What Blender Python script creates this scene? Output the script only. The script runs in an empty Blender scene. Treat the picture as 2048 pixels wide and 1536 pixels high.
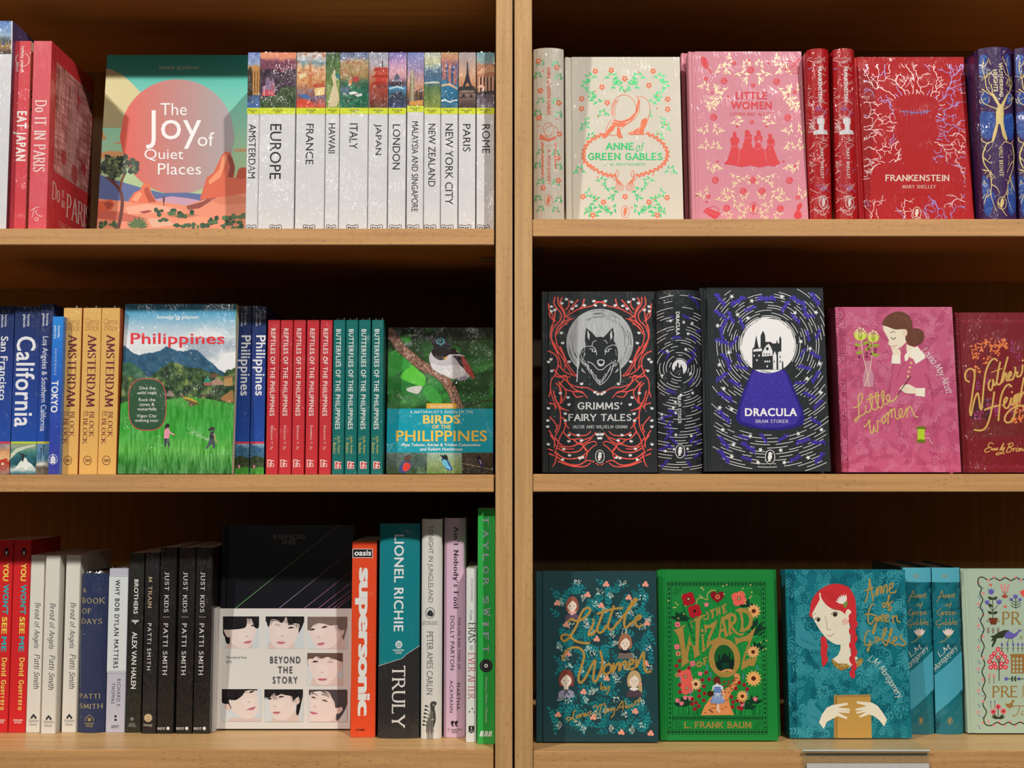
import bpy, math, random
import numpy as np
from mathutils import Vector, Matrix
from mathutils import noise as mnoise

# ------------------------------------------------------------------ camera, light, exposure
sc = bpy.context.scene
COL = sc.collection
F = 2360.0                      # focal length in pixels of a 2048 wide frame
PITCH = math.atan(182 / F)
DIST = 1.43                     # camera to the front edges of the shelves
EYE = 1.50
cam_d = bpy.data.cameras.new('camera')
cam_d.sensor_width = 36.0
cam_d.lens = 36.0 * F / 2048
cam_d.clip_start = 0.02
cam = bpy.data.objects.new('camera', cam_d)
COL.objects.link(cam)
cam.location = (0, -DIST, EYE)
cam.rotation_euler = (math.pi / 2 + PITCH, 0, 0)
sc.camera = cam

world = bpy.data.worlds.new('world')
sc.world = world
world.use_nodes = True
world.node_tree.nodes['Background'].inputs[0].default_value = (1.0, 0.93, 0.84, 1)
world.node_tree.nodes['Background'].inputs[1].default_value = 0.012

def lamp(name, x, y, z, power, size, tx, tz, color=(1, 0.955, 0.885), spot=110):
    d = bpy.data.lights.new(name, 'SPOT')
    d.energy = power
    d.shadow_soft_size = size
    d.spot_size = math.radians(spot)
    d.spot_blend = 0.6
    d.color = color
    o = bpy.data.objects.new(name, d)
    COL.objects.link(o)
    o.location = (x, y, z)
    v = Vector((tx, 0.05, tz)) - Vector((x, y, z))
    o.rotation_euler = v.to_track_quat('-Z', 'Y').to_euler()
    return o

lamp('ceiling_spot_light', 1.45, -2.85, EYE + 2.75, 440, 0.06, 0.25, EYE - .9, spot=62)
lamp('ceiling_spot_light', -2.75, -2.75, EYE + 2.75, 470, 0.06, -0.25, EYE - .9, spot=62)
lamp('ceiling_spot_light', 0.2, -5.6, EYE + 1.75, 40, 0.07, 0.25, EYE - .1, spot=50)
lamp('ceiling_spot_light', -1.6, -5.2, EYE + 1.75, 30, 0.07, -0.2, EYE - .1, spot=50)
lamp('ceiling_spot_light', 2.4, -3.4, EYE + 1.75, 16, 0.06, 0.5, EYE - .1, spot=60)

sc.view_settings.view_transform = 'Standard'
sc.view_settings.look = 'None'
sc.view_settings.exposure = 0.0
sc.view_settings.gamma = 1.0
sc.view_settings.use_curve_mapping = False

# ------------------------------------------------------------------ helpers
def lin(c):
    out = []
    for v in c[:3]:
        v = max(0.0, min(255.0, v)) / 255.0
        out.append(v / 12.92 if v <= 0.04045 else ((v + 0.055) / 1.055) ** 2.4)
    return (out[0], out[1], out[2], 1.0)

def hx(s):
    return (int(s[0:2], 16), int(s[2:4], 16), int(s[4:6], 16))

def colr(c):
    return hx(c) if isinstance(c, str) else c

CP, SP = math.cos(PITCH), math.sin(PITCH)
CAM = Vector((0, -DIST, EYE))
def ray(px, py):
    a = (px - 1024) / F
    b = -(py - 768) / F
    return Vector((a, CP - SP * b, SP + CP * b))

def at(px, py, y):
    """point where the photograph's pixel meets the vertical plane y"""
    d = ray(px, py)
    return CAM + d * ((y + DIST) / d.y)

def at_z(px, py, z):
    d = ray(px, py)
    return CAM + d * ((z - EYE) / d.z)

def project(p):
    v = p - CAM
    f = CP * v.y + SP * v.z
    u = -SP * v.y + CP * v.z
    return 1024 + F * v.x / f, 768 - F * u / f

# ------------------------------------------------------------------ materials
def new_mat(name):
    m = bpy.data.materials.new(name)
    m.use_nodes = True
    nt = m.node_tree
    return m, nt, nt.nodes['Principled BSDF'], nt.links

def print_mat(name, rough=0.45, coat=0.0, bump=0.0, coat_rough=0.06, metallic=0.0, cloth=0.0, sparkle=0.0, sc1=(260, 260, 90)):
    m, nt, b, L = new_mat(name)
    at_ = nt.nodes.new('ShaderNodeAttribute'); at_.attribute_name = 'Col'
    src = at_.outputs['Color']
    geo = nt.nodes.new('ShaderNodeNewGeometry')
    if sparkle:
        mp = nt.nodes.new('ShaderNodeMapping'); mp.inputs['Scale'].default_value = (900, 900, 900)
        L.new(geo.outputs['Position'], mp.inputs['Vector'])
        vo = nt.nodes.new('ShaderNodeTexNoise'); vo.inputs['Scale'].default_value = 1.0; vo.inputs['Detail'].default_value = 3
        L.new(mp.outputs[0], vo.inputs['Vector'])
        rp = nt.nodes.new('ShaderNodeValToRGB')
        rp.color_ramp.elements[0].position = 0.35; rp.color_ramp.elements[0].color = (.55, .55, .55, 1)
        rp.color_ramp.elements[1].position = 0.68; rp.color_ramp.elements[1].color = (1.6, 1.6, 1.6, 1)
        L.new(vo.outputs['Fac'], rp.inputs[0])
        mx = nt.nodes.new('ShaderNodeMix'); mx.data_type = 'RGBA'; mx.blend_type = 'MULTIPLY'
        mx.inputs[0].default_value = sparkle
        L.new(src, mx.inputs[6]); L.new(rp.outputs[0], mx.inputs[7])
        src = mx.outputs[2]
    L.new(src, b.inputs['Base Color'])
    b.inputs['Roughness'].default_value = rough
    b.inputs['Metallic'].default_value = metallic
    b.inputs['Specular IOR Level'].default_value = .25
    if cloth:
        n = nt.nodes.new('ShaderNodeTexNoise'); n.inputs['Scale'].default_value = 1.0; n.inputs['Detail'].default_value = 2
        mp = nt.nodes.new('ShaderNodeMapping'); mp.inputs['Scale'].default_value = (1800, 1800, 700)
        L.new(geo.outputs['Position'], mp.inputs['Vector']); L.new(mp.outputs[0], n.inputs['Vector'])
        bu = nt.nodes.new('ShaderNodeBump'); bu.inputs['Strength'].default_value = cloth; bu.inputs['Distance'].default_value = 0.0004
        L.new(n.outputs['Fac'], bu.inputs['Height']); L.new(bu.outputs[0], b.inputs['Normal'])
    if coat:
        b.inputs['Coat Weight'].default_value = coat
        b.inputs['Coat Roughness'].default_value = coat_rough
        b.inputs['Coat IOR'].default_value = 1.5
        if bump:
            mp = nt.nodes.new('ShaderNodeMapping'); mp.inputs['Scale'].default_value = sc1
            L.new(geo.outputs['Position'], mp.inputs['Vector'])
            n = nt.nodes.new('ShaderNodeTexNoise'); n.inputs['Scale'].default_value = 1.0
            n.inputs['Detail'].default_value = 2.5; n.inputs['Distortion'].default_value = 1.2
            L.new(mp.outputs[0], n.inputs['Vector'])
            big = nt.nodes.new('ShaderNodeTexNoise'); big.inputs['Scale'].default_value = 26.0; big.inputs['Detail'].default_value = 1.0
            L.new(geo.outputs['Position'], big.inputs['Vector'])
            mr = nt.nodes.new('ShaderNodeMapRange')
            mr.inputs['From Min'].default_value = 0.40; mr.inputs['From Max'].default_value = 0.68
            mr.inputs['To Min'].default_value = 0.12 if bump < .004 else .55; mr.inputs['To Max'].default_value = 1.0
            L.new(big.outputs['Fac'], mr.inputs['Value'])
            mu = nt.nodes.new('ShaderNodeMath'); mu.operation = 'MULTIPLY'
            L.new(n.outputs['Fac'], mu.inputs[0]); L.new(mr.outputs[0], mu.inputs[1])
            bu = nt.nodes.new('ShaderNodeBump'); bu.inputs['Strength'].default_value = 1.0; bu.inputs['Distance'].default_value = bump
            L.new(mu.outputs[0], bu.inputs['Height']); L.new(bu.outputs[0], b.inputs['Coat Normal'])
    return m

M = {}
M['matte'] = print_mat('printed_paper', 0.5)
M['satin'] = print_mat('printed_cover', 0.38, coat=0.25, coat_rough=0.22)
M['wrap'] = print_mat('shrink_wrapped_print', 0.45, coat=0.9, bump=0.0036, coat_rough=0.11, sc1=(260, 260, 80))
M['heavy'] = print_mat('crinkled_wrapped_print', 0.45, coat=1.0, bump=0.0050, coat_rough=0.10, sc1=(420, 420, 150))
M['cloth'] = print_mat('book_cloth', 0.65, cloth=0.25, coat=0.16, coat_rough=0.16, bump=0.0018, sc1=(160, 160, 40))
M['glitter'] = print_mat('glitter_foil', 0.35, metallic=0.25, sparkle=0.9, coat=0.5, coat_rough=0.12)
M['foil'] = print_mat('stamped_foil', 0.36, metallic=0.12, sparkle=0.3, coat=0.3, coat_rough=0.15)

def pages_mat():
    m, nt, b, L = new_mat('page_edges')
    tc = nt.nodes.new('ShaderNodeTexCoord')
    mp = nt.nodes.new('ShaderNodeMapping'); mp.inputs['Scale'].default_value = (900, 900, 12)
    n = nt.nodes.new('ShaderNodeTexNoise'); n.inputs['Scale'].default_value = 1.0; n.inputs['Detail'].default_value = 2
    L.new(tc.outputs['Object'], mp.inputs['Vector']); L.new(mp.outputs[0], n.inputs['Vector'])
    r = nt.nodes.new('ShaderNodeValToRGB')
    r.color_ramp.elements[0].position = .35; r.color_ramp.elements[0].color = (.42, .36, .27, 1)
    r.color_ramp.elements[1].position = .6; r.color_ramp.elements[1].color = (.72, .66, .55, 1)
    L.new(n.outputs['Fac'], r.inputs[0]); L.new(r.outputs[0], b.inputs['Base Color'])
    b.inputs['Roughness'].default_value = .8
    return m
M['pages'] = pages_mat()

def wood_mat(name, axis, base, dark, dash=1.0):
    """beech laminate; the grain runs along the given axis"""
    m, nt, b, L = new_mat(name)
    tc = nt.nodes.new('ShaderNodeNewGeometry')
    def mapped(lo, hi, detail, dist=0.0):
        mp = nt.nodes.new('ShaderNodeMapping')
        s = [hi, hi, hi]; s['xyz'.index(axis)] = lo
        mp.inputs['Scale'].default_value = s
        L.new(tc.outputs['Position'], mp.inputs['Vector'])
        n = nt.nodes.new('ShaderNodeTexNoise'); n.inputs['Scale'].default_value = 1; n.inputs['Detail'].default_value = detail
        n.inputs['Distortion'].default_value = dist
        L.new(mp.outputs[0], n.inputs['Vector'])
        return n.outputs['Fac']
    def ramp(src, a, ca, c, cc):
        r = nt.nodes.new('ShaderNodeValToRGB')
        r.color_ramp.elements[0].position = a; r.color_ramp.elements[0].color = ca
        r.color_ramp.elements[1].position = c; r.color_ramp.elements[1].color = cc
        L.new(src, r.inputs[0]); return r.outputs[0]
    def mix(fac, a, c, mode='MIX'):
        x = nt.nodes.new('ShaderNodeMix'); x.data_type = 'RGBA'; x.blend_type = mode
        if isinstance(fac, float): x.inputs[0].default_value = fac
        else: L.new(fac, x.inputs[0])
        for i, v in ((6, a), (7, c)):
            if isinstance(v, tuple): x.inputs[i].default_value = v
            else: L.new(v, x.inputs[i])
        return x.outputs[2]
    A = lin(base); Dk = lin(dark)
    light = tuple(min(1, v * 1.12) for v in A[:3]) + (1,)
    deep = tuple(v * 0.88 for v in A[:3]) + (1,)
    c = ramp(mapped(5, 150, 3, .4), .35, deep, .65, light)
    pores = ramp(mapped(110, 1500, 1.5), .595, (0, 0, 0, 1), .69, (1, 1, 1, 1))
    area = ramp(mapped(9, 60, 2), .38, (.15, .15, .15, 1), .6, (.75, .75, .75, 1))
    pm = mix(1.0, pores, area, 'MULTIPLY')
    if dash != 1.0:
        pm = mix(1.0, pm, (dash, dash, dash, 1), 'MULTIPLY')
    c = mix(pm, c, Dk)
    L.new(c, b.inputs['Base Color'])
    b.inputs['Roughness'].default_value = .38
    return m
M['wood_v'] = wood_mat('beech_vertical', 'z', (203, 160, 107), (138, 82, 48), 1.0)
M['wood_h'] = wood_mat('beech_edge', 'x', (206, 156, 102), (128, 70, 38))
M['wood_top'] = wood_mat('beech_board', 'x', (206, 164, 108), (150, 100, 60), .4)
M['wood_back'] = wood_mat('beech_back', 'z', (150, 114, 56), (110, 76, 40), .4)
M['wood_under'] = wood_mat('beech_underside', 'x', (178, 118, 60), (120, 70, 36), .4)  # same board wood; shade and warm bounce painted in as a darker orange tone

def plain(name, c, rough=.5, metallic=0.0):
    m, nt, b, L = new_mat(name)
    n = nt.nodes.new('ShaderNodeTexNoise'); n.inputs['Scale'].default_value = 90
    r = nt.nodes.new('ShaderNodeValToRGB')
    a = lin(c)
    r.color_ramp.elements[0].color = tuple(v * .9 for v in a[:3]) + (1,)
    r.color_ramp.elements[1].color = tuple(min(1, v * 1.1) for v in a[:3]) + (1,)
    g = nt.nodes.new('ShaderNodeNewGeometry')
    L.new(g.outputs['Position'], n.inputs['Vector']); L.new(n.outputs['Fac'], r.inputs[0]); L.new(r.outputs[0], b.inputs['Base Color'])
    b.inputs['Roughness'].default_value = rough; b.inputs['Metallic'].default_value = metallic
    return m
M['steel'] = plain('bracket_steel', (150, 135, 120), .4, .3)
M['black'] = plain('joint_shadow_gap', (20, 16, 12), .8)
M['carpet'] = plain('floor_carpet', (58, 52, 48), .9)
M['paper'] = plain('sign_paper', (225, 218, 222), .7)

def acrylic_mat():
    m, nt, b, L = new_mat('clear_acrylic')
    b.inputs['Base Color'].default_value = (.93, .97, .95, 1)
    b.inputs['Roughness'].default_value = .04
    b.inputs['Transmission Weight'].default_value = .0
    b.inputs['IOR'].default_value = 1.49
    tr = nt.nodes.new('ShaderNodeBsdfTransparent'); tr.inputs[0].default_value = (.975, .99, .98, 1)
    gl = nt.nodes.new('ShaderNodeBsdfGlossy'); gl.inputs['Roughness'].default_value = .05
    mx = nt.nodes.new('ShaderNodeMixShader'); mx2 = nt.nodes.new('ShaderNodeMixShader')
    df = nt.nodes.new('ShaderNodeBsdfDiffuse'); df.inputs[0].default_value = (.7, .8, .74, 1)
    mx.inputs[0].default_value = .035; L.new(tr.outputs[0], mx.inputs[1]); L.new(gl.outputs[0], mx.inputs[2])
    mx2.inputs[0].default_value = .018; L.new(mx.outputs[0], mx2.inputs[1]); L.new(df.outputs[0], mx2.inputs[2])
    L.new(mx2.outputs[0], nt.nodes['Material Output'].inputs['Surface'])
    return m
M['acrylic'] = acrylic_mat()

def film_mat():
    m, nt, b, L = new_mat('shrink_film')
    tr = nt.nodes.new('ShaderNodeBsdfTransparent'); gl = nt.nodes.new('ShaderNodeBsdfGlossy'); gl.inputs['Roughness'].default_value = .25
    mx = nt.nodes.new('ShaderNodeMixShader'); mx.inputs[0].default_value = .16
    L.new(tr.outputs[0], mx.inputs[1]); L.new(gl.outputs[0], mx.inputs[2]); L.new(mx.outputs[0], nt.nodes['Material Output'].inputs['Surface'])
    return m
M['film'] = film_mat()

# ------------------------------------------------------------------ objects
def link_mesh(name, verts, faces, mat, parent=None, cols=None, smooth=False):
    me = bpy.data.meshes.new(name)
    me.from_pydata([tuple(v) for v in verts], [], faces)
    if mat is not None:
        me.materials.append(mat)
    if cols is not None:
        a = me.color_attributes.new('Col', 'FLOAT_COLOR', 'CORNER')
        n = np.array([len(f) for f in faces])
        arr = np.repeat(np.asarray(cols, dtype=np.float32), n, axis=0)
        a.data.foreach_set('color', arr.ravel())
    if smooth:
        me.polygons.foreach_set('use_smooth', [True] * len(me.polygons))
    me.update()
    o = bpy.data.objects.new(name, me)
    COL.objects.link(o)
    if parent is not None:
        o.parent = parent
    return o

def box(name, lo, hi, mat, parent=None, bev=0.0006):
    import bmesh
    bm = bmesh.new()
    bmesh.ops.create_cube(bm, size=1.0)
    off = parent.location if parent is not None else Vector((0, 0, 0))
    for v in bm.verts:
        v.co = Vector([lo[i] + (v.co[i] + .5) * (hi[i] - lo[i]) - off[i] for i in range(3)])
    if bev:
        bmesh.ops.bevel(bm, geom=bm.edges[:], offset=bev, segments=2, affect='EDGES')
    me = bpy.data.meshes.new(name)
    bm.to_mesh(me); bm.free()
    me.materials.append(mat)
    o = bpy.data.objects.new(name, me)
    COL.objects.link(o)
    if parent is not None: o.parent = parent
    return o

def thing(name, label, cat, loc, group=None):
    o = bpy.data.objects.new(name, None)
    o.empty_display_size = .02
    COL.objects.link(o)
    o.location = loc
    o['label'] = label; o['category'] = cat
    if group: o['group'] = group
    return o

# ------------------------------------------------------------------ floor and bookcases
YB = 0.352                        # back of the bookcases
fl = box('floor', (-2.2, -3.0, -0.02), (2.2, 0.6, 0.0), M['carpet'], bev=0); fl['kind'] = 'structure'
wl = box('wall_back', (-2.2, YB + .03, 0.0), (2.2, YB + .09, 2.7), plain('painted_wall', (200, 192, 178), .8), bev=0); wl['kind'] = 'structure'

def zf(py): return at(1024, py, 0).z
def xf(px, py=760): return at(px, py, 0).x

def bracket(px0, px1, py, y, zs, parent, side):
    """L-shaped shelf support under a board, screwed to the side panel"""
    x0, x1 = sorted((px0, px1))
    o = []
    o.append(((x0, y, zs - .0022), (x1, y + .022, zs - .0002)))
    if side > 0: o.append(((x1 - .0018, y, zs - .017), (x1, y + .022, zs - .002)))
    else: o.append(((x0, y, zs - .017), (x0 + .0018, y + .022, zs - .002)))
    vs, fs = [], []
    for lo, hi in o:
        b0 = len(vs)
        for k in range(8):
            vs.append(Vector((hi[0] if k & 1 else lo[0], hi[1] if k & 2 else lo[1], hi[2] if k & 4 else lo[2])) - parent.location)
        for f in ((0, 2, 3, 1), (4, 5, 7, 6), (0, 1, 5, 4), (2, 6, 7, 3), (0, 4, 6, 2), (1, 3, 7, 5)):
            fs.append([b0 + i for i in f])
    return link_mesh('shelf_bracket', vs, fs, M['steel'], parent)

Z_ML, Z_BL, Z_TL = zf(949), zf(1500), zf(457)
Z_TR, Z_MR, Z_BR = zf(438), zf(948), zf(1502)
UP_L, UP_R = zf(-42), zf(-95)

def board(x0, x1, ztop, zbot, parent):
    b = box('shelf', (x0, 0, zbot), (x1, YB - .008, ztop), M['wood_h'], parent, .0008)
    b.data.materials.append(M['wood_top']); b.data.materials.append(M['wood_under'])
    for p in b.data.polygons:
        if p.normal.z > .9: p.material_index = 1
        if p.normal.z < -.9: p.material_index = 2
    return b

lc = thing('bookcase', 'beech bookcase left of the double upright, holding the travel and music books', 'bookcase', ((xf(1027) + xf(-700)) / 2, YB / 2, 0))
xl, xr = xf(991.2), xf(1025.0)
x_far = xl - .98
box('side_panel', (xl, 0, 0), (xr, YB, 2.30), M['wood_v'], lc, .0008)
box('side_panel', (x_far - (xr - xl), 0, 0), (x_far, YB, 2.30), M['wood_v'], lc, .0008)
box('back_panel', (x_far, YB - .007, .05), (xl, YB, 2.28), M['wood_back'], lc, 0)
xs = xf(988)
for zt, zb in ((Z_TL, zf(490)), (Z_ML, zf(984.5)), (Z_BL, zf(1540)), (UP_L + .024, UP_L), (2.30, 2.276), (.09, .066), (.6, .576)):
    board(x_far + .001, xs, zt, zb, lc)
for zb in (zf(490), zf(984.5)):
    for y in (.078, .300):
        bracket(xf(957), xl, 0, y, zb, lc, 1)

rc = thing('bookcase', 'beech bookcase right of the double upright, holding the decorated storybooks', 'bookcase', ((xf(1030) + xf(2700)) / 2, YB / 2, 0))
xl2, xr2 = xf(1029.2), xf(1065)
x_far2 = xr2 + .98
box('side_panel', (xl2, 0, 0), (xr2, YB, 2.30), M['wood_v'], rc, .0008)
box('side_panel', (x_far2, 0, 0), (x_far2 + (xr - xl), YB, 2.30), M['wood_v'], rc, .0008)
box('back_panel', (xr2, YB - .007, .05), (x_far2, YB, 2.28), M['wood_back'], rc, 0)
xs2 = xf(1066)
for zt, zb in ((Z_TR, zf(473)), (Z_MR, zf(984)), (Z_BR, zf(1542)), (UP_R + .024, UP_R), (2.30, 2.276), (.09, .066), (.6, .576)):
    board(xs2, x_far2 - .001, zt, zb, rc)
for zb in (zf(473), zf(984)):
    for y in (.068, .295):
        bracket(xr2, xf(1095), 0, y, zb, rc, -1)
for o in (lc, rc): o['group'] = 'bookcases side by side'

# ------------------------------------------------------------------ lettering
_tc = {}
def sans(txt, bold=0.0, space=1.0):
    key = (txt, bold, space)
    if key not in _tc:
        cu = bpy.data.curves.new('t', 'FONT')
        cu.body = txt; cu.offset = bold; cu.space_character = space; cu.resolution_u = 3; cu.align_x = 'CENTER'
        cu.space_line = .85
        ob = bpy.data.objects.new('t', cu)
        COL.objects.link(ob)
        me = bpy.data.meshes.new_from_object(ob)
        vs = [(v.co.x, v.co.y) for v in me.vertices]
        fs = [list(p.vertices) for p in me.polygons]
        bpy.data.objects.remove(ob); bpy.data.curves.remove(cu); bpy.data.meshes.remove(me)
        _tc[key] = (vs, fs)
    return _tc[key]

def fat(txt, d, space):
    """extra bold: the bold letters laid down several times, slightly shifted"""
    v, f = sans(txt, 0, space * 1.04)
    vs, fs = [], []
    for a, b in ((-d, -d * .6), (d, -d * .6), (-d, d * .6), (d, d * .6), (0, 0)):
        n = len(vs)
        vs += [(x + a, y + b) for x, y in v]; fs += [[n + i for i in q] for q in f]
    return vs, fs

# pen-stroke letters (cap height 7, x height 4.8): L straight, C curved
G = {
'A': (6, 'L0,0 3,7 6,0|L1.1,2.4 4.9,2.4'), 'B': (5, 'L.3,0 .3,7|C.3,7 3,6.8 3.9,5.4 3,3.9 .3,3.7|C.3,3.7 3.4,3.5 4.8,1.9 3.4,.2 .3,0'),
'C': (6, 'C5.5,5.4 4.8,6.6 3.2,7 1.2,6 .3,3.5 1.2,1 3.2,0 4.8,.4 5.7,1.6'), 'D': (6, 'L.3,0 .3,7|C.3,7 3.2,6.8 5.2,5.6 5.8,3.5 5.2,1.4 3.2,.2 .3,0'),
'E': (5, 'L.3,0 .3,7|L.3,7 4.3,7|L.3,3.6 3.5,3.6|L.3,0 4.6,0'), 'F': (4.6, 'L.3,0 .3,7|L.3,7 4.3,7|L.3,3.6 3.5,3.6'),
'G': (6.2, 'C5.5,5.4 4.8,6.6 3.2,7 1.2,6 .3,3.5 1.2,1 3.2,0 4.6,.3 5.6,1.2|L5.6,1.2 5.6,3.2|L3.8,3.2 5.9,3.2'), 'H': (6, 'L.3,0 .3,7|L5.5,0 5.5,7|L.3,3.6 5.5,3.6'),
'I': (.8, 'L.4,0 .4,7'), 'J': (3, 'L2.4,7 2.4,1.6|C2.4,1.6 2,.2 .9,-.2 0,.3'), 'K': (5.6, 'L.3,0 .3,7|L4.9,7 .5,3.2|L1.7,4.2 5.5,0'),
'L': (4.6, 'L.3,7 .3,0|L.3,0 4.4,0'), 'M': (7, 'L.4,0 .8,7 3.6,1.2 6.4,7 6.8,0'), 'N': (6, 'L.3,0 .3,7 5.6,0 5.6,7'),
'O': (6.6, 'C3.3,7 1.2,6 .3,3.5 1.2,1 3.3,0 5.4,1 6.3,3.5 5.4,6 3.3,7'), 'P': (4.8, 'L.3,0 .3,7|C.3,7 3.2,6.8 4.4,5.2 3.2,3.5 .3,3.2'),
'Q': (6.6, 'C3.3,7 1.2,6 .3,3.5 1.2,1 3.3,0 5.4,1 6.3,3.5 5.4,6 3.3,7|L3.4,1.2 6.4,-1'), 'R': (5.4, 'L.3,0 .3,7|C.3,7 3.2,6.8 4.2,5.3 3.2,3.8 .3,3.5|L2.4,3.6 5.4,0'),
'S': (4.6, 'C4.2,5.8 3.4,6.8 2.2,7 .8,6.4 .5,5.2 1.4,4.2 3.2,3.2 4.2,1.8 3.6,.5 2.1,0 .8,.3 .2,1.4'), 'T': (5.4, 'L2.7,0 2.7,7|L0,7 5.4,7'),
'U': (6, 'L.4,7 .4,2.4|C.4,2.4 1,.6 3,0 5,.6 5.6,2.4|L5.6,2.4 5.6,7'), 'V': (6, 'L0,7 3,0 6,7'), 'W': (8.6, 'L0,7 2.3,0 4.3,6.2 6.4,0 8.6,7'),
'X': (5.6, 'L.2,7 5.4,0|L5.2,7 .2,0'), 'Y': (5.6, 'L0,7 2.8,3.3 2.8,0|L5.6,7 2.8,3.3'), 'Z': (5.2, 'L.3,7 5,7 .2,0 5.1,0'),
'a': (4.4, 'C3.8,3.8 2.9,4.8 1.4,4.6 .3,2.9 .5,.8 1.7,0 3,.6 3.8,2|L3.8,4.7 3.8,0'), 'b': (4.4, 'L.4,7 .4,0|C.4,3.2 1.6,4.7 3.2,4.4 4,2.4 3.2,.4 1.6,0 .4,1.2'),
'c': (3.8, 'C3.5,3.8 2.5,4.8 1,4.2 .3,2.4 1,.5 2.4,0 3.6,1'), 'd': (4.4, 'C3.8,3.2 2.8,4.7 1.2,4.4 .3,2.4 1.2,.3 2.8,0 3.8,1.2|L3.8,7 3.8,0'),
'e': (4, 'C.4,2.6 3.6,2.9 3.2,4.3 2,4.8 .7,4 .3,2.4 .9,.6 2.2,0 3.6,.8'), 'f': (2.8, 'C2.9,6.4 2.3,7 1.5,6.4 1.3,5|L1.3,5 1.3,0|L.2,4.6 2.5,4.6'),
'g': (4.4, 'C3.8,3.4 2.8,4.7 1.2,4.4 .3,2.5 1.2,.6 2.8,.4 3.8,1.6|L3.8,4.7 3.8,-.6|C3.8,-.6 3.2,-2.1 1.8,-2.3 .5,-1.6'), 'h': (4.4, 'L.4,7 .4,0|C.4,3 1.6,4.6 3,4.5 3.8,3.2|L3.8,3.2 3.8,0'),
'i': (1, 'L.5,4.7 .5,0|L.5,6.2 .5,6.7'), 'j': (1.6, 'L1.1,4.7 1.1,-.8|C1.1,-.8 .8,-2 -.2,-2.2|L1.1,6.2 1.1,6.7'), 'k': (4, 'L.4,7 .4,0|L3.5,4.7 .5,2.1|L1.4,2.9 3.9,0'),
'l': (1, 'L.5,7 .5,0'), 'm': (7, 'L.4,4.7 .4,0|C.4,3 1.4,4.6 2.8,4.5 3.5,3.2|L3.5,3.2 3.5,0|C3.5,3 4.6,4.6 6,4.5 6.6,3.2|L6.6,3.2 6.6,0'),
'n': (4.4, 'L.4,4.7 .4,0|C.4,3 1.6,4.6 3,4.5 3.8,3.2|L3.8,3.2 3.8,0'), 'o': (4.4, 'C2.2,4.8 .8,4.1 .3,2.4 .8,.6 2.2,0 3.6,.6 4.1,2.4 3.6,4.1 2.2,4.8'),
'p': (4.4, 'L.4,4.7 .4,-2.2|C.4,3.2 1.6,4.7 3.2,4.4 4,2.4 3.2,.4 1.6,0 .4,1.2'), 'q': (4.4, 'C3.8,3.2 2.8,4.7 1.2,4.4 .3,2.4 1.2,.3 2.8,0 3.8,1.2|L3.8,4.7 3.8,-2.2'),
'r': (3, 'L.4,4.7 .4,0|C.4,3 1.2,4.3 2.6,4.5'), 's': (3.4, 'C3.1,3.9 2.4,4.7 1.2,4.7 .6,3.7 1.2,2.9 2.6,2 3,.9 2,0 .9,.1 .2,.9'),
't': (2.6, 'L1.1,6.3 1.1,1|C1.1,1 1.6,0 2.7,.3|L.1,4.6 2.4,4.6'), 'u': (4.4, 'L.4,4.7 .4,1.6|C.4,1.6 .9,.1 2.4,.1 3.8,1.6|L3.8,4.7 3.8,0'),
'v': (4, 'L.1,4.7 2,0 3.9,4.7'), 'w': (6, 'L.1,4.7 1.7,0 3,4.4 4.4,0 5.9,4.7'), 'x': (4, 'L.2,4.7 3.8,0|L3.7,4.7 .2,0'), 'y': (4, 'L.1,4.7 2.1,.2|L3.9,4.7 1.6,-1.1|C1.6,-1.1 1,-2.2 0,-2'),
'z': (3.6, 'L.3,4.7 3.5,4.7 .2,0 3.6,0'), '.': (.8, 'L.4,0 .4,.5'), ',': (.8, 'L.5,.4 .1,-1'), "'": (.8, 'L.5,7 .3,5.4'), '-': (2.6, 'L.2,2.6 2.4,2.6'),
'&': (6, 'C5.6,2.8 4,.4 2,0 .3,1.4 1.4,3.4 3.4,5 3,6.6 1.9,6.6 1.7,5.2 3.2,2.6 5.6,0'), '|': (1, 'L.5,-1 .5,7.6'), ' ': (2.6, ''), ':': (.8, 'L.4,0 .4,.5|L.4,3.4 .4,3.9'),
}

def catmull(pts, n=5, closed=False):
    P = [np.array(p, float) for p in pts]
    if len(P) < 3: return [tuple(p) for p in P]
    out = []
    m = len(P)
    rng = range(m if closed else m - 1)
    for i in rng:
        if closed: p0, p1, p2, p3 = P[i - 1], P[i], P[(i + 1) % m], P[(i + 2) % m]
        else: p0, p1, p2, p3 = P[max(i - 1, 0)], P[i], P[i + 1], P[min(i + 2, m - 1)]
        for k in range(n):
            t = k / n
            q = .5 * ((2 * p1) + (-p0 + p2) * t + (2 * p0 - 5 * p1 + 4 * p2 - p3) * t * t + (-p0 + 3 * p1 - 3 * p2 + p3) * t ** 3)
            out.append((q[0], q[1]))
    if not closed: out.append(tuple(P[-1]))
    return out

def ribbon(pts, wfun, vs, fs, cap=0.0):
    """flat stroke along pts as a strip of quads"""
    n = len(pts)
    if n < 2: return
    L_, R_ = [], []
    for i in range(n):
        a = pts[max(i - 1, 0)]; b = pts[min(i + 1, n - 1)]
        dx, dy = b[0] - a[0], b[1] - a[1]
        d = math.hypot(dx, dy) or 1e-6
        dx /= d; dy /= d
        w = wfun(i / (n - 1), dx, dy) / 2
        x, y = pts[i]
        if cap and i == 0: x -= dx * cap; y -= dy * cap
        if cap and i == n - 1: x += dx * cap; y += dy * cap
        L_.append((x - dy * w, y + dx * w)); R_.append((x + dy * w, y - dx * w))
    b0 = len(vs)
    vs += L_ + R_
    for i in range(n - 1):
        fs.append([b0 + i, b0 + i + 1, b0 + n + i + 1, b0 + n + i])

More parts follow.
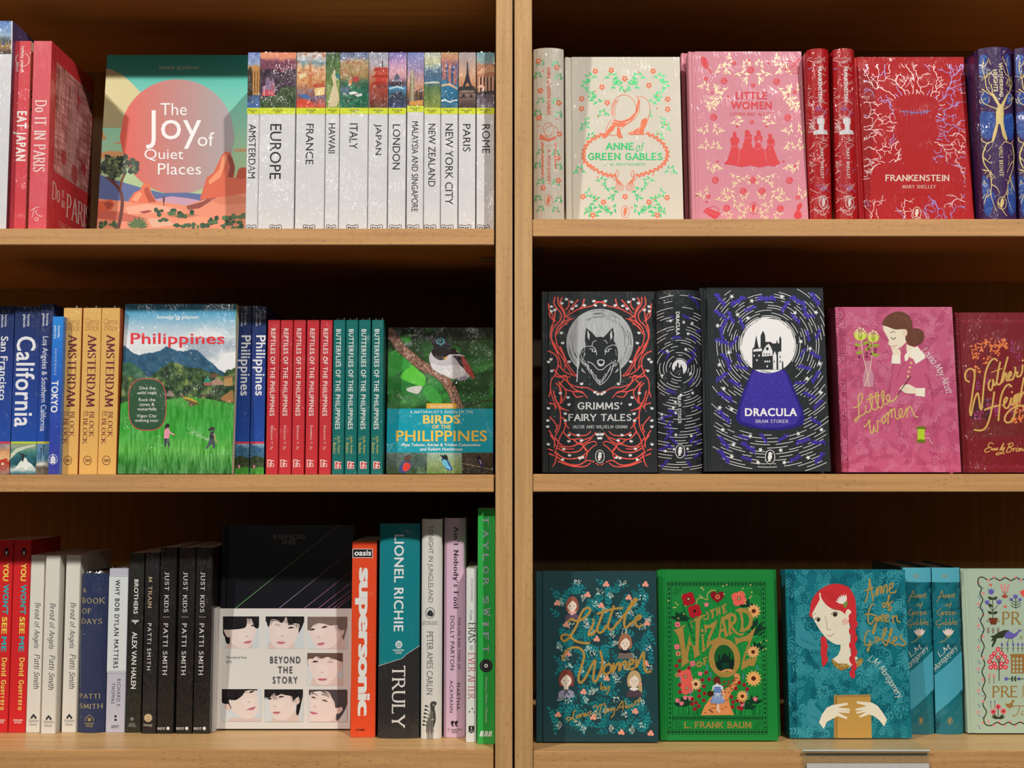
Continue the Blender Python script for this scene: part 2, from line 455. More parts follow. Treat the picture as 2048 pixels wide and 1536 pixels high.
def pen(txt, thick=1.0, thin=.4, nib=20, serif=1.0, slant=0.0, space=1.3, script=False):
    key = ('pen', txt, thick, thin, nib, serif, slant, space, script)
    if key in _tc: return _tc[key]
    vs, fs = [], []
    ph = math.radians(nib)
    def wf(t, dx, dy):
        th = math.atan2(dy, dx) - ph
        return math.hypot(thick * math.sin(th), thin * math.cos(th))
    y0 = 0.0
    for line in txt.split('\n'):
        x = 0.0
        lv0 = len(vs)
        for ch in line:
            w, d = G.get(ch) or G.get(ch.upper()) or (2.6, '')
            for st in filter(None, d.split('|')):
                pts = [tuple(float(q) for q in p.split(',')) for p in st[1:].split()]
                pts = [(a + x, b + y0) for a, b in pts]
                if st[0] == 'C':
                    ribbon(catmull(pts, 4), wf, vs, fs)
                    continue
                for a, b in zip(pts[:-1], pts[1:]):
                    ribbon([a, b], wf, vs, fs, cap=thin * .35)
                if serif:
                    for e, o in ((pts[0], pts[1]), (pts[-1], pts[-2])):
                        dx, dy = e[0] - o[0], e[1] - o[1]
                        yy = e[1] - y0
                        if abs(dy) > abs(dx) * .6:
                            if min(abs(yy), abs(yy - 7), abs(yy - 4.7), abs(yy + 2.2)) < .05 and math.hypot(dx, dy) > 2:
                                ww = serif * (.75 + thick * .5)
                                l_ = ww if not (ch in 'bdhklijmnpru' and yy > 3) else ww
                                r_ = ww if not (ch in 'bhklijmnpr' and yy > 3) else 0
                                vs += [(e[0] - l_, e[1] - thin / 2), (e[0] + r_, e[1] - thin / 2), (e[0] + r_, e[1] + thin / 2), (e[0] - l_, e[1] + thin / 2)]
                                n = len(vs); fs.append([n - 4, n - 3, n - 2, n - 1])
                        elif abs(dx) > 1.5 and (abs(yy) < .05 or abs(yy - 7) < .05) and ch.isupper():
                            s = 1 if yy < 1 else -1
                            h = serif * 1.3
                            vs += [(e[0] - thin * .6, e[1]), (e[0] + thin * .6, e[1]), (e[0] + thin * .3, e[1] + s * h), (e[0] - thin * .3, e[1] + s * h)]
                            n = len(vs); fs.append([n - 4, n - 3, n - 2, n - 1])
            x += w + space
        # centre each line
        cx = x / 2
        for i in range(lv0, len(vs)): vs[i] = (vs[i][0] - cx, vs[i][1])
        y0 -= 9.5
    if slant: vs = [(a + b * slant, b) for a, b in vs]
    _tc[key] = (vs, fs)
    return _tc[key]

FONTS = {
    's': lambda t, sp: sans(t, 0, sp), 'sb': lambda t, sp: fat(t, .016, sp), 'sx': lambda t, sp: fat(t, .03, sp), 'sxx': lambda t, sp: fat(t, .046, sp), 'sl': lambda t, sp: sans(t, -.008, sp),
    'r': lambda t, sp: pen(t, 1.15, .6, 15, .7, 0, 1.6 * sp), 'd': lambda t, sp: pen(t, 1.25, .28, 8, .9, 0, 1.5 * sp), 'db': lambda t, sp: pen(t, 1.55, .4, 8, .8, 0, 2.1 * sp),
    'ri': lambda t, sp: pen(t, .95, .5, 25, .45, .22, 1.25 * sp), 'slab': lambda t, sp: pen(t, 1.5, 1.2, 0, .55, 0, 2.0 * sp),
    'k': lambda t, sp: pen(t, .8, .5, 40, 0, .25, .7 * sp), 'kb': lambda t, sp: pen(t, 1.15, .7, 40, 0, .2, 1.0 * sp), 'kt': lambda t, sp: pen(t, .45, .35, 40, 0, .2, .6 * sp),
}

# ------------------------------------------------------------------ printed art on real surfaces
LAYER = 0.00004
MICRO = 0.012
class Surf:
    """a face of a book: origin, two axes, a normal; maps photograph pixels onto it"""
    def __init__(s, root, o, u, v, n, w, h, bulge=0.0):
        s.root, s.o, s.u, s.v, s.n, s.w, s.h, s.bulge = root, o, u, v, n, w, h, bulge
    def uv(s, px, py):
        d = ray(px, py)
        t = (s.o - CAM).dot(s.n) / d.dot(s.n)
        q = CAM + d * t - s.o
        return q.dot(s.u), q.dot(s.v)
    def place(s, u, v, layer):
        k = (2 * u / s.w - 1)
        b = s.bulge * max(0.0, 1 - k * k)
        return s.o + s.u * u + s.v * v + s.n * (b + .00004 + layer * LAYER) - s.root.location

def clip(poly, w, h):
    for ax, lim, sg in ((0, 0, 1), (0, w, -1), (1, 0, 1), (1, h, -1)):
        if not poly: return poly
        if all(sg * (p[ax] - lim) >= 0 for p in poly): continue
        out = []
        for i in range(len(poly)):
            a, b = poly[i - 1], poly[i]
            ia, ib = sg * (a[ax] - lim) >= 0, sg * (b[ax] - lim) >= 0
            if ia != ib:
                t = (lim - a[ax]) / (b[ax] - a[ax])
                out.append((a[0] + t * (b[0] - a[0]), a[1] + t * (b[1] - a[1])))
            if ib: out.append(b)
        poly = out
    return poly

def strips(S, uv):
    """on a rounded spine, cut a shape into upright strips that follow the curve"""
    if not S.bulge: return [uv]
    u0, u1 = min(a for a, _ in uv), max(a for a, _ in uv)
    g = S.w / 12
    out = []
    for i in range(max(0, int(u0 / g)), min(11, int(u1 / g)) + 1):
        q = clip([(x - i * g, y) for x, y in uv], g, S.h)
        if len(q) > 2: out.append([(x + i * g, y) for x, y in q])
    return out

def text_mesh(S, uvs, fcs, zz):
    """vertices and faces of lettering laid on a surface; overlapping strokes get a hair of distance"""
    par = list(range(len(uvs)))
    def find(a):
        while par[a] != a:
            par[a] = par[par[a]]; a = par[a]
        return a
    for f in fcs:
        r = find(f[0])
        for i in f[1:]: par[find(i)] = r
    ids = {}
    zz_ = [zz + (ids.setdefault(find(i), len(ids)) % 80) * MICRO * .8 for i in range(len(uvs))]
    if not S.bulge:
        return [S.place(u, v, z) for (u, v), z in zip(uvs, zz_)], fcs
    vs, fs = [], []
    for f in fcs:
        for q in strips(S, [uvs[i] for i in f]):
            n = len(vs)
            vs += [S.place(u, v, zz_[f[0]]) for u, v in q]; fs.append(list(range(n, n + len(q))))
    return vs, fs

class Art:
    """collects flat printed shapes for one face and links them as one mesh per material"""
    def __init__(s, surf, mat='matte', frame=(0, 0, 1), name='cover_art'):
        s.S, s.mat, s.name = surf, mat, name
        s.fr = frame
        s.z = 1.0
        s.k = 0
        s.parts = {}
        s.scatter = False     # a pattern of countless small marks
    def f(s, ox, oy, k=1.0): s.fr = (ox, oy, k); return s
    def up(s, n=1): s.z += n; return s
    def px(s, p): return (s.fr[0] + p[0] / s.fr[2], s.fr[1] + p[1] / s.fr[2])
    def _b(s, mat):
        return s.parts.setdefault((s.name, mat or s.mat), ([], [], []))
    def face(s, pts, col, mat=None, z=None):
        S = s.S
        uv = clip([S.uv(*s.px(p)) for p in pts], S.w, S.h)
        if len(uv) < 3: return
        vs, fs, cs = s._b(mat)
        s.k = (s.k + 1) % 24
        zz = (s.z if z is None else z) + s.k * MICRO
        c = lin(colr(col))
        polys = strips(S, uv)
        for q in polys:
            n = len(vs)
            for u, v in q: vs.append(S.place(u, v, zz))
            fs.append(list(range(n, n + len(q))))
            cs.append(c)
    def p(s, col, pts, smooth=False, mat=None, z=None):
        if isinstance(pts, str): pts = P(pts)
        if smooth: pts = catmull(pts, 4, True)
        s.face(pts, col, mat, z)
    def rect(s, col, x0, y0, x1, y1, mat=None): s.face([(x0, y0), (x1, y0), (x1, y1), (x0, y1)], col, mat)
    def l(s, col, w, pts, smooth=True, mat=None, taper=0.0, n=4):
        if isinstance(pts, str): pts = P(pts)
        if smooth and len(pts) > 2: pts = catmull(pts, n)
        v2, f2 = [], []
        ribbon(pts, (lambda t, a, b: w * (1 - taper * t)) if taper >= 0 else (lambda t, a, b: w * (.35 + .65 * math.sin(math.pi * t))), v2, f2, cap=w * .25)
        for q in f2: s.face([v2[i] for i in q], col, mat)
    def c(s, col, x, y, r, ry=None, rot=0, n=None, mat=None):
        ry = ry or r
        n = n or (24 if r / s.fr[2] > 6 else 8)
        ca, sa = math.cos(rot), math.sin(rot)
        s.face([(x + r * math.cos(a) * ca - ry * math.sin(a) * sa, y + r * math.cos(a) * sa + ry * math.sin(a) * ca)
                for a in [2 * math.pi * i / n for i in range(n)]], col, mat)
    def ring(s, col, x, y, r, w, ry=None, n=32, mat=None, a0=0, a1=360):
        ry = ry or r
        m = max(3, int(n * abs(a1 - a0) / 360))
        pts = [(x + r * math.cos(math.radians(a0 + (a1 - a0) * i / m)), y + ry * math.sin(math.radians(a0 + (a1 - a0) * i / m))) for i in range(m + 1)]
        s.l(col, w, pts, smooth=False, mat=mat)
    def leaf(s, col, x, y, a, ln, w, mat=None):
        ca, sa = math.cos(a), math.sin(a)
        pr = [(0, 0), (.25, .42), (.55, .5), (1, 0), (.55, -.5), (.25, -.42)]
        s.face([(x + (p * ln) * ca - (q * w) * sa, y + (p * ln) * sa + (q * w) * ca) for p, q in pr], col, mat)
    def flower(s, col, x, y, r, n=5, mat=None, a=0.0, pw=.75, mid=None):
        for k in range(n):
            t = a + 2 * math.pi * k / n
            s.leaf(col, x + .15 * r * math.cos(t), y + .15 * r * math.sin(t), t, r * .9, r * pw, mat)
        if mid:
            s.z += .5; s.c(mid, x, y, r * .28, mat=mat); s.z -= .5
    def photo(s, x0, y0, x1, y1, nx, ny, fn, z=None):
        """printed photograph: a fine grid whose cells take their colour from fn(u, v) in 0..1"""
        S = s.S
        U, V = np.meshgrid((np.arange(nx) + .5) / nx, (np.arange(ny) + .5) / ny)
        C = np.clip(fn(U, V), 0, 255) / 255.0
        C = np.where(C <= .04045, C / 12.92, ((C + .055) / 1.055) ** 2.4)
        vs, fs, cs = s._b(s.mat)
        n = len(vs)
        zz = s.z if z is None else z
        for j in range(ny + 1):
            for i in range(nx + 1):
                u, v = S.uv(*s.px((x0 + (x1 - x0) * i / nx, y0 + (y1 - y0) * j / ny)))
                vs.append(S.place(min(max(u, 0), S.w), min(max(v, 0), S.h), zz))
        for j in range(ny):
            for i in range(nx):
                a = n + j * (nx + 1) + i
                fs.append([a + nx + 1, a + nx + 2, a + 1, a])
                cs.append((C[j, i, 0], C[j, i, 1], C[j, i, 2], 1.0))
    def text(s, txt, x0, y0, x1, y1, col, font='s', rot=0, mat=None, sp=1.0, name='lettering', ang=0.0, merge=False, label=None, shear=0.0):
        """lettering fitted to a box of the photograph; rot 90 reads downwards along a spine"""
        v, fcs = FONTS[font](txt, sp)
        if not v: return
        xa, xb = min(p[0] for p in v), max(p[0] for p in v)
        ya, yb = min(p[1] for p in v), max(p[1] for p in v)
        cx, cy = (x0 + x1) / 2, (y0 + y1) / 2
        ca, sa = math.cos(math.radians(ang)), math.sin(math.radians(ang))
        S = s.S
        vs = []
        zz = s.z + 1.2
        for a, b in v:
            tx = (a - xa) / (xb - xa); ty = (b - ya) / (yb - ya)
            if rot == 90: X, Y = x0 + ty * (x1 - x0), y0 + tx * (y1 - y0)
            else: X, Y = x0 + tx * (x1 - x0), y1 - ty * (y1 - y0)
            X += shear * (y1 - Y)
            if ang:
                dx, dy = X - cx, Y - cy
                X, Y = cx + dx * ca - dy * sa, cy + dx * sa + dy * ca
            u, w_ = S.uv(*s.px((X, Y)))
            vs.append((min(max(u, 0.0), S.w), min(max(w_, 0.0), S.h)))
        vs, fcs = text_mesh(S, vs, fcs, zz)
        if merge:
            V_, F_, C_ = s.parts.setdefault((name, mat or s.mat), ([], [], []))
            n = len(V_); V_ += vs; F_ += [[n + i for i in f] for f in fcs]; C_ += [lin(colr(col))] * len(fcs)
            return
        o = link_mesh(name, vs, fcs, M[mat or s.mat], s.S.root, [lin(colr(col))] * len(fcs))
        if label: o['label'] = label
        return o
    def done(s, names=None):
        for (nm, k), (vs, fs, cs) in s.parts.items():
            if fs:
                if nm.endswith('_art') and k in ('foil', 'glitter') and s.mat != k: nm = 'foil_art'
                o = link_mesh(nm, vs, fs, M[k], s.S.root, cs)
                if nm == 'foil_art' or (s.scatter and nm.endswith('_art')): o['kind'] = 'stuff'
        s.parts = {}

def P(t): return [tuple(float(q) for q in p.split(',')) for p in t.split()]

# ------------------------------------------------------------------ books
def profile(T, B, hard, bulge):
    h = T / 2
    if hard:
        j = min(.0016, T * .07)
        pts = [(-h, B), (-h, .0095), (-h + j, .0075), (-h + j, .006), (-h + .0003, .004), (-h + .0003, .0015), (-h + .0012, .0003)]
    else:
        pts = [(-h, B), (-h, .0012), (-h + .00035, .0004), (-h + .001, 0)]
    a = pts[-1][0]
    mid = []
    if bulge:
        for k in range(1, 8):
            x = a + (-2 * a) * k / 8
            mid.append((x, -bulge * (1 - (x / h) ** 2)))
    return pts + mid + [(-x, y) for x, y in reversed(pts)]

def book(label, xa, xb, top, zs, y, col, face=False, hard=False, T=None, B=.140, lean=0.0, mat='satin', bulge=0.0, group=None,
         name='book', pages=None, cols=None, hinge=True, side=0.0):
    """a closed book. spine out: xa, xb are the spine's edges at its foot; face out: the cover's edges at its foot.
    y is the depth of the visible face behind the shelf edge, top the pixel row of its upper edge."""
    d0 = Vector((0, 0, 0))
    def foot(px):
        # pixel column at the height of the foot (or where the shelf edge cuts it)
        q = Vector((0, y, zs))
        _, pyb = project(q)
        return at(px, pyb, y).x
    X0, X1 = foot(xa), foot(xb)
    th = math.radians(lean)
    V = Vector((0, math.sin(th), math.cos(th)))
    N = Vector((0, -math.cos(th), math.sin(th)))
    W = X1 - X0
    base = Vector((X0, y, zs + (.0003 + (T or .022) * math.sin(th) if face else .0003)))
    d = ray((xa + xb) / 2, top)
    t = (base - CAM).dot(N) / d.dot(N)
    H = (CAM + d * t - base).dot(V)
    if face:
        th_b = T or .022
        bw = W
    else:
        th_b = W; bw = B
    # canonical profile: x across the thickness, y away from the spine
    ph = math.atan2(0, 1)
    prof = profile(th_b, bw, hard, bulge)
    t_c = .0024 if hard else .0006
    over = .0028 if hard else 0.0
    # inner outline
    n = len(prof)
    inner = []
    for i in range(n):
        a = prof[max(i - 1, 0)]; b = prof[min(i + 1, n - 1)]
        dx, dy = b[0] - a[0], b[1] - a[1]
        L_ = math.hypot(dx, dy) or 1
        inner.append((prof[i][0] - dy / L_ * t_c, prof[i][1] + dx / L_ * t_c))
    root = thing(name, label, 'book', (X0 + W / 2, y + (th_b / 2 if face else bw / 2), zs), group)
    def wp(x, yy, z):
        if face: q = Vector((yy, -(x - th_b / 2), z))     # spine to the left, front board towards the viewer
        else: q = Vector((x + W / 2, yy, z))
        # lean back about the foot of the visible face
        q = Vector((q.x, q.y * math.cos(th) + q.z * math.sin(th), q.z * math.cos(th) - q.y * math.sin(th)))
        return base + q - root.location
    lift = th_b * math.sin(th) if face else 0.0   # keep the rear foot above the board
    vs, fs = [], []
    for z in (0, H):
        for x, yy in prof: vs.append(wp(x, yy, z))
        for x, yy in inner: vs.append(wp(x, yy, z))
    m = 2 * n
    for i in range(n - 1):
        fs.append([i, i + 1, m + i + 1, m + i])
        fs.append([n + i + 1, n + i, m + n + i, m + n + i + 1])
        fs.append([m + i, m + i + 1, m + n + i + 1, m + n + i])
        fs.append([i + 1, i, n + i, n + i + 1])
    fs.append([n, 0, m, m + n]); fs.append([n - 1, 2 * n - 1, m + 2 * n - 1, m + n - 1])
    c = lin(colr(col))
    link_mesh('cover', vs, fs, M[mat], root, [c] * len(fs))
    # page block
    h = th_b / 2 - t_c - .0001
    ya, yb = (.006 if hard else .0012), bw - (.003 if hard else .0002)
    q = []
    for z in (over, H - over):
        for x, yy in ((-h, ya), (h, ya), (h, yb), (-h, yb)): q.append(wp(x, yy, z))
    link_mesh('page_block', q, [[3, 2, 1, 0], [4, 5, 6, 7], [0, 1, 5, 4], [1, 2, 6, 5], [2, 3, 7, 6], [3, 0, 4, 7]], M['pages'], root)
    S = Surf(root, base, Vector((1, 0, 0)), V, N, W, H, bulge)
    root['_h'] = H
    S.X0, S.X1, S.y, S.zs, S.th, S.H = X0, X1, y, zs, th, H
    S.sideface = Surf(root, base + Vector((W, 0, 0)), Vector((0, 1, 0)), Vector((0, 0, 1)), Vector((1, 0, 0)), bw, H, 0)
    del root['_h']
    return S

def film(S, seed, a=.1, b=.9, h=.0032):
    """the crimped seam of the shrink film standing up along the top edge"""
    r = random.Random(seed)
    n = 12
    vs, fs = [], []
    for i in range(n + 1):
        u = S.w * (a + (b - a) * i / n)
        y = .001 + .004 * r.random()
        base = S.o + S.u * u + S.v * (S.h + .0001) - S.n * y - S.root.location
        vs += [base, base + S.v * (h * (.25 + .75 * r.random())) - S.n * (.002 * r.random()) + S.u * (.001 * (r.random() - .5))]
    for i in range(n): fs.append([2 * i, 2 * i + 2, 2 * i + 3, 2 * i + 1])
    link_mesh('plastic_wrap', vs, fs, M['film'], S.root)

def dup(S, xa, label, y=None, lean=0.0):
    """another copy of the same book, its parts copied with it, its left foot edge at pixel column xa"""
    r = S.root
    yy = S.y if y is None else y
    _, pyb = project(Vector((0, yy, S.zs)))
    dx = at(xa, pyb, yy).x - S.X0
    c = r.copy(); COL.objects.link(c)
    c['label'] = label
    c.location = r.location + Vector((dx, yy - S.y, 0))
    for ch in list(r.children):
        k = ch.copy(); COL.objects.link(k); k.parent = c
    return c
def dep(py, zs=None):
    """depth behind the shelf edge of a foot seen at pixel row py on the bottom shelf"""
    return DIST * (552 / (py - 950) - 1)

# ------------------------------------------------------------------ drawing kit
def fbm(x, y, seed=0, octv=4):
    """value noise on arrays, 0..1"""
    rs = np.random.RandomState(seed)
    tab = rs.rand(64, 64)
    out = 0; amp = .5; tot = 0
    for o in range(octv):
        xi = np.floor(x).astype(int); yi = np.floor(y).astype(int)
        fx = x - xi; fy = y - yi
        fx = fx * fx * (3 - 2 * fx); fy = fy * fy * (3 - 2 * fy)
        a = tab[xi % 64, yi % 64]; b = tab[(xi + 1) % 64, yi % 64]; c = tab[xi % 64, (yi + 1) % 64]; d = tab[(xi + 1) % 64, (yi + 1) % 64]
        out = out + amp * ((a * (1 - fx) + b * fx) * (1 - fy) + (c * (1 - fx) + d * fx) * fy)
        tot += amp; amp *= .5; x = x * 2.03 + 7.1; y = y * 2.03 + 3.7
    return out / tot

def stops(V, st):
    ks = [a for a, _ in st]
    cs = np.array([colr(c) for _, c in st], float)
    return np.stack([np.interp(V, ks, cs[:, i]) for i in range(3)], -1)

def over(base, mask, col):
    c = np.array(colr(col), float) if not isinstance(col, np.ndarray) else col
    return base * (1 - mask[..., None]) + c * mask[..., None]

def picture(st, noise=40, fx=8, fy=10, seed=1, ridges=(), hue=None):
    """colour stops down the picture, broken up by noise, with ridge masks: (points, colour, ragged, seed)"""
    def fn(U, V):
        n = fbm(U * fx, V * fy, seed)
        c = stops(np.clip(V + (n - .5) * .12, 0, 1), st) + (n[..., None] - .5) * noise + (fbm(U * fx * 7, V * fy * 6, seed + 9, 3)[..., None] - .5) * noise * .9
        if hue is not None:
            m = np.clip((fbm(U * fx * 1.4, V * fy * 1.4, seed + 5) - hue[1]) * 6, 0, 1)
            c = over(c, m * hue[2], hue[0])
        for pts, col, rag, sd in ridges:
            r = np.interp(U, [p[0] for p in pts], [p[1] for p in pts]) + (fbm(U * 14, U * 0 + sd, sd) - .5) * rag
            m = (V > r).astype(float)
            cc = np.array(colr(col), float) + (fbm(U * 16, V * 20, sd + 1)[..., None] - .5) * 70
            c = over(c, m, cc)
        return c
    return fn

def jit(rnd, a): return (rnd.random() - .5) * 2 * a

def scroll(A, col, x, y, a, s, flip=1, w=2.6, leaves=5, mat=None, lw=.30, turn=.20, tight=.055):
    """a stem that curls into a spiral, with leaves along it"""
    pts = [(x, y)]
    t = turn * flip
    hd = a
    st = s / 5.5
    for i in range(20):
        x += math.cos(hd) * st; y += math.sin(hd) * st
        pts.append((x, y))
        hd += t; t += tight * flip * .55; st *= .93
    A.l(col, w, pts, n=2, mat=mat, taper=.35)
    for k in range(leaves):
        i = 1 + k * 2
        if i + 1 >= len(pts): break
        h = math.atan2(pts[i + 1][1] - pts[i][1], pts[i + 1][0] - pts[i][0])
        sd = -flip if k % 3 else flip
        A.leaf(col, pts[i][0], pts[i][1], h + sd * .8, s * .36, s * lw * .42, mat)

def sprig(A, col, x, y, a, s, n=4, w=2.2, lw=.34, bend=.05, mat=None, stem=None, L=.42):
    hd = a; st = s / (n + 1)
    pts = [(x, y)]
    for i in range(n + 1):
        x += math.cos(hd) * st; y += math.sin(hd) * st; hd += bend; pts.append((x, y))
    A.l(stem or col, w, pts, n=2, mat=mat, taper=.3)
    for i in range(1, n + 1):
        for sg in (-1, 1):
            A.leaf(col, pts[i][0], pts[i][1], hd - bend * (n - i) + sg * .75, s * L * (1 - .08 * i), s * L * lw, mat)
    A.leaf(col, pts[-1][0], pts[-1][1], hd, s * L * .8, s * L * lw, mat)

def rose(A, col, x, y, r, mat=None, line=None):
    A.c(col, x, y, r, n=9, mat=mat, rot=x)
    if line:
        A.z += .4
        A.ring(line, x, y, r * .62, r * .13, n=9, mat=mat, a0=20, a1=300)
        A.ring(line, x, y, r * .3, r * .12, n=6, mat=mat, a0=180, a1=470)
        A.z -= .4

def bolt(A, col, x, y, a, ln, w, rnd, depth=2, step=9, mat=None, lim=None):
    pts = [(x, y)]
    n = max(2, int(ln / step))
    for i in range(n):
        a2 = a + jit(rnd, .75)
        x += math.cos(a2) * step; y += math.sin(a2) * step
        if lim and not (lim[0] < x < lim[2] and lim[1] < y < lim[3]): break
        pts.append((x, y))
        if depth and rnd.random() < .36:
            bolt(A, col, x, y, a + rnd.choice((-1, 1)) * (.6 + .5 * rnd.random()), ln * .42, w * .8, rnd, depth - 1, step, mat, lim)
    if len(pts) > 1: A.l(col, w, pts, smooth=False, mat=mat, taper=.4)

def puffin(A, col, x, y, r, w=3, mat=None):
    """publisher's oval: a bird standing in a ring"""
    keep = A.name; A.name = 'publisher_logo'
    A.ring(col, x, y, r * .68, w, ry=r, n=26, mat=mat)
    s = r / 40
    A.p(col, [(x + a * s, y + b * s) for a, b in ((-6, -26), (4, -28), (9, -22), (16, -17), (8, -14), (11, -4), (8, 10), (0, 20), (6, 24), (-4, 26), (-14, 24), (-8, 18), (-13, 6), (-10, -8), (-9, -18))], smooth=True, mat=mat)
    A.name = keep

def star(A, col, x, y, r, a=.3, mat=None):
    A.p(col, [(x + (r if k % 2 == 0 else r * .42) * math.sin(a + math.pi * k / 5), y - (r if k % 2 == 0 else r * .42) * math.cos(a + math.pi * k / 5)) for k in range(10)], mat=mat)

def bat(A, col, x, y, s, a=0.0, mat=None, fold=1.0):
    pr = ((-1, .05), (-.72, -.3), (-.5, -.42), (-.2, -.14), (-.12, -.34), (0, -.22), (.12, -.34), (.2, -.14), (.5, -.42), (.72, -.3), (1, .05), (.82, .3), (.66, -.02), (.42, .26), (.3, .04), (.12, .14), (0, .42), (-.12, .14), (-.3, .04), (-.42, .26), (-.66, -.02), (-.82, .3))
    ca, sa = math.cos(a), math.sin(a)
    A.p(col, [(x + s * (p * fold * ca - q * sa), y + s * (p * fold * sa + q * ca)) for p, q in pr], mat=mat)

class Flat:
    """a surface addressed by fractions of its width and height (top left origin)"""
    def __init__(s, S): s.__dict__.update(S.__dict__); s._S = S
    def uv(s, a, b): return a * s.w, (1 - b) * s.h
    def place(s, u, v, l): return s._S.place(u, v, l)

VPX = 1024
_text0 = Art.text
def _text(s, txt, x0, y0, x1, y1, col, font='s', rot=0, shear=None, **k):
    if rot == 90 and shear is None and not isinstance(s.S, Flat):
        xc = s.px(((x0 + x1) / 2, 0))[0]
        sh = (VPX - xc) / 29800
        d = sh * (y1 - y0) / 2
        return _text0(s, txt, x0 - d, y0, x1 - d, y1, col, font, rot, shear=sh, **k)
    return _text0(s, txt, x0, y0, x1, y1, col, font, rot, shear=shear or 0.0, **k)
Art.text = _text

# ================================================================== TOP LEFT SHELF
g_guides = 'white city and country guidebooks with a photograph on the spine'
# thick guide cut by the frame
S = book('thick white guide with a skyline atop its spine, at the far left edge', -34, 12, 42, Z_TL, .022, '4a3a5e', B=.135, mat='heavy')
A = Art(S, 'wrap', (0, 0, 3.2), 'spine_art')
A.rect('dcdce2', -130, 120, 80, 1480)
A.up(); A.photo(-120, 120, 72, 346, 40, 50, picture([(0, '3a6ab8'), (.45, '9ab8d8'), (.62, '4a4a48'), (.75, 'b08848'), (.9, '604020'), (1, '302018')], 60, 9, 12, 3))
A.p('46526a', '10,290 16,262 22,235 28,262 34,290'); A.done()
F_ = Art(Flat(S.sideface), 'heavy', name='cover_art')
F_.rect('5a4878', 0, 0, 1, .16); F_.rect('3c2440', 0, .16, 1, 1)
F_.up(); F_.photo(0, .1, 1, 1, 20, 40, picture([(0, '6a5a80'), (.3, '502838'), (1, '581c28')], 50, 8, 8, 6)); F_.done()

S = book('thin red cookbook with rounded white capitals along its spine', 17, 50, 82, Z_TL, .030, 'd8424e', B=.13, mat='wrap')
A = Art(S, 'wrap', (0, 0, 3.2))
A.text('EAT JAPAN', 84, 712, 168, 1030, 'f2ece6', 'sx', 90, sp=1.15, name='title')
A.text('lonely planet', 130, 297, 154, 465, 'f0e6e0', 'sb', 90, name='publisher_name')
A.text('food', 104, 396, 122, 456, 'f0e6e0', 'sb', 90, name='publisher_name')
A.ring('f0d8d4', 146, 382, 42, 4, a0=-70, a1=110); A.ring('f0d8d4', 143, 382, 42, 4, a0=120, a1=230)
A.done()
F_ = Art(Flat(S.sideface), 'wrap', name='cover_art')
F_.rect('e2cfae', 0, 0, 1, 1); F_.up()
rnd = random.Random(3)
for i in range(26):
    v = rnd.random() * .95
    F_.rect(rnd.choice(('2a6a70', '8a2a28', '302828', 'b84838')), .02 + rnd.random() * .1, v, .3 + rnd.random() * .5, v + .012)
F_.done()

S = book('red clothlike Paris guide turned to show its cover, speckled plastic on the spine', 56, 92, 82, Z_TL, .020, 'd63a40', B=.150, mat='wrap')
A = Art(S, 'heavy', (0, 0, 3.2)); A.rect('e0525e', 160, 200, 345, 1500); A.up()
A.text('Do IT IN PARIS', 216, 640, 296, 1100, 'f2dcd8', 'db', 90, name='title')
A.l('f0d0cc', 4, '200,1345 225,1330 250,1325'); A.l('f0d0cc', 4, '222,1330 210,1372 206,1390'); A.l('f0d0cc', 4, '240,1345 228,1362 262,1385 270,1380')
A.ring('f0d0cc', 234, 1402, 10, 4); A.done()
F_ = Art(Flat(S.sideface), 'wrap', name='cover_art')
def towerpic(U, V):
    n = fbm(U * 30, V * 6, 3); n2 = fbm(U * 5, V * 60, 8)
    c = np.ones(U.shape + (3,)) * np.array((206, 132, 130.)) + ((n + n2)[..., None] - 1) * 120
    m = np.clip(1 - np.abs(U - .42) / (.05 + .22 * V ** 2.2), 0, 1) * (V > .1)
    c = over(c, np.clip(m * 2, 0, .55), 'c9a09a')
    for x0, y0, r in ((.25, .82, .07), (.55, .9, .09), (.8, .8, .06), (.62, .18, .05)):
        c = over(c, (((U - x0) ** 2 + (V - y0) ** 2) < r * r).astype(float) * .6, 'c03038')
    return c
F_.photo(.12, .085, .975, .665, 50, 70, towerpic)
F_.up(); F_.l('b82830', .012, [(.70, .50), (.86, .55)], False); F_.l('b82830', .02, [(.82, .46), (.84, .58)], False)
F_.text('Do', .10, .72, .27, .815, 'f2d8d0', 'd', name='title'); F_.text('IT\nIN', .31, .735, .38, .83, 'f2d8d0', 'd', name='title')
F_.text('PARIS', .42, .735, .98, .87, 'f2d8d0', 'd', name='title')
F_.text('the insiders guide to a fine time in\nfabulous food and things to do', .25, .905, .92, .94, 'e8b0a8', 'ri', name='subtitle')
F_.done()

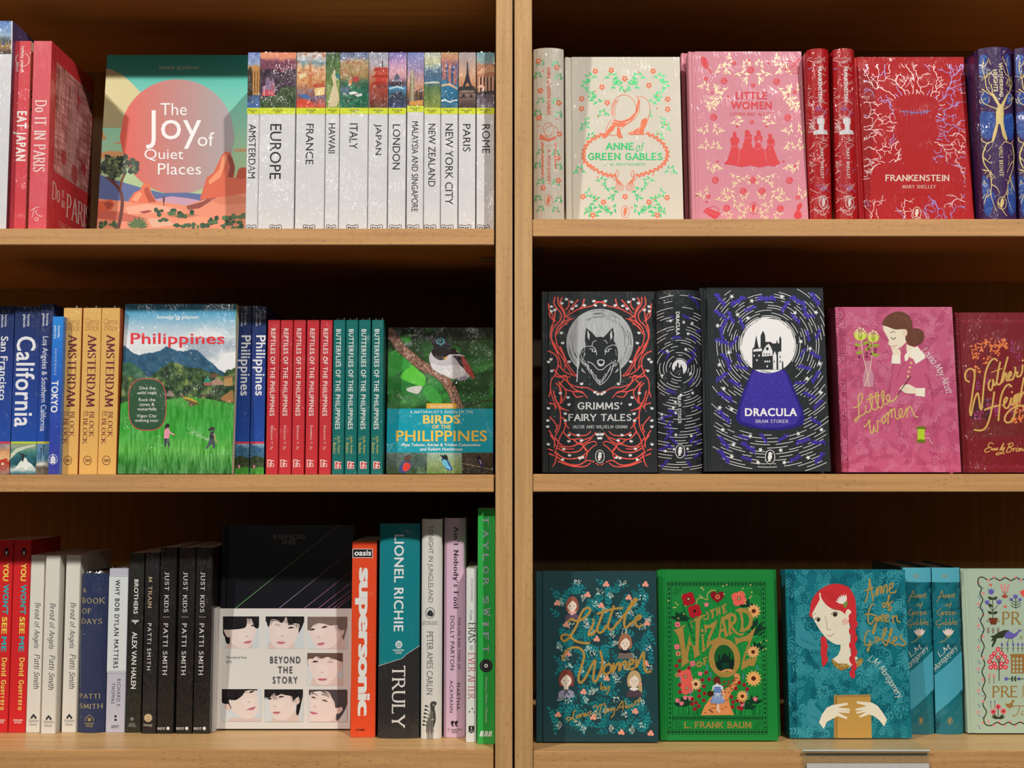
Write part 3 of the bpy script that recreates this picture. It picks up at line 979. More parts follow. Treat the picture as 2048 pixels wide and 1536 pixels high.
# the teal travel album with a desert landscape
S = book('large teal hardcover with a red rock desert picture and a big grey sun', 192, 490.5, 110, Z_TL, .095, '3a9a84', face=True, hard=True, T=.022, lean=5, mat='satin')
A = Art(S, 'satin', (0, 0, 2.953))
A.photo(570, 322, 1470, 1360, 24, 60, lambda U, V: stops(V, [(0, '2fa898'), (.2, '6cc6b8'), (.5, '9ed0ae'), (.7, 'b0cc9c'), (1, 'a0b890')]))
A.up(); A.p('d6cc9a', '590,400 650,408 720,440 780,492 842,560 760,710 590,545')
A.p('aca27a', '588,545 680,625 745,708 742,755 588,755'); A.p('cf9a66', '585,752 604,770 630,824 580,826')
A.p('d8a070', '588,905 640,892 720,896 730,930 590,940'); A.p('d88a68', '660,846 720,836 720,848'); A.p('c8a878', '1380,880 1460,876 1460,896 1385,898')
A.up()
n = 30
for i in range(n):                                   # the sun, red at its left and grey at its right
    a0 = -1 + 2 * i / n; a1 = -1 + 2 * (i + 1) / n
    t = (a0 + 1) / 2
    c = tuple(np.array((226, 100, 88.)) * (1 - t) ** 1.3 + np.array((172, 168, 172.)) * (1 - (1 - t) ** 1.3))
    cx, cy, r = 1047, 808, 339
    h0, h1 = math.sqrt(max(0, 1 - a0 * a0)) * r, math.sqrt(max(0, 1 - a1 * a1)) * r
    A.face([(cx + a0 * r, cy - h0), (cx + a1 * r + .4, cy - h1), (cx + a1 * r + .4, cy + h1), (cx + a0 * r, cy + h0)], c)
A.up(); A.p('5f6ea2', '560,1020 640,1050 720,1075 840,1110 960,1140 1100,1138 1220,1150 1200,1200 560,1200')
A.p('c9a0b8', '900,1180 1010,1160 1120,1172 1180,1185 1170,1210 900,1210')
A.up(); A.p('e89478', '560,1170 640,1180 760,1190 830,1200 940,1188 1100,1215 1200,1180 1460,1120 1460,1370 560,1370')
for c, t in (('e8795a', '760,1185 790,1140 828,1120 850,1080 882,1086 895,1140 920,1180 928,1196 880,1200 780,1198'), ('b85444', '850,1120 872,1100 892,1146 922,1192 880,1196 858,1150'),
             ('f2a684', '778,1180 800,1150 828,1130 838,1150 810,1192'), ('d86848', '572,1190 610,1188 660,1178 676,1206 660,1240 600,1250 572,1240'), ('a8503e', '610,1200 650,1190 670,1210 640,1240'),
             ('d86a50', '1220,1050 1262,1020 1290,960 1310,915 1330,896 1358,898 1372,930 1388,985 1382,1050 1420,1060 1460,1050 1460,1140 1340,1160 1180,1180'),
             ('93403a', '1350,905 1372,935 1388,990 1375,1050 1345,1045 1360,985 1345,940'), ('ee9a74', '1296,1000 1312,930 1330,905 1340,940 1322,990 1300,1050 1240,1090 1230,1070'),
             ('c0543e', '1390,1060 1408,1000 1430,988 1455,992 1455,1100 1410,1090'), ('7c3a38', '1300,955 1345,930 1350,946 1310,970'), ('7c3a38', '1290,1020 1360,1010 1365,1022 1300,1036'),
             ('93504a', '1100,1218 1200,1190 1310,1110 1290,1160 1180,1230 1110,1240'), ('f2a78c', '1220,1130 1300,1080 1330,1085 1250,1150'),
             ('f4b096', '740,1225 860,1205 960,1215 1080,1240 940,1255 760,1265'), ('c8685a', '570,1240 700,1250 860,1290 760,1310 575,1290'), ('a44c4c', '820,1252 880,1240 900,1250 850,1262'),
             ('f0a080', '1040,1310 1180,1280 1300,1290 1250,1330 1060,1345'), ('b87858', '980,1275 1100,1262 1180,1270 1080,1290'), ('e2b49c', '870,1290 980,1290 1040,1330 900,1345'), ('d98468', '1240,1180 1400,1150 1460,1170 1460,1200 1300,1210')):
    A.p(c, t, z=5.2)
A.z = 6
rnd = random.Random(5)
for cx, cy, r, m in ((980, 1250, 60, 9), (1080, 1265, 60, 9), (1290, 1300, 55, 10), (1400, 1280, 60, 12), (1360, 1330, 70, 12), (1200, 1340, 60, 8), (650, 1330, 55, 9), (1090, 1345, 60, 8), (960, 1300, 25, 4)):
    for k in range(m):
        A.c(rnd.choice(('49684a', '3c5a44', '5d7a50', '344c3c')), cx + jit(rnd, r), cy + jit(rnd, r * .3), 10 + rnd.random() * 12, 8 + rnd.random() * 8, n=7)
for k in range(14):
    A.leaf('708050' if k % 2 else '4d6a4c', 815, 1345, -math.pi * (k + .5) / 14, 62 + 20 * rnd.random(), 14)
A.l('6a3a30', 22, '698,1350 716,1260 722,1180 706,1120 650,1060 632,1050', taper=.4); A.l('7c4a38', 14, '706,1130 716,1090 722,1060 740,1020'); A.l('6a3a30', 9, '700,1110 668,1060 660,1030')
A.l('a86850', 6, '706,1350 724,1260 730,1180 714,1125')
A.up()
for k in range(70):
    a = rnd.random() * 6.28; q = math.sqrt(rnd.random())
    x, y = 706 + 118 * q * math.cos(a), 990 + 62 * q * math.sin(a)
    A.leaf(rnd.choice(('3f4a42', '4c5a48', '2f3a3a', '55624c')), x, y, rnd.random() * 6.28, 40, 30)
A.up()
for k in range(26):
    a = rnd.random() * 6.28; q = math.sqrt(rnd.random())
    A.leaf(rnd.choice(('8a9468', '74805a', '66734f')), 706 + 105 * q * math.cos(a), 985 + 50 * q * math.sin(a), rnd.random() * 6.28, 24, 12)
A.c('5a2c38', 968, 1166, 5); A.rect('5a2c38', 963, 1170, 973, 1192); A.rect('402028', 965, 1190, 970, 1214)
A.text('The', 948, 610, 1104, 682, 'f2f2f4', 's', name='title'); A.text('Joy', 862, 652, 1190, 880, 'f4f4f6', 's', name='title', sp=1.02)
A.text('of', 1168, 782, 1266, 864, 'f2f2f4', 's', name='title'); A.text('Quiet', 853, 880, 1084, 952, 'f2f2f4', 's', name='title'); A.text('Places', 933, 965, 1188, 1032, 'f2f2f4', 's', name='title')
A.text('lonely', 943, 385, 1034, 417, 'cfe0c8', 'sb', name='publisher_name'); A.text('planet', 1080, 385, 1177, 415, 'cfe0c8', 'sb', name='publisher_name')
A.c('cfe0c8', 1057, 400, 13); A.up(); A.p('4aa898', '1050,392 1060,388 1062,400 1054,408'); A.done()

# guidebook spines
def guide(x0, x1, xa, xb, title, tb, pic, band, label, extra=None, top=105, big=.0):
    S = book(label, xa, xb, top, Z_TL, .030, 'dedee2', B=.13, mat='wrap', group=g_guides)
    A = Art(S, 'wrap', (480, 0, 2.953), 'spine_photograph')
    yb = 637 if title != 'MALAYSIA AND SINGAPORE' else 625
    nx = max(14, int((x1 - x0) / 3.2))
    A.photo(x0 - 4, 300, x1 + 6, yb, nx, 90, pic)
    A.up(); A.rect('d9e32c', x0 - 20, yb, x1 + 10, yb + 37)
    A.up()
    if extra: extra(A)
    cx = (x0 + x1) / 2 - 3
    w = min(30, (x1 - x0) * .36)
    A.text(band, cx - w, yb + 9, cx + w, yb + 29, '3a4a20', 'sb', name='map_note')
    A.text(title, tb[0], tb[1], tb[2], tb[3], '22242c', 's', 90, name='title')
    lw = min(34, (x1 - x0) * .36)
    lx = cx - 8 - (x1 - x0) * .02
    A.name = 'publisher_logo'
    A.l('22242c', 3.5, [(lx - lw, 1375), (lx - lw, 1330), (lx - lw + 9, 1327), (lx, 1334), (lx + lw - 9, 1327), (lx + lw, 1330), (lx + lw, 1375)], False)
    A.text('DK', lx - lw + 8, 1339, lx + lw - 8, 1372, '22242c', 'slab', name='publisher_logo', merge=True)
    A.done(); film(S, int(x0)); return S

def shapes(*L):
    def fn(A):
        for it in L:
            if it[0] == 'c': A.c(it[1], *it[2:])
            elif it[0] == 'l': A.l(it[1], it[2], P(it[3]), False)
            else: A.p(it[0], it[1])
    return fn
guide(42, 117, 490, 514.5, 'AMSTERDAM', (50, 733, 92, 1052), picture([(0, '6a80c8'), (.25, '9aa8c8'), (.3, 'c08848'), (.7, '8a6238'), (.78, '405878'), (1, '3f68b0')], 60, 4, 16, 11), 'PULL-OUT\nMAP',
      'narrow white city guide lettered AMSTERDAM, canal house photo at its top',
      shapes(('3a2c20', '44,420 62,390 74,420 74,560 44,580'), ('c89050', '76,400 92,380 110,392 112,560 76,560'), ('5a3c24', '84,420 90,420 90,550 84,550'), ('5a3c24', '100,420 105,420 105,550 100,550')))
guide(122, 330, 515, 587, 'EUROPE', (176, 733, 243, 1058), picture([(0, 'f09070'), (.12, 'e89878'), (.2, '7a4058'), (.35, '5a3848'), (.6, '303428'), (1, '344a2c')], 46, 7, 9, 12,
      ridges=[([(0, .14), (.15, .17), (.3, .22), (.42, .14), (.55, .24), (.7, .15), (.85, .22), (1, .14)], '7c4258', .04, 2), ([(0, .34), (.3, .3), (.6, .38), (1, .3)], '443040', .08, 3), ([(0, .85), (.4, .78), (.7, .6), (1, .68)], '38502c', .1, 4)]), 'DETAILED\nMAPS',
      'widest white guide lettered EUROPE, hilltop castle photo at its top',
      shapes(('9a7a9a', '132,560 132,510 150,505 158,450 162,470 168,450 176,470 176,480 188,478 194,455 200,478 206,500 206,565'), ('c84858', '130,566 134,536 150,530 205,534 206,566'), ('5c4c7c', '158,500 164,462 170,500'), ('d0a0b0', '140,510 148,505 148,560 140,560'), ('b06070', '185,500 200,498 200,560 186,560')))
guide(337, 507, 589, 647.5, 'FRANCE', (389, 731, 434, 970), picture([(0, 'd8d0c8'), (.15, 'c8ccd0'), (.2, '7aa0b0'), (.3, 'e0b890'), (.55, 'd89860'), (.8, '7a6a88'), (1, 'd04830')], 90, 9, 15, 13, hue=('b85838', .55, .7)), 'DETAILED\nMAPS',
      'white guide lettered FRANCE, orange rooftops photo at its top',
      shapes(('c87848', '407,420 410,385 416,345 420,385 424,430 424,520 407,520'), ('d84a30', '336,590 380,585 430,605 440,637 336,637'), ('4870b0', '345,560 395,556 420,580 380,585'), ('e8c880', '440,520 500,510 500,560 445,566'), ('c05030', '430,500 470,490 506,505 500,516 440,520'), ('f0d8a8', '350,440 390,430 395,450 350,470')))
guide(513, 588, 648.5, 676, 'HAWAII', (522, 729, 562, 905), picture([(0, '8898c0'), (.06, '3c5a30'), (.4, '5a7a38'), (.6, '7a9048'), (1, '88a048')], 60, 5, 14, 14), 'DETAILED\nMAPS',
      'narrow white guide lettered HAWAII, coast path photo at its top', shapes(('d8c8a0', '560,410 572,450 566,490 580,540 586,590 570,630 520,630 535,560 552,500 540,450'), ('2a7a78', '560,430 588,440 588,470 568,460')))
guide(594, 761, 677, 734, 'ITALY', (647, 729, 694, 880), picture([(0, '5a6a9a'), (.12, '7a88a8'), (.2, 'b09468'), (.45, 'a88858'), (.55, '3a7058'), (.7, '1e6a50'), (1, '106848')], 70, 9, 14, 15, hue=('b05848', .6, .6)), 'DETAILED\nMAPS',
      'white guide lettered ITALY, fishing harbour photo at its top', shapes(('e8e8e8', '640,545 680,540 700,552 650,560'), ('d8e0e0', '680,560 720,550 722,566 690,572'), ('b84848', '665,455 700,450 704,480 668,486'), ('d08858', '640,470 662,465 662,500 640,505'), ('4a6a80', '594,520 640,510 650,545 600,560')))
guide(767, 873, 735, 773.5, 'JAPAN', (790, 731, 835, 915), picture([(0, '9098b0'), (.25, 'b0a8b0'), (.5, 'c07858'), (.7, '9a3828'), (1, '6a4030')], 60, 6, 12, 16), 'DETAILED\nMAPS',
      'white guide lettered JAPAN, red pagoda photo at its top', shapes(('444050', '840,330 843,330 844,400 838,400'), ('b83828', '785,420 800,398 868,398 875,412 875,422'), ('c84838', '800,422 872,422 872,440 800,440'), ('b03020', '775,456 800,440 873,440 875,462'), ('c84030', '800,460 872,460 872,482 800,482'), ('a82c20', '772,500 802,482 872,484 872,500'), ('883028', '808,500 872,500 872,520 808,520')))
guide(878, 984, 775, 810.5, 'LONDON', (901, 735, 946, 1000), picture([(0, '7070b8'), (.2, 'b890c0'), (.4, 'd8a0a8'), (.5, 'b88898'), (.58, '604858'), (.64, '4a98c8'), (.8, '283848'), (1, '384078')], 50, 6, 8, 17), 'DETAILED\nMAPS',
      'white guide lettered LONDON, cathedral dome photo at its top', shapes(('5a5878', '912,468 914,448 924,438 927,425 930,438 940,448 943,468 943,500 912,500'), ('8a8098', '906,470 950,470 950,500 906,500'), ('403040', '880,486 975,480 975,510 880,510'), ('b8d8e8', '884,520 926,506 968,520 968,528 926,516 884,530'), ('1c3048', '900,545 955,540 960,590 890,590')))
guide(990, 1083, 812.5, 846, 'MALAYSIA AND SINGAPORE', (1014, 717, 1052, 1250), picture([(0, '7888c8'), (.35, 'a890b8'), (.6, 'd09888'), (.75, 'a87050'), (1, '3a3430')], 50, 6, 10, 18), 'PULL-OUT\nMAP',
      'white guide lettered with a long Asian two country name, twin tower photo', shapes(('88806a', '1002,620 1004,460 1012,420 1018,400 1024,420 1030,460 1030,620'), ('c8b890', '1014,420 1018,402 1021,420 1021,600 1014,600'), ('5a4838', '1034,620 1034,540 1050,530 1054,620'), ('4a3a34', '1058,530 1076,525 1080,620 1058,620'), ('d89848', '1000,600 1080,590 1080,622 1000,622')))
guide(1088, 1183, 847, 880, 'NEW ZEALAND', (1112, 731, 1154, 1102), picture([(0, 'b0b8b8'), (.2, 'c8c8a0'), (.35, '6a88a0'), (.5, '4a7098'), (.65, '587848'), (1, '8a9840')], 60, 7, 10, 19), 'DETAILED\nMAPS',
      'white guide lettered NEW ZEALAND, green fjord photo at its top', shapes(('c8d0c8', '1090,486 1150,480 1180,486 1180,492 1090,494'), ('4a6a88', '1090,440 1120,400 1150,430 1180,395 1180,460 1090,466')))
guide(1189, 1286, 881, 915, 'NEW YORK CITY', (1212, 731, 1258, 1208), picture([(0, 'c8a878'), (.15, 'c88870'), (.25, '806888'), (.5, '486088'), (.58, '2878a0'), (.8, '1c6a90'), (1, '2a6888')], 60, 10, 12, 20), 'PULL-OUT\nMAP',
      'white guide lettered NEW YORK CITY, skyscraper and bay photo at its top', shapes(('b06858', '1198,470 1198,380 1204,370 1206,330 1208,370 1214,380 1214,470'), ('58587a', '1216,470 1216,395 1230,395 1230,480'), ('c87860', '1232,480 1232,370 1244,360 1244,490'), ('48507a', '1246,490 1246,400 1260,395 1260,500'), ('a86860', '1262,500 1262,420 1280,410 1280,500'), ('e8f0f0', '1190,590 1215,588 1240,600 1265,590 1284,588 1284,594 1262,598 1240,608 1214,596 1190,598'), ('d8b088', '1190,500 1240,490 1284,520 1284,530 1230,504 1190,512')))
guide(1293, 1391, 916.5, 950.5, 'PARIS', (1316, 733, 1361, 895), picture([(0, 'a8a0a8'), (.2, 'b8a098'), (.45, 'd8a888'), (.62, 'c88860'), (.68, '403438'), (.75, 'b09080'), (1, '4a3838')], 30, 5, 6, 21), 'PULL-OUT\nMAP',
      'white guide lettered PARIS, iron tower photo at its top',
      shapes(('383038', '1340,362 1346,362 1348,400 1352,440 1360,480 1372,512 1358,512 1343,486 1328,512 1314,512 1326,480 1336,440 1339,400'), ('303030', '1294,512 1380,508 1390,530 1294,536'), ('c8b0a0', '1340,560 1346,560 1346,580 1340,580'),
             *[('l', '302428', 3, '%d,548 %d,634' % (x, x)) for x in range(1298, 1390, 9)], ('l', '302428', 5, '1294,550 1390,548'), ('l', '302428', 4, '1294,575 1390,574'), ('c', '302428', 1320, 565, 10), ('c', '302428', 1365, 565, 10)))
guide(1398, 1503, 952.5, 988.6, 'ROME', (1430, 735, 1476, 905), picture([(0, '6a98a8'), (.2, '90a8a8'), (.25, 'c08868'), (.6, '9a6850'), (.75, '605058'), (1, '807888')], 50, 8, 8, 22), 'PULL-OUT\nMAP',
      'white guide lettered ROME, columned temple photo at its top, against the upright',
      shapes(('d8a078', '1404,425 1470,380 1505,400 1505,420 1404,440'), ('b87858', '1404,440 1505,424 1505,446 1404,452'), *[('d8a888', '%d,452 %d,452 %d,545 %d,545' % (x, x + 9, x + 9, x)) for x in (1408, 1428, 1448, 1468, 1488)],
             *[('502c28', '%d,456 %d,456 %d,545 %d,545' % (x, x + 9, x + 9, x)) for x in (1418, 1438, 1458, 1478)], ('e8b8a8', '1402,510 1425,500 1450,512 1450,518 1402,518'), ('3c3038', '1400,545 1500,535 1500,556 1400,560')))

# ================================================================== TOP RIGHT SHELF
CREAM, GRN, ORG = 'dcd6c8', '3cc878', 'f0805c'
S = book('ivory cloth hardcover spine with green vines, beside the upright on the right top shelf', 1067, 1129, 99, Z_TR, .050, CREAM, hard=True, B=.13, mat='wrap', bulge=.006)
A = Art(S, 'wrap', (1040, 60, 3.34), 'spine_art'); A.scatter = True
for y, fl in ((250, 1), (330, -1), (500, 1), (580, -1), (840, 1), (930, -1), (1040, 1), (1150, -1), (1220, 1)):
    scroll(A, '4ad088', 108 if fl > 0 else 148, y, -1.2 if fl > 0 else -1.9, 62, fl, 3, 4, 'glitter')
    scroll(A, '4ad088', 268 if fl > 0 else 228, y + 10, -1.9 if fl > 0 else -1.2, 62, -fl, 3, 4, 'glitter')
A.up()
for x, y in ((124, 212), (245, 258), (136, 412), (128, 592), (258, 492), (262, 700), (155, 1060), (252, 860), (256, 1010)): A.flower(ORG, x, y, 21, mid='e2ddd0')
for x, y in ((152, 282), (122, 646), (246, 600), (250, 1216)): A.c(ORG, x, y, 6)
A.up(); A.name = 'bonnet_print'; A.ring(ORG, 190, 672, 34, 3.5, ry=44); A.ring(ORG, 210, 690, 46, 3, ry=42); A.p(ORG, '135,700 190,735 240,715 240,735 190,755 130,735')
for i in range(16): A.c(ORG, 148 + (i % 2) * 4, 760 + i * 14, 8, 6, rot=.7)
for i in range(14): A.c(ORG, 238 - (i % 2) * 4, 760 + i * 14, 8, 6, rot=-.7)
A.l(ORG, 3, '148,980 140,1000'); A.l(ORG, 3, '152,980 158,1004'); A.name = 'spine_art'
A.text('ANNE of GREEN GABLES', 180, 258, 204, 575, ORG, 'sx', 90, name='title'); A.text('L. M. MONTGOMERY', 180, 775, 204, 1040, ORG, 'sb', 90, sp=1.2, name='author_name')
puffin(A, ORG, 190, 1148, 38, 3); A.done()

S = book('ivory cloth hardcover face out with a straw bonnet and long orange braids', 1132, 1367.5, 114, Z_TR, .060, CREAM, face=True, hard=True, T=.024, lean=5, mat='cloth')
A = Art(S, 'matte', (1040, 60, 3.34))
CX = 702
for x, y, a, s, fl, lv in ((560, 330, -.9, 90, 1, 5), (600, 400, -1.0, 95, 1, 5), (480, 330, 3.0, 85, -1, 5), (470, 400, 1.9, 70, -1, 4), (520, 320, -2.5, 85, -1, 5), (560, 470, 2.7, 90, 1, 5), (640, 300, .9, 70, 1, 4),
                     (520, 590, -1.4, 75, 1, 5), (470, 660, -2.2, 70, -1, 5), (440, 740, -1.3, 75, 1, 4), (470, 580, 2.8, 55, -1, 4),
                     (440, 960, -2.0, 80, -1, 5), (500, 1010, -.6, 80, 1, 5), (470, 1050, 2.4, 70, -1, 5), (560, 1060, -.2, 95, 1, 6), (640, 1150, 1.5, 90, 1, 5), (480, 1160, 2.2, 90, -1, 6), (560, 1180, 2.9, 90, 1, 6), (520, 1230, -1.2, 80, 1, 5), (430, 1240, -1.5, 70, 1, 4)):
    scroll(A, GRN, x, y, a, s, fl, 3.2, lv, 'glitter')
    scroll(A, GRN, 2 * CX - x, y, math.pi - a, s, -fl, 3.2, lv, 'glitter')
A.up()
for x, y in ((503, 275), (610, 270), (889, 275), (700, 325), (547, 382), (861, 370), (412, 460), (583, 486), (411, 526), (986, 462), (986, 530), (421, 1113), (983, 1120), (558, 1150), (861, 1150), (702, 1114), (487, 1238), (917, 1238)):
    A.flower(ORG, x, y, 21, mid=CREAM, a=.3)
for x, y in ((795, 282), (503, 410), (700, 410), (915, 523), (918, 438), (520, 575), (977, 632), (920, 695), (517, 983), (889, 966), (410, 930), (510, 1130), (900, 1132), (598, 1190), (747, 1186)): A.c(ORG, x, y, 6)
A.up(); A.p(CREAM, '586,640 600,560 640,480 690,440 770,436 820,445 862,470 868,530 850,600 830,660 780,690 700,700 620,705', True)
A.up()
A.l(ORG, 4, '780,450 810,446 845,462 866,500 866,550 850,610 830,655 790,680 740,690'); A.ring(ORG, 694, 530, 82, 4, ry=96)
A.l(ORG, 4, '608,600 590,630 575,670 590,695 620,705 650,700'); A.l(ORG, 4, '775,440 800,480 790,560 745,610 700,640 680,660')
A.p(ORG, '800,470 788,545 745,600 690,625 625,610 620,600 680,608 730,590 770,550 785,480 790,460'); A.p(ORG, '620,630 610,620 625,615 690,628 720,622 690,645 655,650 640,640')
A.p(ORG, '615,632 640,640 625,670 600,690 580,715 560,725 548,715 570,690 590,660'); A.p(ORG, '648,650 668,655 675,690 688,720 660,724 646,700')
A.p(ORG, '812,600 845,585 850,620 830,660 825,690 838,700 790,700 735,700 720,690 760,670 800,650')
for k in range(6): A.l('f6d8c8', 2.5, [(735 + k * 15, 693), (760 + k * 10, 672), (800 + k * 5, 640 - k * 3)])
for k in range(5): A.l(ORG, 2.2, [(612 + k * 6, 560 + k * 4), (615 + k * 6, 510), (640 + k * 5, 470 - k)])
def braid(A, col, pts, r, step):
    q = catmull(P(pts), 14)
    acc = 0; sd = 1
    for a, b in zip(q[:-1], q[1:]):
        d = math.hypot(b[0] - a[0], b[1] - a[1]); acc += d
        if acc > step:
            acc = 0; sd = -sd
            h = math.atan2(b[1] - a[1], b[0] - a[0])
            A.c(col, b[0] + sd * r * .35 * -math.sin(h), b[1] + sd * r * .35 * math.cos(h), r, r * .48, rot=h + sd * .55, n=10)
braid(A, ORG, '570,690 510,715 450,760 425,820 435,880 500,930 570,965 630,975', 15, 12)
braid(A, ORG, '838,690 900,715 955,760 985,820 970,880 920,925 850,955 780,975', 15, 12)
for x0, s in ((635, 1), (765, -1)):
    for k in range(7): A.l(ORG, 4, [(x0, 980), (x0 + s * (10 + k * 3), 1010), (x0 + s * (4 + k * 9), 1040 + 5 * (k % 3)), (x0 + s * (k * 8), 1075)], taper=.5)
    A.ring(ORG, x0 + s * 14, 960, 9, 3.5, ry=22); A.ring(ORG, x0 - s * 4, 985, 8, 3.5, ry=20)
A.text('ANNE', 572, 752, 762, 802, '34c070', 'slab', mat='glitter', name='title'); A.text('of', 775, 752, 830, 812, '34c070', 'ri', mat='glitter', name='title')
A.text('GREEN GABLES', 455, 820, 952, 870, '34c070', 'slab', mat='glitter', name='title', sp=.9)
A.text('L. M. MONTGOMERY', 565, 888, 842, 906, '5cc88c', 'r', mat='glitter', name='author_name', sp=1.2)
puffin(A, ORG, 703, 1214, 40, 3); A.done()

PINK, RED, GLD = 'd98fa0', 'dc3c44', 'e0cfa0'
S = book('pale pink cloth hardcover face out with a red group of four gowned figures', 1385, 1617.5, 103, Z_TR, .052, PINK, face=True, hard=True, T=.026, lean=5, mat='cloth')
A = Art(S, 'matte', (1040, 60, 3.34)); A.scatter = True
CX = 1556
for x, y, a, s, fl, lv in ((1300, 300, -1.2, 100, 1, 5), (1340, 230, .2, 90, -1, 5), (1430, 300, -.5, 100, 1, 5), (1490, 260, -1.6, 70, 1, 4), (1390, 380, 2.2, 90, 1, 5), (1260, 420, -1.5, 80, -1, 5), (1290, 380, .5, 100, 1, 6),
                     (1240, 470, 1.2, 90, -1, 5), (1270, 550, -2.2, 70, 1, 4), (1300, 620, 1.8, 80, -1, 5), (1400, 620, .3, 90, -1, 4), (1250, 620, 1.4, 80, 1, 5), (1240, 720, 1.1, 80, 1, 5), (1270, 800, -1.2, 75, 1, 5), (1250, 870, 1.6, 80, -1, 5),
                     (1290, 960, -1.6, 70, 1, 5), (1400, 960, .2, 90, 1, 5), (1470, 1000, -.6, 80, 1, 4), (1370, 1050, .4, 90, 1, 5), (1250, 1040, 1.4, 90, 1, 5), (1300, 1130, .3, 90, -1, 5), (1430, 1120, 1.7, 80, -1, 5), (1450, 1190, .4, 80, 1, 5), (1350, 1230, -.4, 70, 1, 4), (1500, 1240, -1.6, 70, 1, 4), (1530, 1080, 1.9, 70, 1, 4)):
    scroll(A, GLD, x, y, a, s, fl, 3.8, lv, 'foil', lw=.26)
    scroll(A, GLD, 2 * CX - x, y, math.pi - a, s, -fl, 3.8, lv, 'foil', lw=.26)
rnd = random.Random(8)
for i in range(60):
    x = 1220 + rnd.random() * 660; y = 200 + rnd.random() * 1040
    if 1390 < x < 1720 and 400 < y < 930: continue
    A.c(GLD, x, y, 3.2, mat='foil')
A.up()
for x, y, r in ((1430, 222, 15), (1540, 268, 24), (1362, 340, 23), (1714, 345, 24), (1241, 326, 15), (1557, 370, 15), (1837, 414, 15), (1293, 583, 24), (1788, 586, 24), (1548, 616, 15), (1305, 1003, 24), (1556, 1003, 23), (1800, 1005, 24),
                (1490, 1077, 24), (1617, 1076, 24), (1258, 1113, 15), (1855, 1118, 15), (1380, 1190, 23), (1738, 1193, 23)): rose(A, RED, x, y, r, line=PINK)
for x, y in ((1528, 202), (1660, 222), (1283, 418), (1450, 645), (1646, 642), (1320, 880), (1836, 908), (1760, 878), (1390, 445), (1792, 428), (1245, 1150)): A.flower(RED, x, y, 9)
# mirror, letter, piano, ink pot
A.c(RED, 1233, 218, 22, 42, rot=-.35); A.l(RED, 9, '1255,255 1278,288', False); A.up(); A.ring(PINK, 1233, 216, 16, 2, ry=34)
A.l(RED, 4, '1752,210 1800,206 1866,250 1858,292 1790,282 1752,240 1752,210', False)
for k in range(6): A.l(RED, 3, [(1768 + k * 15, 216 + k * 5), (1776 + k * 14, 262 + k * 4)], False)
A.l(RED, 7, '1814,250 1840,220 1866,192')
A.p(RED, '1222,1212 1250,1186 1342,1226 1312,1260 1290,1258'); A.l(RED, 4, '1260,1186 1300,1178 1330,1200 1325,1216', False)
for k in range(7): A.l(PINK, 2, [(1236 + k * 12, 1216 + k * 5), (1252 + k * 12, 1198 + k * 5)], False)
A.c(RED, 1856, 1240, 27, 22); A.rect(RED, 1838, 1212, 1876, 1224); A.p(RED, '1848,1215 1850,1170 1880,1152 1884,1180 1860,1215')
# the four figures
A.up()
A.p(RED, '1360,896 1385,870 1406,800 1412,768 1404,740 1406,722 1424,712 1448,712 1462,724 1466,744 1452,768 1468,800 1484,790 1492,752 1500,738 1500,702 1512,692 1538,690 1548,704 1548,740 1544,756 1556,790 1566,784 1576,752 1566,738 1564,712 1582,700 1606,700 1620,712 1618,740 1604,756 1620,790 1634,800 1648,790 1654,760 1648,738 1660,722 1684,720 1700,734 1702,770 1690,778 1706,820 1720,862 1740,888 1700,912 1660,905 1600,918 1540,905 1480,916 1420,902')
for x, y, r in ((1434, 697, 14), (1516, 683, 15), (1592, 684, 14), (1671, 708, 14)): A.c(RED, x, y, r, r * 1.15); A.rect(RED, x - 5, y + 8, x + 6, y + 22)
A.c(RED, 1434, 686, 7); A.p(RED, '1500,680 1510,668 1530,672 1536,700 1526,712 1520,690'); A.p(RED, '1578,680 1590,668 1604,676 1610,700 1600,706'); A.c(RED, 1668, 696, 6)
A.up()
for t in ('1412,790 1430,775 1452,782 1462,800', '1466,800 1462,850 1452,890', '1500,712 1516,726 1536,712', '1572,790 1590,800 1612,782', '1636,800 1640,850 1650,880', '1584,735 1600,745 1612,732', '1655,760 1675,772 1698,762', '1660,790 1672,800', '1582,712 1592,722 1604,712'):
    A.l(PINK, 2.6, t)
A.p(PINK, '1584,740 1606,736 1606,752 1588,756')
A.text('LITTLE', 1440, 414, 1650, 462, RED, 'sx', name='title', sp=1.05); A.text('WOMEN', 1408, 478, 1682, 528, RED, 'sx', name='title', sp=1.05)
A.text('LOUISA MAY ALCOTT', 1406, 550, 1698, 573, RED, 'r', name='author_name', sp=1.2)
puffin(A, RED, 1561, 1190, 40, 3); A.done()
S2 = book('second pale pink cloth hardcover standing just behind the face-out pink one', 1371, 1606, 106, Z_TR, .0815, 'd88a9c', face=True, hard=True, T=.024, lean=5, mat='cloth')

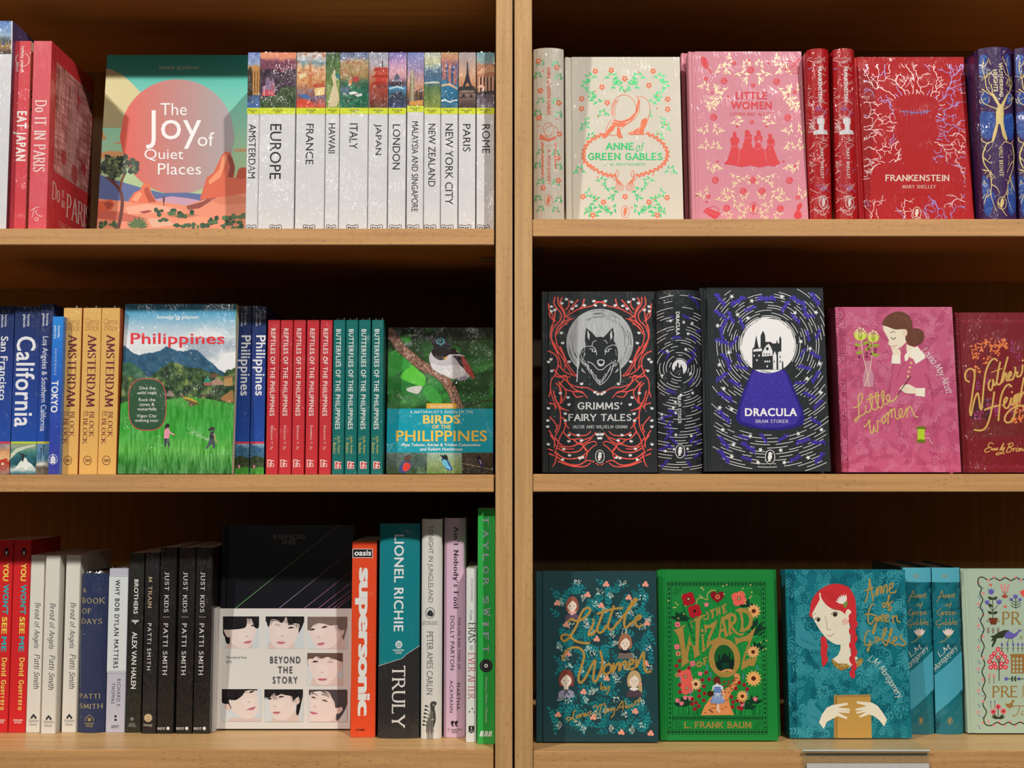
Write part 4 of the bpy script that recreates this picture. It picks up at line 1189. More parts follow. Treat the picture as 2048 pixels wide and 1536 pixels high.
CR, SIL, BLU = 'b00e16', 'e0c8c8', '8c92dc'
def veins_spine(A):
    rnd = random.Random(4)
    for i in range(34):
        y = 190 + i * 31
        sd = rnd.random() < .5
        x = 182 if sd else 312
        if 240 < y < 500 or 780 < y < 1010: ln = 46
        else: ln = 88
        bolt(A, rnd.choice((SIL, SIL, BLU)), x + (y - 640) * .035, y, (0 if sd else math.pi) + jit(rnd, .9), ln, 3, rnd, 2, 8, 'foil', (172, 180, 352, 1262))
S = book('red cloth spine with white veins and a silver bust, beside the pale pink cover', 1621, 1665, 100, Z_TR, .048, CR, hard=True, B=.13, mat='wrap', bulge=.006, group='veined red cloth spines')
A = Art(S, 'wrap', (1560, 60, 3.338), 'spine_art')
veins_spine(A); A.up(2)
A.p(CR, '232,600 305,600 315,705 232,705'); A.up(); A.name = 'bust_emblem'
A.p('d8d4d8', '238,602 262,594 290,600 292,630 286,640 284,672 310,680 316,704 218,706 222,682 252,672 250,640 240,630', mat='foil')
A.text('FRANKENSTEIN', 246, 256, 272, 485, 'ded4d4', 'sx', 90, mat='foil', name='title'); A.text('MARY SHELLEY', 262, 796, 284, 1000, 'ded4d4', 'sb', 90, sp=1.15, mat='foil', name='author_name')
puffin(A, 'd8c8c8', 284, 1158, 42, 4, 'foil'); A.done()
dup(S, 1673, 'red cloth spine with white veins and a silver bust, against the face-out red cover')

S = book('scarlet cloth hardcover face out, branching white veins around a plain dark bust outline', 1718, 1950, 114, Z_TR, .064, CR, face=True, hard=True, T=.024, lean=5, mat='cloth')
A = Art(S, 'matte', (1560, 60, 3.338))
rnd = random.Random(21)
lim = (556, 226, 1240, 1262)
cx, cy = 908, 600
bust = P('750,480 790,445 850,430 910,426 970,432 1030,455 1062,490 1052,560 1035,590 1060,640 1062,700 1030,750 1024,860 1040,884 1130,892 1190,920 1225,990 1232,1095 590,1098 596,990 630,915 700,888 790,880 812,860 808,760 772,720 755,660 780,620 760,560')
occ = {}
vid = [0]
def vein(x, y, a, ln, w, col, depth=3, me=0):
    """a jagged line that stops where another already runs"""
    vid[0] += 1; me = vid[0]
    pts = [(x, y)]
    kids = []
    a0 = a
    for i in range(int(ln / 10)):
        a = a0 + (a - a0) * .5 + jit(rnd, .85)
        nx, ny = x + math.cos(a) * 10, y + math.sin(a) * 10
        if not (lim[0] < nx < lim[2] and lim[1] < ny < lim[3]): break
        hit = [occ.get((int(nx / 11) + u, int(ny / 11) + v)) for u in (-1, 0, 1) for v in (-1, 0, 1)]
        if i > 2 and any(h is not None and h != me for h in hit): break
        x, y = nx, ny
        occ[(int(x / 11), int(y / 11))] = me
        pts.append((x, y))
        if depth and i > 1 and rnd.random() < .34: kids.append((x, y, a0 + rnd.choice((-1, 1)) * (.5 + .5 * rnd.random())))
    if len(pts) > 1: A.l(col, w, pts, smooth=False, mat='foil', taper=.35)
    for q in kids: vein(q[0], q[1], q[2], ln * .5, w * .85, col, depth - 1, me)
seeds = []
for i, (x, y) in enumerate(catmull(bust, 5, True)):
    if y > 1080: a = math.pi / 2
    else: a = math.atan2(y - (640 if y < 860 else 860), (x - cx) * 1.1)
    if i % 2: seeds.append((x, y, a, 120 + rnd.random() * 260))
for i in range(64):
    e = rnd.random(); sd = rnd.choice('llrrttb')
    x, y, a = {'l': (560, 240 + e * 1010, 0), 'r': (1236, 240 + e * 1010, math.pi), 't': (562 + e * 670, 230, math.pi / 2), 'b': (562 + e * 670, 1258, -math.pi / 2)}[sd]
    seeds.append((x, y, a, 140))
rnd.shuffle(seeds)
for k, q in enumerate(seeds):
    vein(q[0], q[1], q[2] + jit(rnd, .3), q[3], 4.2, SIL if k % 5 < 3 else BLU, 3, k)
A.up(2); A.p(CR, bust, mat='cloth')
A.up()
for i in range(170):
    q = rnd.choice(bust); A.c(SIL, q[0] + jit(rnd, 34), q[1] + jit(rnd, 26), 1.6, mat='foil', n=5) if rnd.random() < .35 else None
A.up(); A.l('5a88d0', 4, '808,545 850,546 900,554 950,550 1003,541')
for x in (826, 846, 874, 895, 917, 940, 965, 985): A.l('5a88d0', 3.5, [(x, 532), (x - 6, 562)] if x % 2 else [(x, 536), (x + 4, 572)], False)
A.text('FRANKENSTEIN', 703, 966, 1130, 1010, 'cdbcae', 'slab', mat='foil', name='title', sp=.9); A.text('MARY SHELLEY', 817, 1035, 1042, 1058, 'cdbcae', 'r', mat='foil', name='author_name', sp=1.3)
puffin(A, 'd8c8b8', 914, 1222, 40, 4, 'foil'); A.done()

PUR, GO = '3c1f56', 'e0c888'
S = book('purple cloth spine with a pale gold tree, next to the face-out scarlet cover', 1966, 2035, 98, Z_TR, .048, PUR, hard=True, B=.13, mat='wrap', bulge=.008, group='purple cloth spines with gold tree')
A = Art(S, 'wrap', (1560, 60, 3.338), 'spine_art'); A.scatter = True
rnd = random.Random(9)
def blob(c, t): A.p(c, t, True)
for t in ('1335,560 1390,555 1420,590 1420,660 1395,735 1350,715 1335,650', '1475,600 1510,565 1548,570 1560,650 1540,740 1500,715 1478,660', '1330,180 1370,185 1360,260 1345,330 1330,300', '1490,180 1525,185 1528,300 1505,280', '1350,980 1380,1000 1390,1060 1420,1120 1400,1220 1370,1240 1352,1100', '1540,980 1560,1000 1568,1200 1520,1240 1500,1120', '1340,420 1380,440 1380,500 1338,500', '1500,440 1535,430 1540,500 1500,500'):
    blob('2a4a9c', t)
A.up()
for i in range(60):
    t = rnd.choice(((1375, 640, 30, 75), (1518, 650, 28, 75), (1372, 1120, 20, 100), (1530, 1120, 22, 100), (1348, 240, 14, 60)))
    x, y = t[0] + jit(rnd, t[2]), t[1] + jit(rnd, t[3])
    A.l('4a78c8', 3.5, [(x - 9, y + 7), (x, y - 6), (x + 10, y + 2)])
A.up()
A.p(GO, '1425,560 1438,520 1410,470 1395,440 1410,435 1430,470 1448,505 1458,510 1475,480 1500,440 1512,440 1490,490 1475,530 1478,570 1475,620 1485,680 1505,735 1495,755 1470,720 1452,640 1440,640 1430,700 1412,755 1398,760 1408,700 1425,640', mat='foil')
for t in ('1405,450 1370,400 1360,330 1345,260 1350,200', '1500,450 1530,400 1518,320 1500,250 1510,190', '1430,540 1390,520 1350,490 1340,450', '1480,540 1515,520 1540,490 1545,450', '1400,440 1400,400 1380,350 1390,300', '1400,755 1370,760 1345,740 1345,720', '1500,755 1530,765 1552,740', '1500,760 1480,760 1450,800',
          '1372,765 1352,830 1360,900 1390,960 1400,1040 1395,1100 1410,1160 1430,1220', '1540,765 1558,830 1548,920 1520,1000 1500,1080 1510,1150 1540,1220', '1350,850 1375,880 1400,900', '1356,940 1385,950 1425,1000', '1400,1040 1430,1060 1450,1100', '1552,880 1530,900 1500,960', '1520,1010 1545,1040 1560,1080', '1400,1100 1370,1120 1360,1160',
          '1360,330 1385,300 1420,280', '1345,260 1370,230 1380,200', '1518,320 1490,300 1470,250', '1500,250 1480,220 1470,190', '1505,1080 1480,1120 1460,1140', '1345,400 1375,430 1400,450', '1530,400 1545,370 1540,330', '1440,1160 1480,1230 1500,1250'):
    A.l(GO, 7, t, taper=.6, mat='foil')
for i in range(50):
    x, y = rnd.choice((jit(rnd, 30) + 1370, jit(rnd, 30) + 1530)), rnd.choice((240 + 260 * rnd.random(), 780 + 440 * rnd.random()))
    A.l(GO, 4, [(x, y), (x + jit(rnd, 14), y - 16), (x + jit(rnd, 20), y - 30)], taper=.5, mat='foil')
A.text('WUTHERING', 1446, 232, 1472, 460, 'e6d8b0', 'sx', 90, name='title'); A.text('HEIGHTS', 1408, 278, 1436, 425, 'e6d8b0', 'sx', 90, name='title')
A.text('EMILY BRONTE', 1446, 795, 1472, 985, 'dcc898', 'sb', 90, sp=1.15, name='author_name')
puffin(A, GO, 1466, 1165, 42, 4, 'foil'); A.done()
dup(S, 2040, 'purple cloth spine with a gold tree, cut by the right edge of the photo')


# ================================================================== MIDDLE LEFT SHELF
def navy(A, x0, y0, x1, y1, a='20305e', b='2050b0'):
    A.photo(x0, y0, x1, y1, 1, 40, lambda U, V: stops(V, [(0, a), (.45, '26408c'), (1, b)]))
g_lp = 'blue travel guides with a photo strip at the foot'
def bluebook(x0, x1, top, xa, xb, y, label, title, tb, logo, band, pic, f='sb', group=g_lp, frame=(0, 560, 3.414), yband=1105, extra=None, B=.13):
    S = book(label, xa, xb, top, Z_ML, y, '24407e', B=B, mat='wrap', group=group)
    A = Art(S, 'wrap', frame, 'spine_art')
    navy(A, x0 - 30, 170 if frame[0] == 0 else 160, x1 + 30, yband)
    A.up()
    A.name = 'spine_photograph'
    A.photo(x0 - 40, yband, x1 + 20, 1325, max(14, int((x1 - x0) / 3)), 50, pic)
    A.up(); A.rect(band, x0 - 40, yband - 2, x1 + 30, yband + 12)
    if extra: extra(A)
    A.text(title, tb[0], tb[1], tb[2], tb[3], 'f0f2f8', f, 90, name='title')
    if logo:
        m = (logo[0] + logo[2]) / 2
        A.text('lonely', m + 3, logo[1], logo[2], logo[3] - 5, 'dfe4f0', 'sb', 90, name='publisher_name'); A.text('planet', logo[0], logo[1], m - 1, logo[3], 'dfe4f0', 'sb', 90, name='publisher_name')
    A.done(); return S
bluebook(-30, 60, 612, -22, 18.5, .085, 'blue guide lettered San Francisco, at the left edge of the middle shelf', 'San Francisco', (0, 385, 50, 820), (5, 238, 48, 326), 'd8384c',
         picture([(0, '7888a8'), (.3, 'e0a878'), (.55, 'd8b088'), (.62, 'b03828'), (1, 'a08078')], 60, 6, 8, 31), extra=shapes(('c03c28', '0,1230 50,1215 50,1230 0,1245'), ('e8e0d8', '10,1250 26,1245 26,1262 10,1264')))
bluebook(82, 255, 612, 20, 71.5, .082, 'wide dark blue guide lettered California, surfer photo at its foot', 'California', (106, 385, 236, 1002), (153, 236, 205, 324), 'b8d838',
         picture([(0, 'a0a888'), (.15, '98a890'), (.3, '4a8880'), (.5, '206070'), (.7, '1c5868'), (.85, 'd8e4e4'), (1, '306878')], 50, 6, 8, 32),
         extra=shapes(('c8d8c0', '70,1190 110,1150 170,1135 240,1120 240,1135 180,1150 120,1175 80,1215 70,1230'), ('e0ecec', '100,1290 130,1250 160,1215 178,1215 190,1240 220,1260 235,1290 200,1275 180,1300 150,1280'), ('20282c', '148,1215 146,1195 125,1185 128,1181 150,1188 155,1180 160,1190 186,1198 184,1202 164,1200 164,1220 158,1240 150,1240')))
bluebook(262, 345, 608, 72, 97.5, .080, 'slim blue guide with a long Californian place name, palm photo at its foot', 'Los Angeles & Southern California', (272, 386, 322, 1032), (286, 230, 332, 318), 'd8c838',
         picture([(0, '6a90b0'), (.4, '4a80a8'), (.65, '7898a8'), (.72, 'b0b0a8'), (.8, '605a50'), (1, '706858')], 40, 6, 8, 33), f='s',
         extra=shapes(('2a3028', '290,1130 300,1126 310,1132 302,1136 298,1200 294,1200 296,1136'), ('2a3028', '276,1150 282,1146 290,1152 284,1156 280,1230 277,1230 279,1156'), ('d8d8d0', '245,1256 300,1240 322,1250 322,1264 245,1266')))
S = book('slimmest bright blue guide lettered TOKYO, shorter than its blue neighbours', 96.5, 118, 633, Z_ML, .060, '2478d8', B=.12, mat='wrap')
A = Art(S, 'wrap', (0, 560, 3.414), 'spine_art')
A.photo(320, 248, 440, 1330, 2, 40, lambda U, V: stops(V, [(0, '2890ec'), (.3, '2470d8'), (.6, '2c50b8'), (1, '3a40a8')]))
A.up(); A.text('TOKYO', 350, 686, 396, 905, 'f0f4fa', 'sx', 90, sp=1.05, name='title'); A.text('EXPERIENCE', 371, 470, 386, 650, 'c8e0f8', 's', 90, sp=1.5, name='subtitle')
A.text('lonely', 390, 312, 412, 396, 'd8ecfa', 'sb', 90, name='publisher_name'); A.text('planet', 366, 312, 386, 400, 'd8ecfa', 'sb', 90, name='publisher_name')
A.name = 'pagoda_mark'
A.ring('e0e8f8', 362, 1224, 30, 3, ry=33); A.p('e0e8f8', '342,1214 362,1200 382,1214 376,1218 348,1218'); A.p('e0e8f8', '340,1230 350,1220 374,1220 384,1230 376,1234 348,1234'); A.p('e0e8f8', '346,1236 378,1236 378,1250 346,1250'); A.rect('e0e8f8', 359, 1188, 365, 1204); A.done()

S = book('mustard Amsterdam guide leaning on the blue TOKYO guide, first of three', 117.5, 155, 616, Z_ML, .070, 'e8b868', hard=False, B=.13, mat='wrap', group='three mustard yellow Amsterdam guides')
A = Art(S, 'wrap', (0, 560, 3.414), 'spine_art')
MAR = '6e2838'
def mustard(A):
    A.text('AMSTERDAM', 459, 372, 520, 868, MAR, 'db', 90, name='title', sp=.85)
    A.text('BLOCK', 474, 898, 508, 1072, MAR, 'd', 90, name='title'); A.text('BY', 448, 896, 470, 932, MAR, 'd', 90, name='title'); A.text('BLOCK', 430, 944, 462, 1122, MAR, 'd', 90, name='title')
    A.l(MAR, 3, '440,896 438,936', False)
    A.text('Cierra', 450, 262, 542, 302, 'a06848', 'kt', name='author_name', ang=4); A.text('Block', 452, 300, 545, 346, 'a06848', 'kt', name='author_name', ang=4)
    A.name = 'publisher_logo'; A.ring('5a3028', 463, 1232, 27, 4, ry=30); A.text('OH', 447, 1221, 480, 1243, '4a2828', 'sx', merge=True, name='publisher_logo')
mustard(A); A.done(); film(S, 5)
F_ = Art(Flat(S.sideface), 'satin'); F_.rect('b85830', 0, 0, 1, 1); F_.done()
dup(S, 157, 'mustard Amsterdam guide between its two copies, middle of the three'); dup(S, 194.5, 'mustard Amsterdam guide beside the rice field cover, last of three')

# rice field guide
S = book('tall paperback face out with mountains above a bright green rice field', 235, 463.5, 608, Z_ML, .068, '5a8848', face=True, T=.013, lean=3.5, mat='satin')
A = Art(S, 'wrap', (0, 560, 3.414), 'cover_photograph')
def rice(U, V):
    X = 820 + U * 780; Y = 165 + V * 1155
    n = fbm(U * 5, V * 7, 41); n2 = fbm(U * 60, V * 14, 42); n3 = fbm(U * 26, V * 34, 43, 5); n4 = fbm(U * 120, V * 22, 47, 3)
    c = stops(V, [(0, '2a8cba'), (.06, '58a8d0'), (.14, 'b4d0e2'), (.22, 'd8e2ea'), (.32, 'e8ecee'), (.45, 'e0e0e4')])
    c = over(c, np.clip((fbm(U * 3 + 2, V * 9, 44) - .5) * 5, 0, 1) * (V > .1) * .75, 'f4f6f8')
    c = over(c, np.clip((fbm(U * 3, V * 8, 45) - .58) * 6, 0, 1) * (V > .2) * .7, '8aa0b8')
    def below(pts, rag, f, sd):
        return (Y > np.interp(X, [p[0] for p in pts], [p[1] for p in pts]) + (fbm(U * f, U * 0 + sd, sd) - .5) * rag).astype(float)
    m = below([(820, 440), (870, 455), (920, 495), (965, 515), (1010, 500), (1060, 500), (1100, 490), (1140, 458), (1200, 475), (1250, 490), (1300, 478), (1350, 484), (1390, 520), (1430, 560), (1490, 610), (1530, 640), (1600, 640)], 16, 20, 1)
    c = over(c, m, np.array(hx('2c5c7c'), float) + (n3[..., None] - .5) * 60 + (V[..., None] - .35) * -60)
    m = below([(820, 590), (900, 560), (960, 600), (1000, 640), (1060, 700), (1600, 720)], 16, 20, 2)
    c = over(c, m * (X < 1080), np.array(hx('3c6a50'), float) + (n3[..., None] - .5) * 90)
    m = below([(820, 640), (1010, 680), (1060, 640), (1110, 600), (1160, 575), (1220, 570), (1290, 590), (1340, 600), (1400, 610), (1470, 640), (1520, 660), (1540, 620), (1570, 610), (1600, 610)], 46, 24, 3)
    c = over(c, m, np.array(hx('34502e'), float) + (n3[..., None] - .45) * 150 * np.array((1.0, 1.0, .6)))
    c = over(c, m * np.clip((n3 - .62) * 8, 0, 1) * .6, '98a050')
    m = below([(820, 850), (880, 830), (1000, 812), (1130, 820), (1240, 800), (1330, 800), (1420, 812), (1500, 830), (1600, 850)], 8, 20, 4)
    g = stops(V, [(.5, '4a9a30'), (.62, '3aa038'), (.75, '3ea83c'), (.86, '58b048'), (.93, '3c8c3c'), (1, '3a8040')]) + (n2[..., None] - .5) * 70 + (n4[..., None] - .5) * 110 * np.clip((V[..., None] - .68) * 4, 0, 1)
    c = over(c, m, g)
    return c
A.photo(800, 160, 1610, 1325, 200, 270, rice)
A.up()
for col, t in (('6a5838', '1250,800 1300,812 1350,832 1358,846 1300,864 1280,850 1296,838 1255,815'), ('c8a838', '1255,796 1320,812 1352,834 1346,838 1290,818 1252,806'), ('a87848', '1500,810 1540,780 1590,750 1596,830 1560,840 1530,825'),
               ('2a9070', '1392,702 1400,676 1418,662 1440,690 1444,702'), ('c85858', '1396,702 1440,702 1440,718 1396,718'), ('b08878', '1440,700 1475,672 1520,690 1530,715 1450,718'), ('907050', '1520,660 1590,650 1590,664 1530,672'), ('b89058', '1530,675 1588,664 1588,722 1530,722'),
               ('705038', '1440,640 1480,640 1484,665 1440,665'), ('988078', '1135,790 1155,752 1170,760 1190,788 1186,796'), ('887060', '1232,795 1238,768 1254,790 1252,798'), ('5a4a38', '1360,790 1440,775 1450,784 1370,800')):
    A.p(col, t)
A.up()
# walkers in the field
A.p('2a2420', '1124,1016 1128,990 1140,979 1156,982 1160,998 1150,1006 1140,1020 1134,1050 1126,1050'); A.p('e89ab0', '1126,1020 1144,1008 1156,1018 1160,1040 1152,1084 1120,1084 1120,1040')
A.l('e8a8b8', 9, '1150,1022 1165,1045 1188,1056', False); A.c('c89078', 1190, 1057, 5); A.p('3a4050', '1120,1082 1152,1082 1160,1140 1152,1142 1142,1108 1130,1140 1122,1136')
A.p('2a2828', '1418,1022 1440,1004 1462,1002 1470,1018 1460,1030 1446,1026 1424,1030'); A.p('30343c', '1434,1036 1460,1030 1464,1060 1458,1090 1430,1086'); A.l('c89078', 7, '1460,1050 1472,1092 1482,1112', False)
A.p('4a5260', '1430,1084 1460,1086 1470,1118 1468,1152 1458,1154 1450,1122 1432,1130 1410,1156 1404,1150 1424,1110')
rnd = random.Random(12)
for k in range(90):
    t = rnd.random(); A.c(rnd.choice(('dcecdc', 'a8d4a0', 'c4e0c0')), 1290 + 140 * t + jit(rnd, 16), 1025 + 70 * t + jit(rnd, 24 * (1.1 - t)), 1.5 + 2.2 * rnd.random(), n=6)
A.name = 'highlights_badge'
A.l('e04858', 5, [(1006 + 128 * (1 if math.cos(a) > 0 else -1) * abs(math.cos(a)) ** .75, 850 + 177 * (1 if math.sin(a) > 0 else -1) * abs(math.sin(a)) ** .62) for a in [i * math.pi / 24 for i in range(49)]], False)
A.z -= .5; A.p('30583c', [(1006 + 126 * (1 if math.cos(a) > 0 else -1) * abs(math.cos(a)) ** .75, 850 + 175 * (1 if math.sin(a) > 0 else -1) * abs(math.sin(a)) ** .62) for a in [i * math.pi / 24 for i in range(48)]])
A.z += 1
for t, x0, y0, x1, y1 in (('Dive the', 953, 727, 1060, 748), ('wild reefs', 944, 759, 1069, 780), ('Rock the', 948, 807, 1061, 828), ('caves &', 953, 838, 1055, 860), ('waterfalls', 938, 870, 1069, 891), ('Vigan City', 935, 917, 1069, 943), ('walking tour', 921, 949, 1082, 974)):
    A.text(t, x0, y0, x1, y1, 'f4f4f0', 's', name='highlights_badge', merge=True)
A.text('Philippines', 892, 362, 1532, 462, 'e8323c', 'sb', name='title')
A.text('lonely', 1074, 240, 1186, 274, 'f0f4f8', 'sb', name='publisher_name'); A.text('planet', 1242, 240, 1358, 274, 'f0f4f8', 'sb', name='publisher_name')
A.name = 'globe_mark'; A.c('eef4f8', 1214, 259, 16); A.up(); A.p('7ab0cc', '1206,250 1220,248 1218,262 1208,268'); A.done()

ricemini = picture([(0, 'b8d0e0'), (.18, '4878a0'), (.32, '3a6080'), (.4, '3c5030'), (.62, '465a34'), (.68, '4aa03c'), (1, '3a8838')], 60, 8, 12, 34, ridges=[([(0, .15), (.3, .05), (.6, .14), (1, .2)], '3c6c94', .08, 2), ([(0, .45), (.5, .35), (1, .42)], '34482c', .1, 4), ([(0, .68), (1, .64)], '48a03c', .04, 5)])
def mini(A):
    A.c('e8a0b0', 60, 1232, 7, 16); A.c('2a2420', 58, 1218, 5)
def philspine(x0, xa, xb, label, y):
    fr = (460, 560, 3.303)
    S = bluebook(x0, x0 + 90, 612, xa, xb, y, label, 'Philippines', (52, 366, 134, 764), (68, 218, 110, 306), 'd83c58', ricemini, 'sb', 'two blue Philippines guides', fr, 1070, mini)
    return S
S = philspine(38, 469.5, 497.5, 'dark blue spine lettered Philippines touching the rice field cover', .098)
dup(S, 499.5, 'dark blue spine lettered Philippines touching the first red reptile guide')

fr = (460, 560, 3.303)
ordn = ('first', 'second', 'middle', 'fourth', 'last')
S = book('thin red reptile guide next to the blue Philippines spine, first of five', 531, 555.5, 640, Z_ML, .092, 'c8323c', B=.125, mat='wrap', group='five red reptile guides')
A = Art(S, 'wrap', fr, 'spine_art')
A.text('REPTILES OF THE PHILIPPINES', 266, 320, 297, 898, 'f4e8e4', 'sb', 90, name='title', sp=1.08); A.text('Emerson Y. Sy', 264, 962, 285, 1122, 'f0d4cc', 's', 90, name='author_name', sp=1.05)
def jb(A, x, y, c='f4e8e8'):
    A.name = 'publisher_logo'
    A.l(c, 5, [(x - 18, y - 22), (x - 18, y + 22), (x - 4, y + 22), (x - 4, y - 8)], False); A.l(c, 5, [(x - 20, y - 23), (x + 4, y - 23)], False)
    A.l(c, 5, [(x + 4, y - 20), (x + 4, y + 20), (x + 20, y + 20), (x + 20, y), (x + 6, y)], False); A.l(c, 5, [(x + 8, y - 18), (x + 22, y - 18)], False)
jb(A, 268, 1213); A.done(); film(S, 9)
for i, xa in enumerate((557, 583, 610, 637)):
    dup(S, xa, 'thin red reptile guide, %s of the five red spines' % ordn[i + 1])
S = book('thin teal butterfly guide right after the red reptile guides', 663.5, 687.5, 640, Z_ML, .090, '10706e', B=.125, mat='wrap', group='four teal butterfly guides')
A = Art(S, 'wrap', fr, 'spine_art')
A.text('BUTTERFLIES OF THE PHILIPPINES', 698, 325, 730, 986, 'eef2f0', 'sb', 90, name='title', sp=1.08)
A.text('Jade Aster', 706, 1030, 728, 1150, 'c8c070', 's', 90, name='author_name'); A.text('T. Badon', 682, 1040, 702, 1145, 'c8c070', 's', 90, name='author_name')
A.name = 'publisher_logo'
A.p('c03848', '690,1200 734,1200 734,1248 690,1248'); A.up(); jb(A, 712, 1224); A.done(); film(S, 8)
for xa, t in ((689, 'thin teal butterfly guide, second of four from the red spines'), (714.5, 'thin teal butterfly guide, third of four from the red spines'), (741, 'thin teal butterfly guide standing beside the bird guide cover')): dup(S, xa, t)

# bird guide
S = book('field guide face out with a dark bird on a branch above a turquoise title band', 772.5, 986, 655, Z_ML, .108, '2a6a30', face=True, T=.016, lean=3, mat='satin')
A = Art(S, 'wrap', fr, 'cover_photograph')
def jungle(U, V):
    n = fbm(U * 4, V * 5, 51, 3); n2 = fbm(U * 7 + 3, V * 8, 52, 3)
    c = stops(V, [(0, '1c3418'), (.2, '24461c'), (.45, '2c7430'), (.75, '2c8038'), (1, '225a24')]) + (n[..., None] - .5) * 90
    c = over(c, np.clip((n2 - .52) * 7, 0, 1) * .7, '123012')
    c = over(c, np.clip((fbm(U * 5 + 9, V * 6, 53, 3) - .6) * 9, 0, 1) * .8, '4cb040')
    return c
A.photo(1030, 300, 1770, 850, 90, 80, jungle)
A.up(); A.p('58c838', '1160,590 1200,560 1250,600 1290,640 1280,700 1220,690 1150,660 1125,640', True); A.p('2f9a34', '1060,480 1140,480 1200,560 1140,600 1050,640', True); A.p('389c3c', '1280,720 1330,700 1400,780 1380,830 1300,790', True)
A.p('cfd0cc', '1165,720 1200,705 1265,700 1262,725 1240,752 1205,745 1175,735', True); A.p('3a8838', '1290,320 1360,316 1340,340 1300,350', True); A.l('1c2c18', 8, '1560,420 1640,370 1700,360'); A.l('3a3020', 10, '1590,830 1700,795 1755,800')
A.up(); A.photo(1040, 300, 1041, 301, 1, 1, jungle)
rnd = random.Random(6)
for w, c in ((66, '5a3c30'), (58, '8a6452')):
    A.l(c, w, '1050,335 1090,390 1130,450 1200,510 1260,560 1340,600 1400,640 1450,700 1480,760 1510,850')
    A.z += .3
bp = catmull(P('1050,335 1090,390 1130,450 1200,510 1260,560 1340,600 1400,640 1450,700 1480,760 1505,840'), 12)
for k in range(240):
    q = rnd.choice(bp); A.c(rnd.choice(('b09080', '6a4638', 'c8a898', '4c3028', 'a07868')), q[0] + jit(rnd, 24), q[1] + jit(rnd, 22), 5 + 5 * rnd.random(), 3 + 2 * rnd.random(), rot=1, n=6)
A.up()
A.p('c8c4cc', '1320,540 1316,500 1335,468 1380,455 1450,450 1500,470 1540,510 1570,550 1590,600 1580,640 1540,650 1470,655 1400,620 1340,590', True)
A.p('1c1a20', '1335,380 1370,372 1410,372 1440,400 1455,440 1430,460 1380,470 1340,490 1330,470 1345,440 1330,415', True); A.p('5a6070', '1268,374 1310,374 1345,385 1370,400 1350,420 1310,395')
A.p('2a2a30', '1300,390 1345,385 1362,412 1340,418')
A.p('241c20', '1335,480 1400,462 1480,450 1500,475 1540,500 1580,560 1600,620 1540,590 1480,510 1430,520 1400,530 1360,520', True)
A.up(); A.p('d0ccd8', '1410,520 1450,492 1520,490 1560,505 1530,505 1480,500 1440,525'); A.p('d8a048', '1408,516 1430,505 1440,512 1425,526'); A.p('a83c30', '1525,500 1560,530 1590,580 1618,655 1580,630 1545,580', True)
A.c('3a7888', 1392, 405, 29, 25); A.up(); A.c('101418', 1390, 405, 14); A.c('d8e8f0', 1388, 402, 4)
A.p('e4e4e8', '1330,550 1400,570 1480,560 1540,580 1555,620 1500,650 1420,630 1350,595', True); A.l('2a2428', 10, '1500,650 1480,680 1468,700', False); A.l('2a2428', 7, '1530,650 1495,700', False); A.p('9a94a8', '1480,650 1560,632 1570,655 1520,668')
for k in range(60): A.l(rnd.choice(('f4f4f6', 'c8c8d0')), 3, [(1340 + 200 * rnd.random(), 560 + 60 * rnd.random()) for _ in (0,)] * 1 + [(1340 + 200 * rnd.random(), 590)] if False else [(x := 1350 + 180 * rnd.random(), y := 565 + 60 * rnd.random()), (x + 12, y + 8)], False)
A.up(); A.name = 'title_band'
A.rect('00a2bc', 1020, 850, 1760, 1140); A.p('e8b040', '1298,815 1497,815 1497,850 1298,850')
A.name = 'small_bird_photographs'
A.photo(1030, 1140, 1302, 1290, 50, 28, picture([(0, '607870'), (.5, '485c58'), (1, '3a5a30')], 70, 6, 4, 61)); A.photo(1302, 1140, 1532, 1290, 44, 28, picture([(0, '9ab8b0'), (.5, '88a070'), (1, '6a9048')], 60, 5, 4, 62)); A.photo(1532, 1140, 1770, 1290, 44, 28, picture([(0, '483c30'), (.5, '3c3428'), (1, '2a2a1c')], 40, 5, 3, 63))
A.up(2)
A.p('304888', '1120,1240 1140,1205 1165,1190 1190,1200 1196,1230 1180,1260 1150,1275 1115,1265', True); A.p('d84030', '1150,1210 1185,1212 1190,1240 1160,1265 1140,1250', True); A.p('5a4438', '1152,1185 1160,1162 1180,1156 1195,1165 1208,1164 1192,1176 1188,1198 1160,1200', True)
A.p('2858a0', '1398,1190 1410,1168 1430,1175 1450,1210 1470,1250 1452,1262 1420,1240', True); A.p('68c0e0', '1402,1195 1425,1185 1445,1225 1460,1250 1430,1242 1408,1220', True); A.p('202428', '1388,1156 1410,1160 1420,1154 1436,1164 1438,1190 1412,1182', True); A.l('6a5040', 5, '1440,1255 1434,1285', False); A.l('6a5040', 5, '1456,1255 1462,1285', False)
A.l('988058', 5, '1535,1212 1640,1232 1755,1258'); A.p('3c2458', '1630,1180 1645,1175 1668,1195 1678,1225 1668,1240 1645,1215', True); A.p('1c1a20', '1625,1170 1640,1158 1655,1166 1655,1180 1635,1186', True); A.l('2a2038', 9, '1662,1235 1668,1285', False); A.l('e8e8e8', 4, '1650,1190 1660,1215', False)
A.text('BIRDS', 1275, 892, 1520, 950, 'f2d470', 'sx', name='title'); A.text('OF THE', 1336, 957, 1458, 983, 'f2d470', 'sx', name='title'); A.text('PHILIPPINES', 1098, 994, 1697, 1066, 'f2c850', 'sb', name='title')
A.text("A NATURALIST'S GUIDE TO THE", 1190, 862, 1605, 880, 'eaf4f4', 'sb', sp=1.3, name='subtitle'); A.text('3rd EDITION', 1324, 825, 1472, 844, 'f6f0e0', 'sb', sp=1.2, name='edition_note')
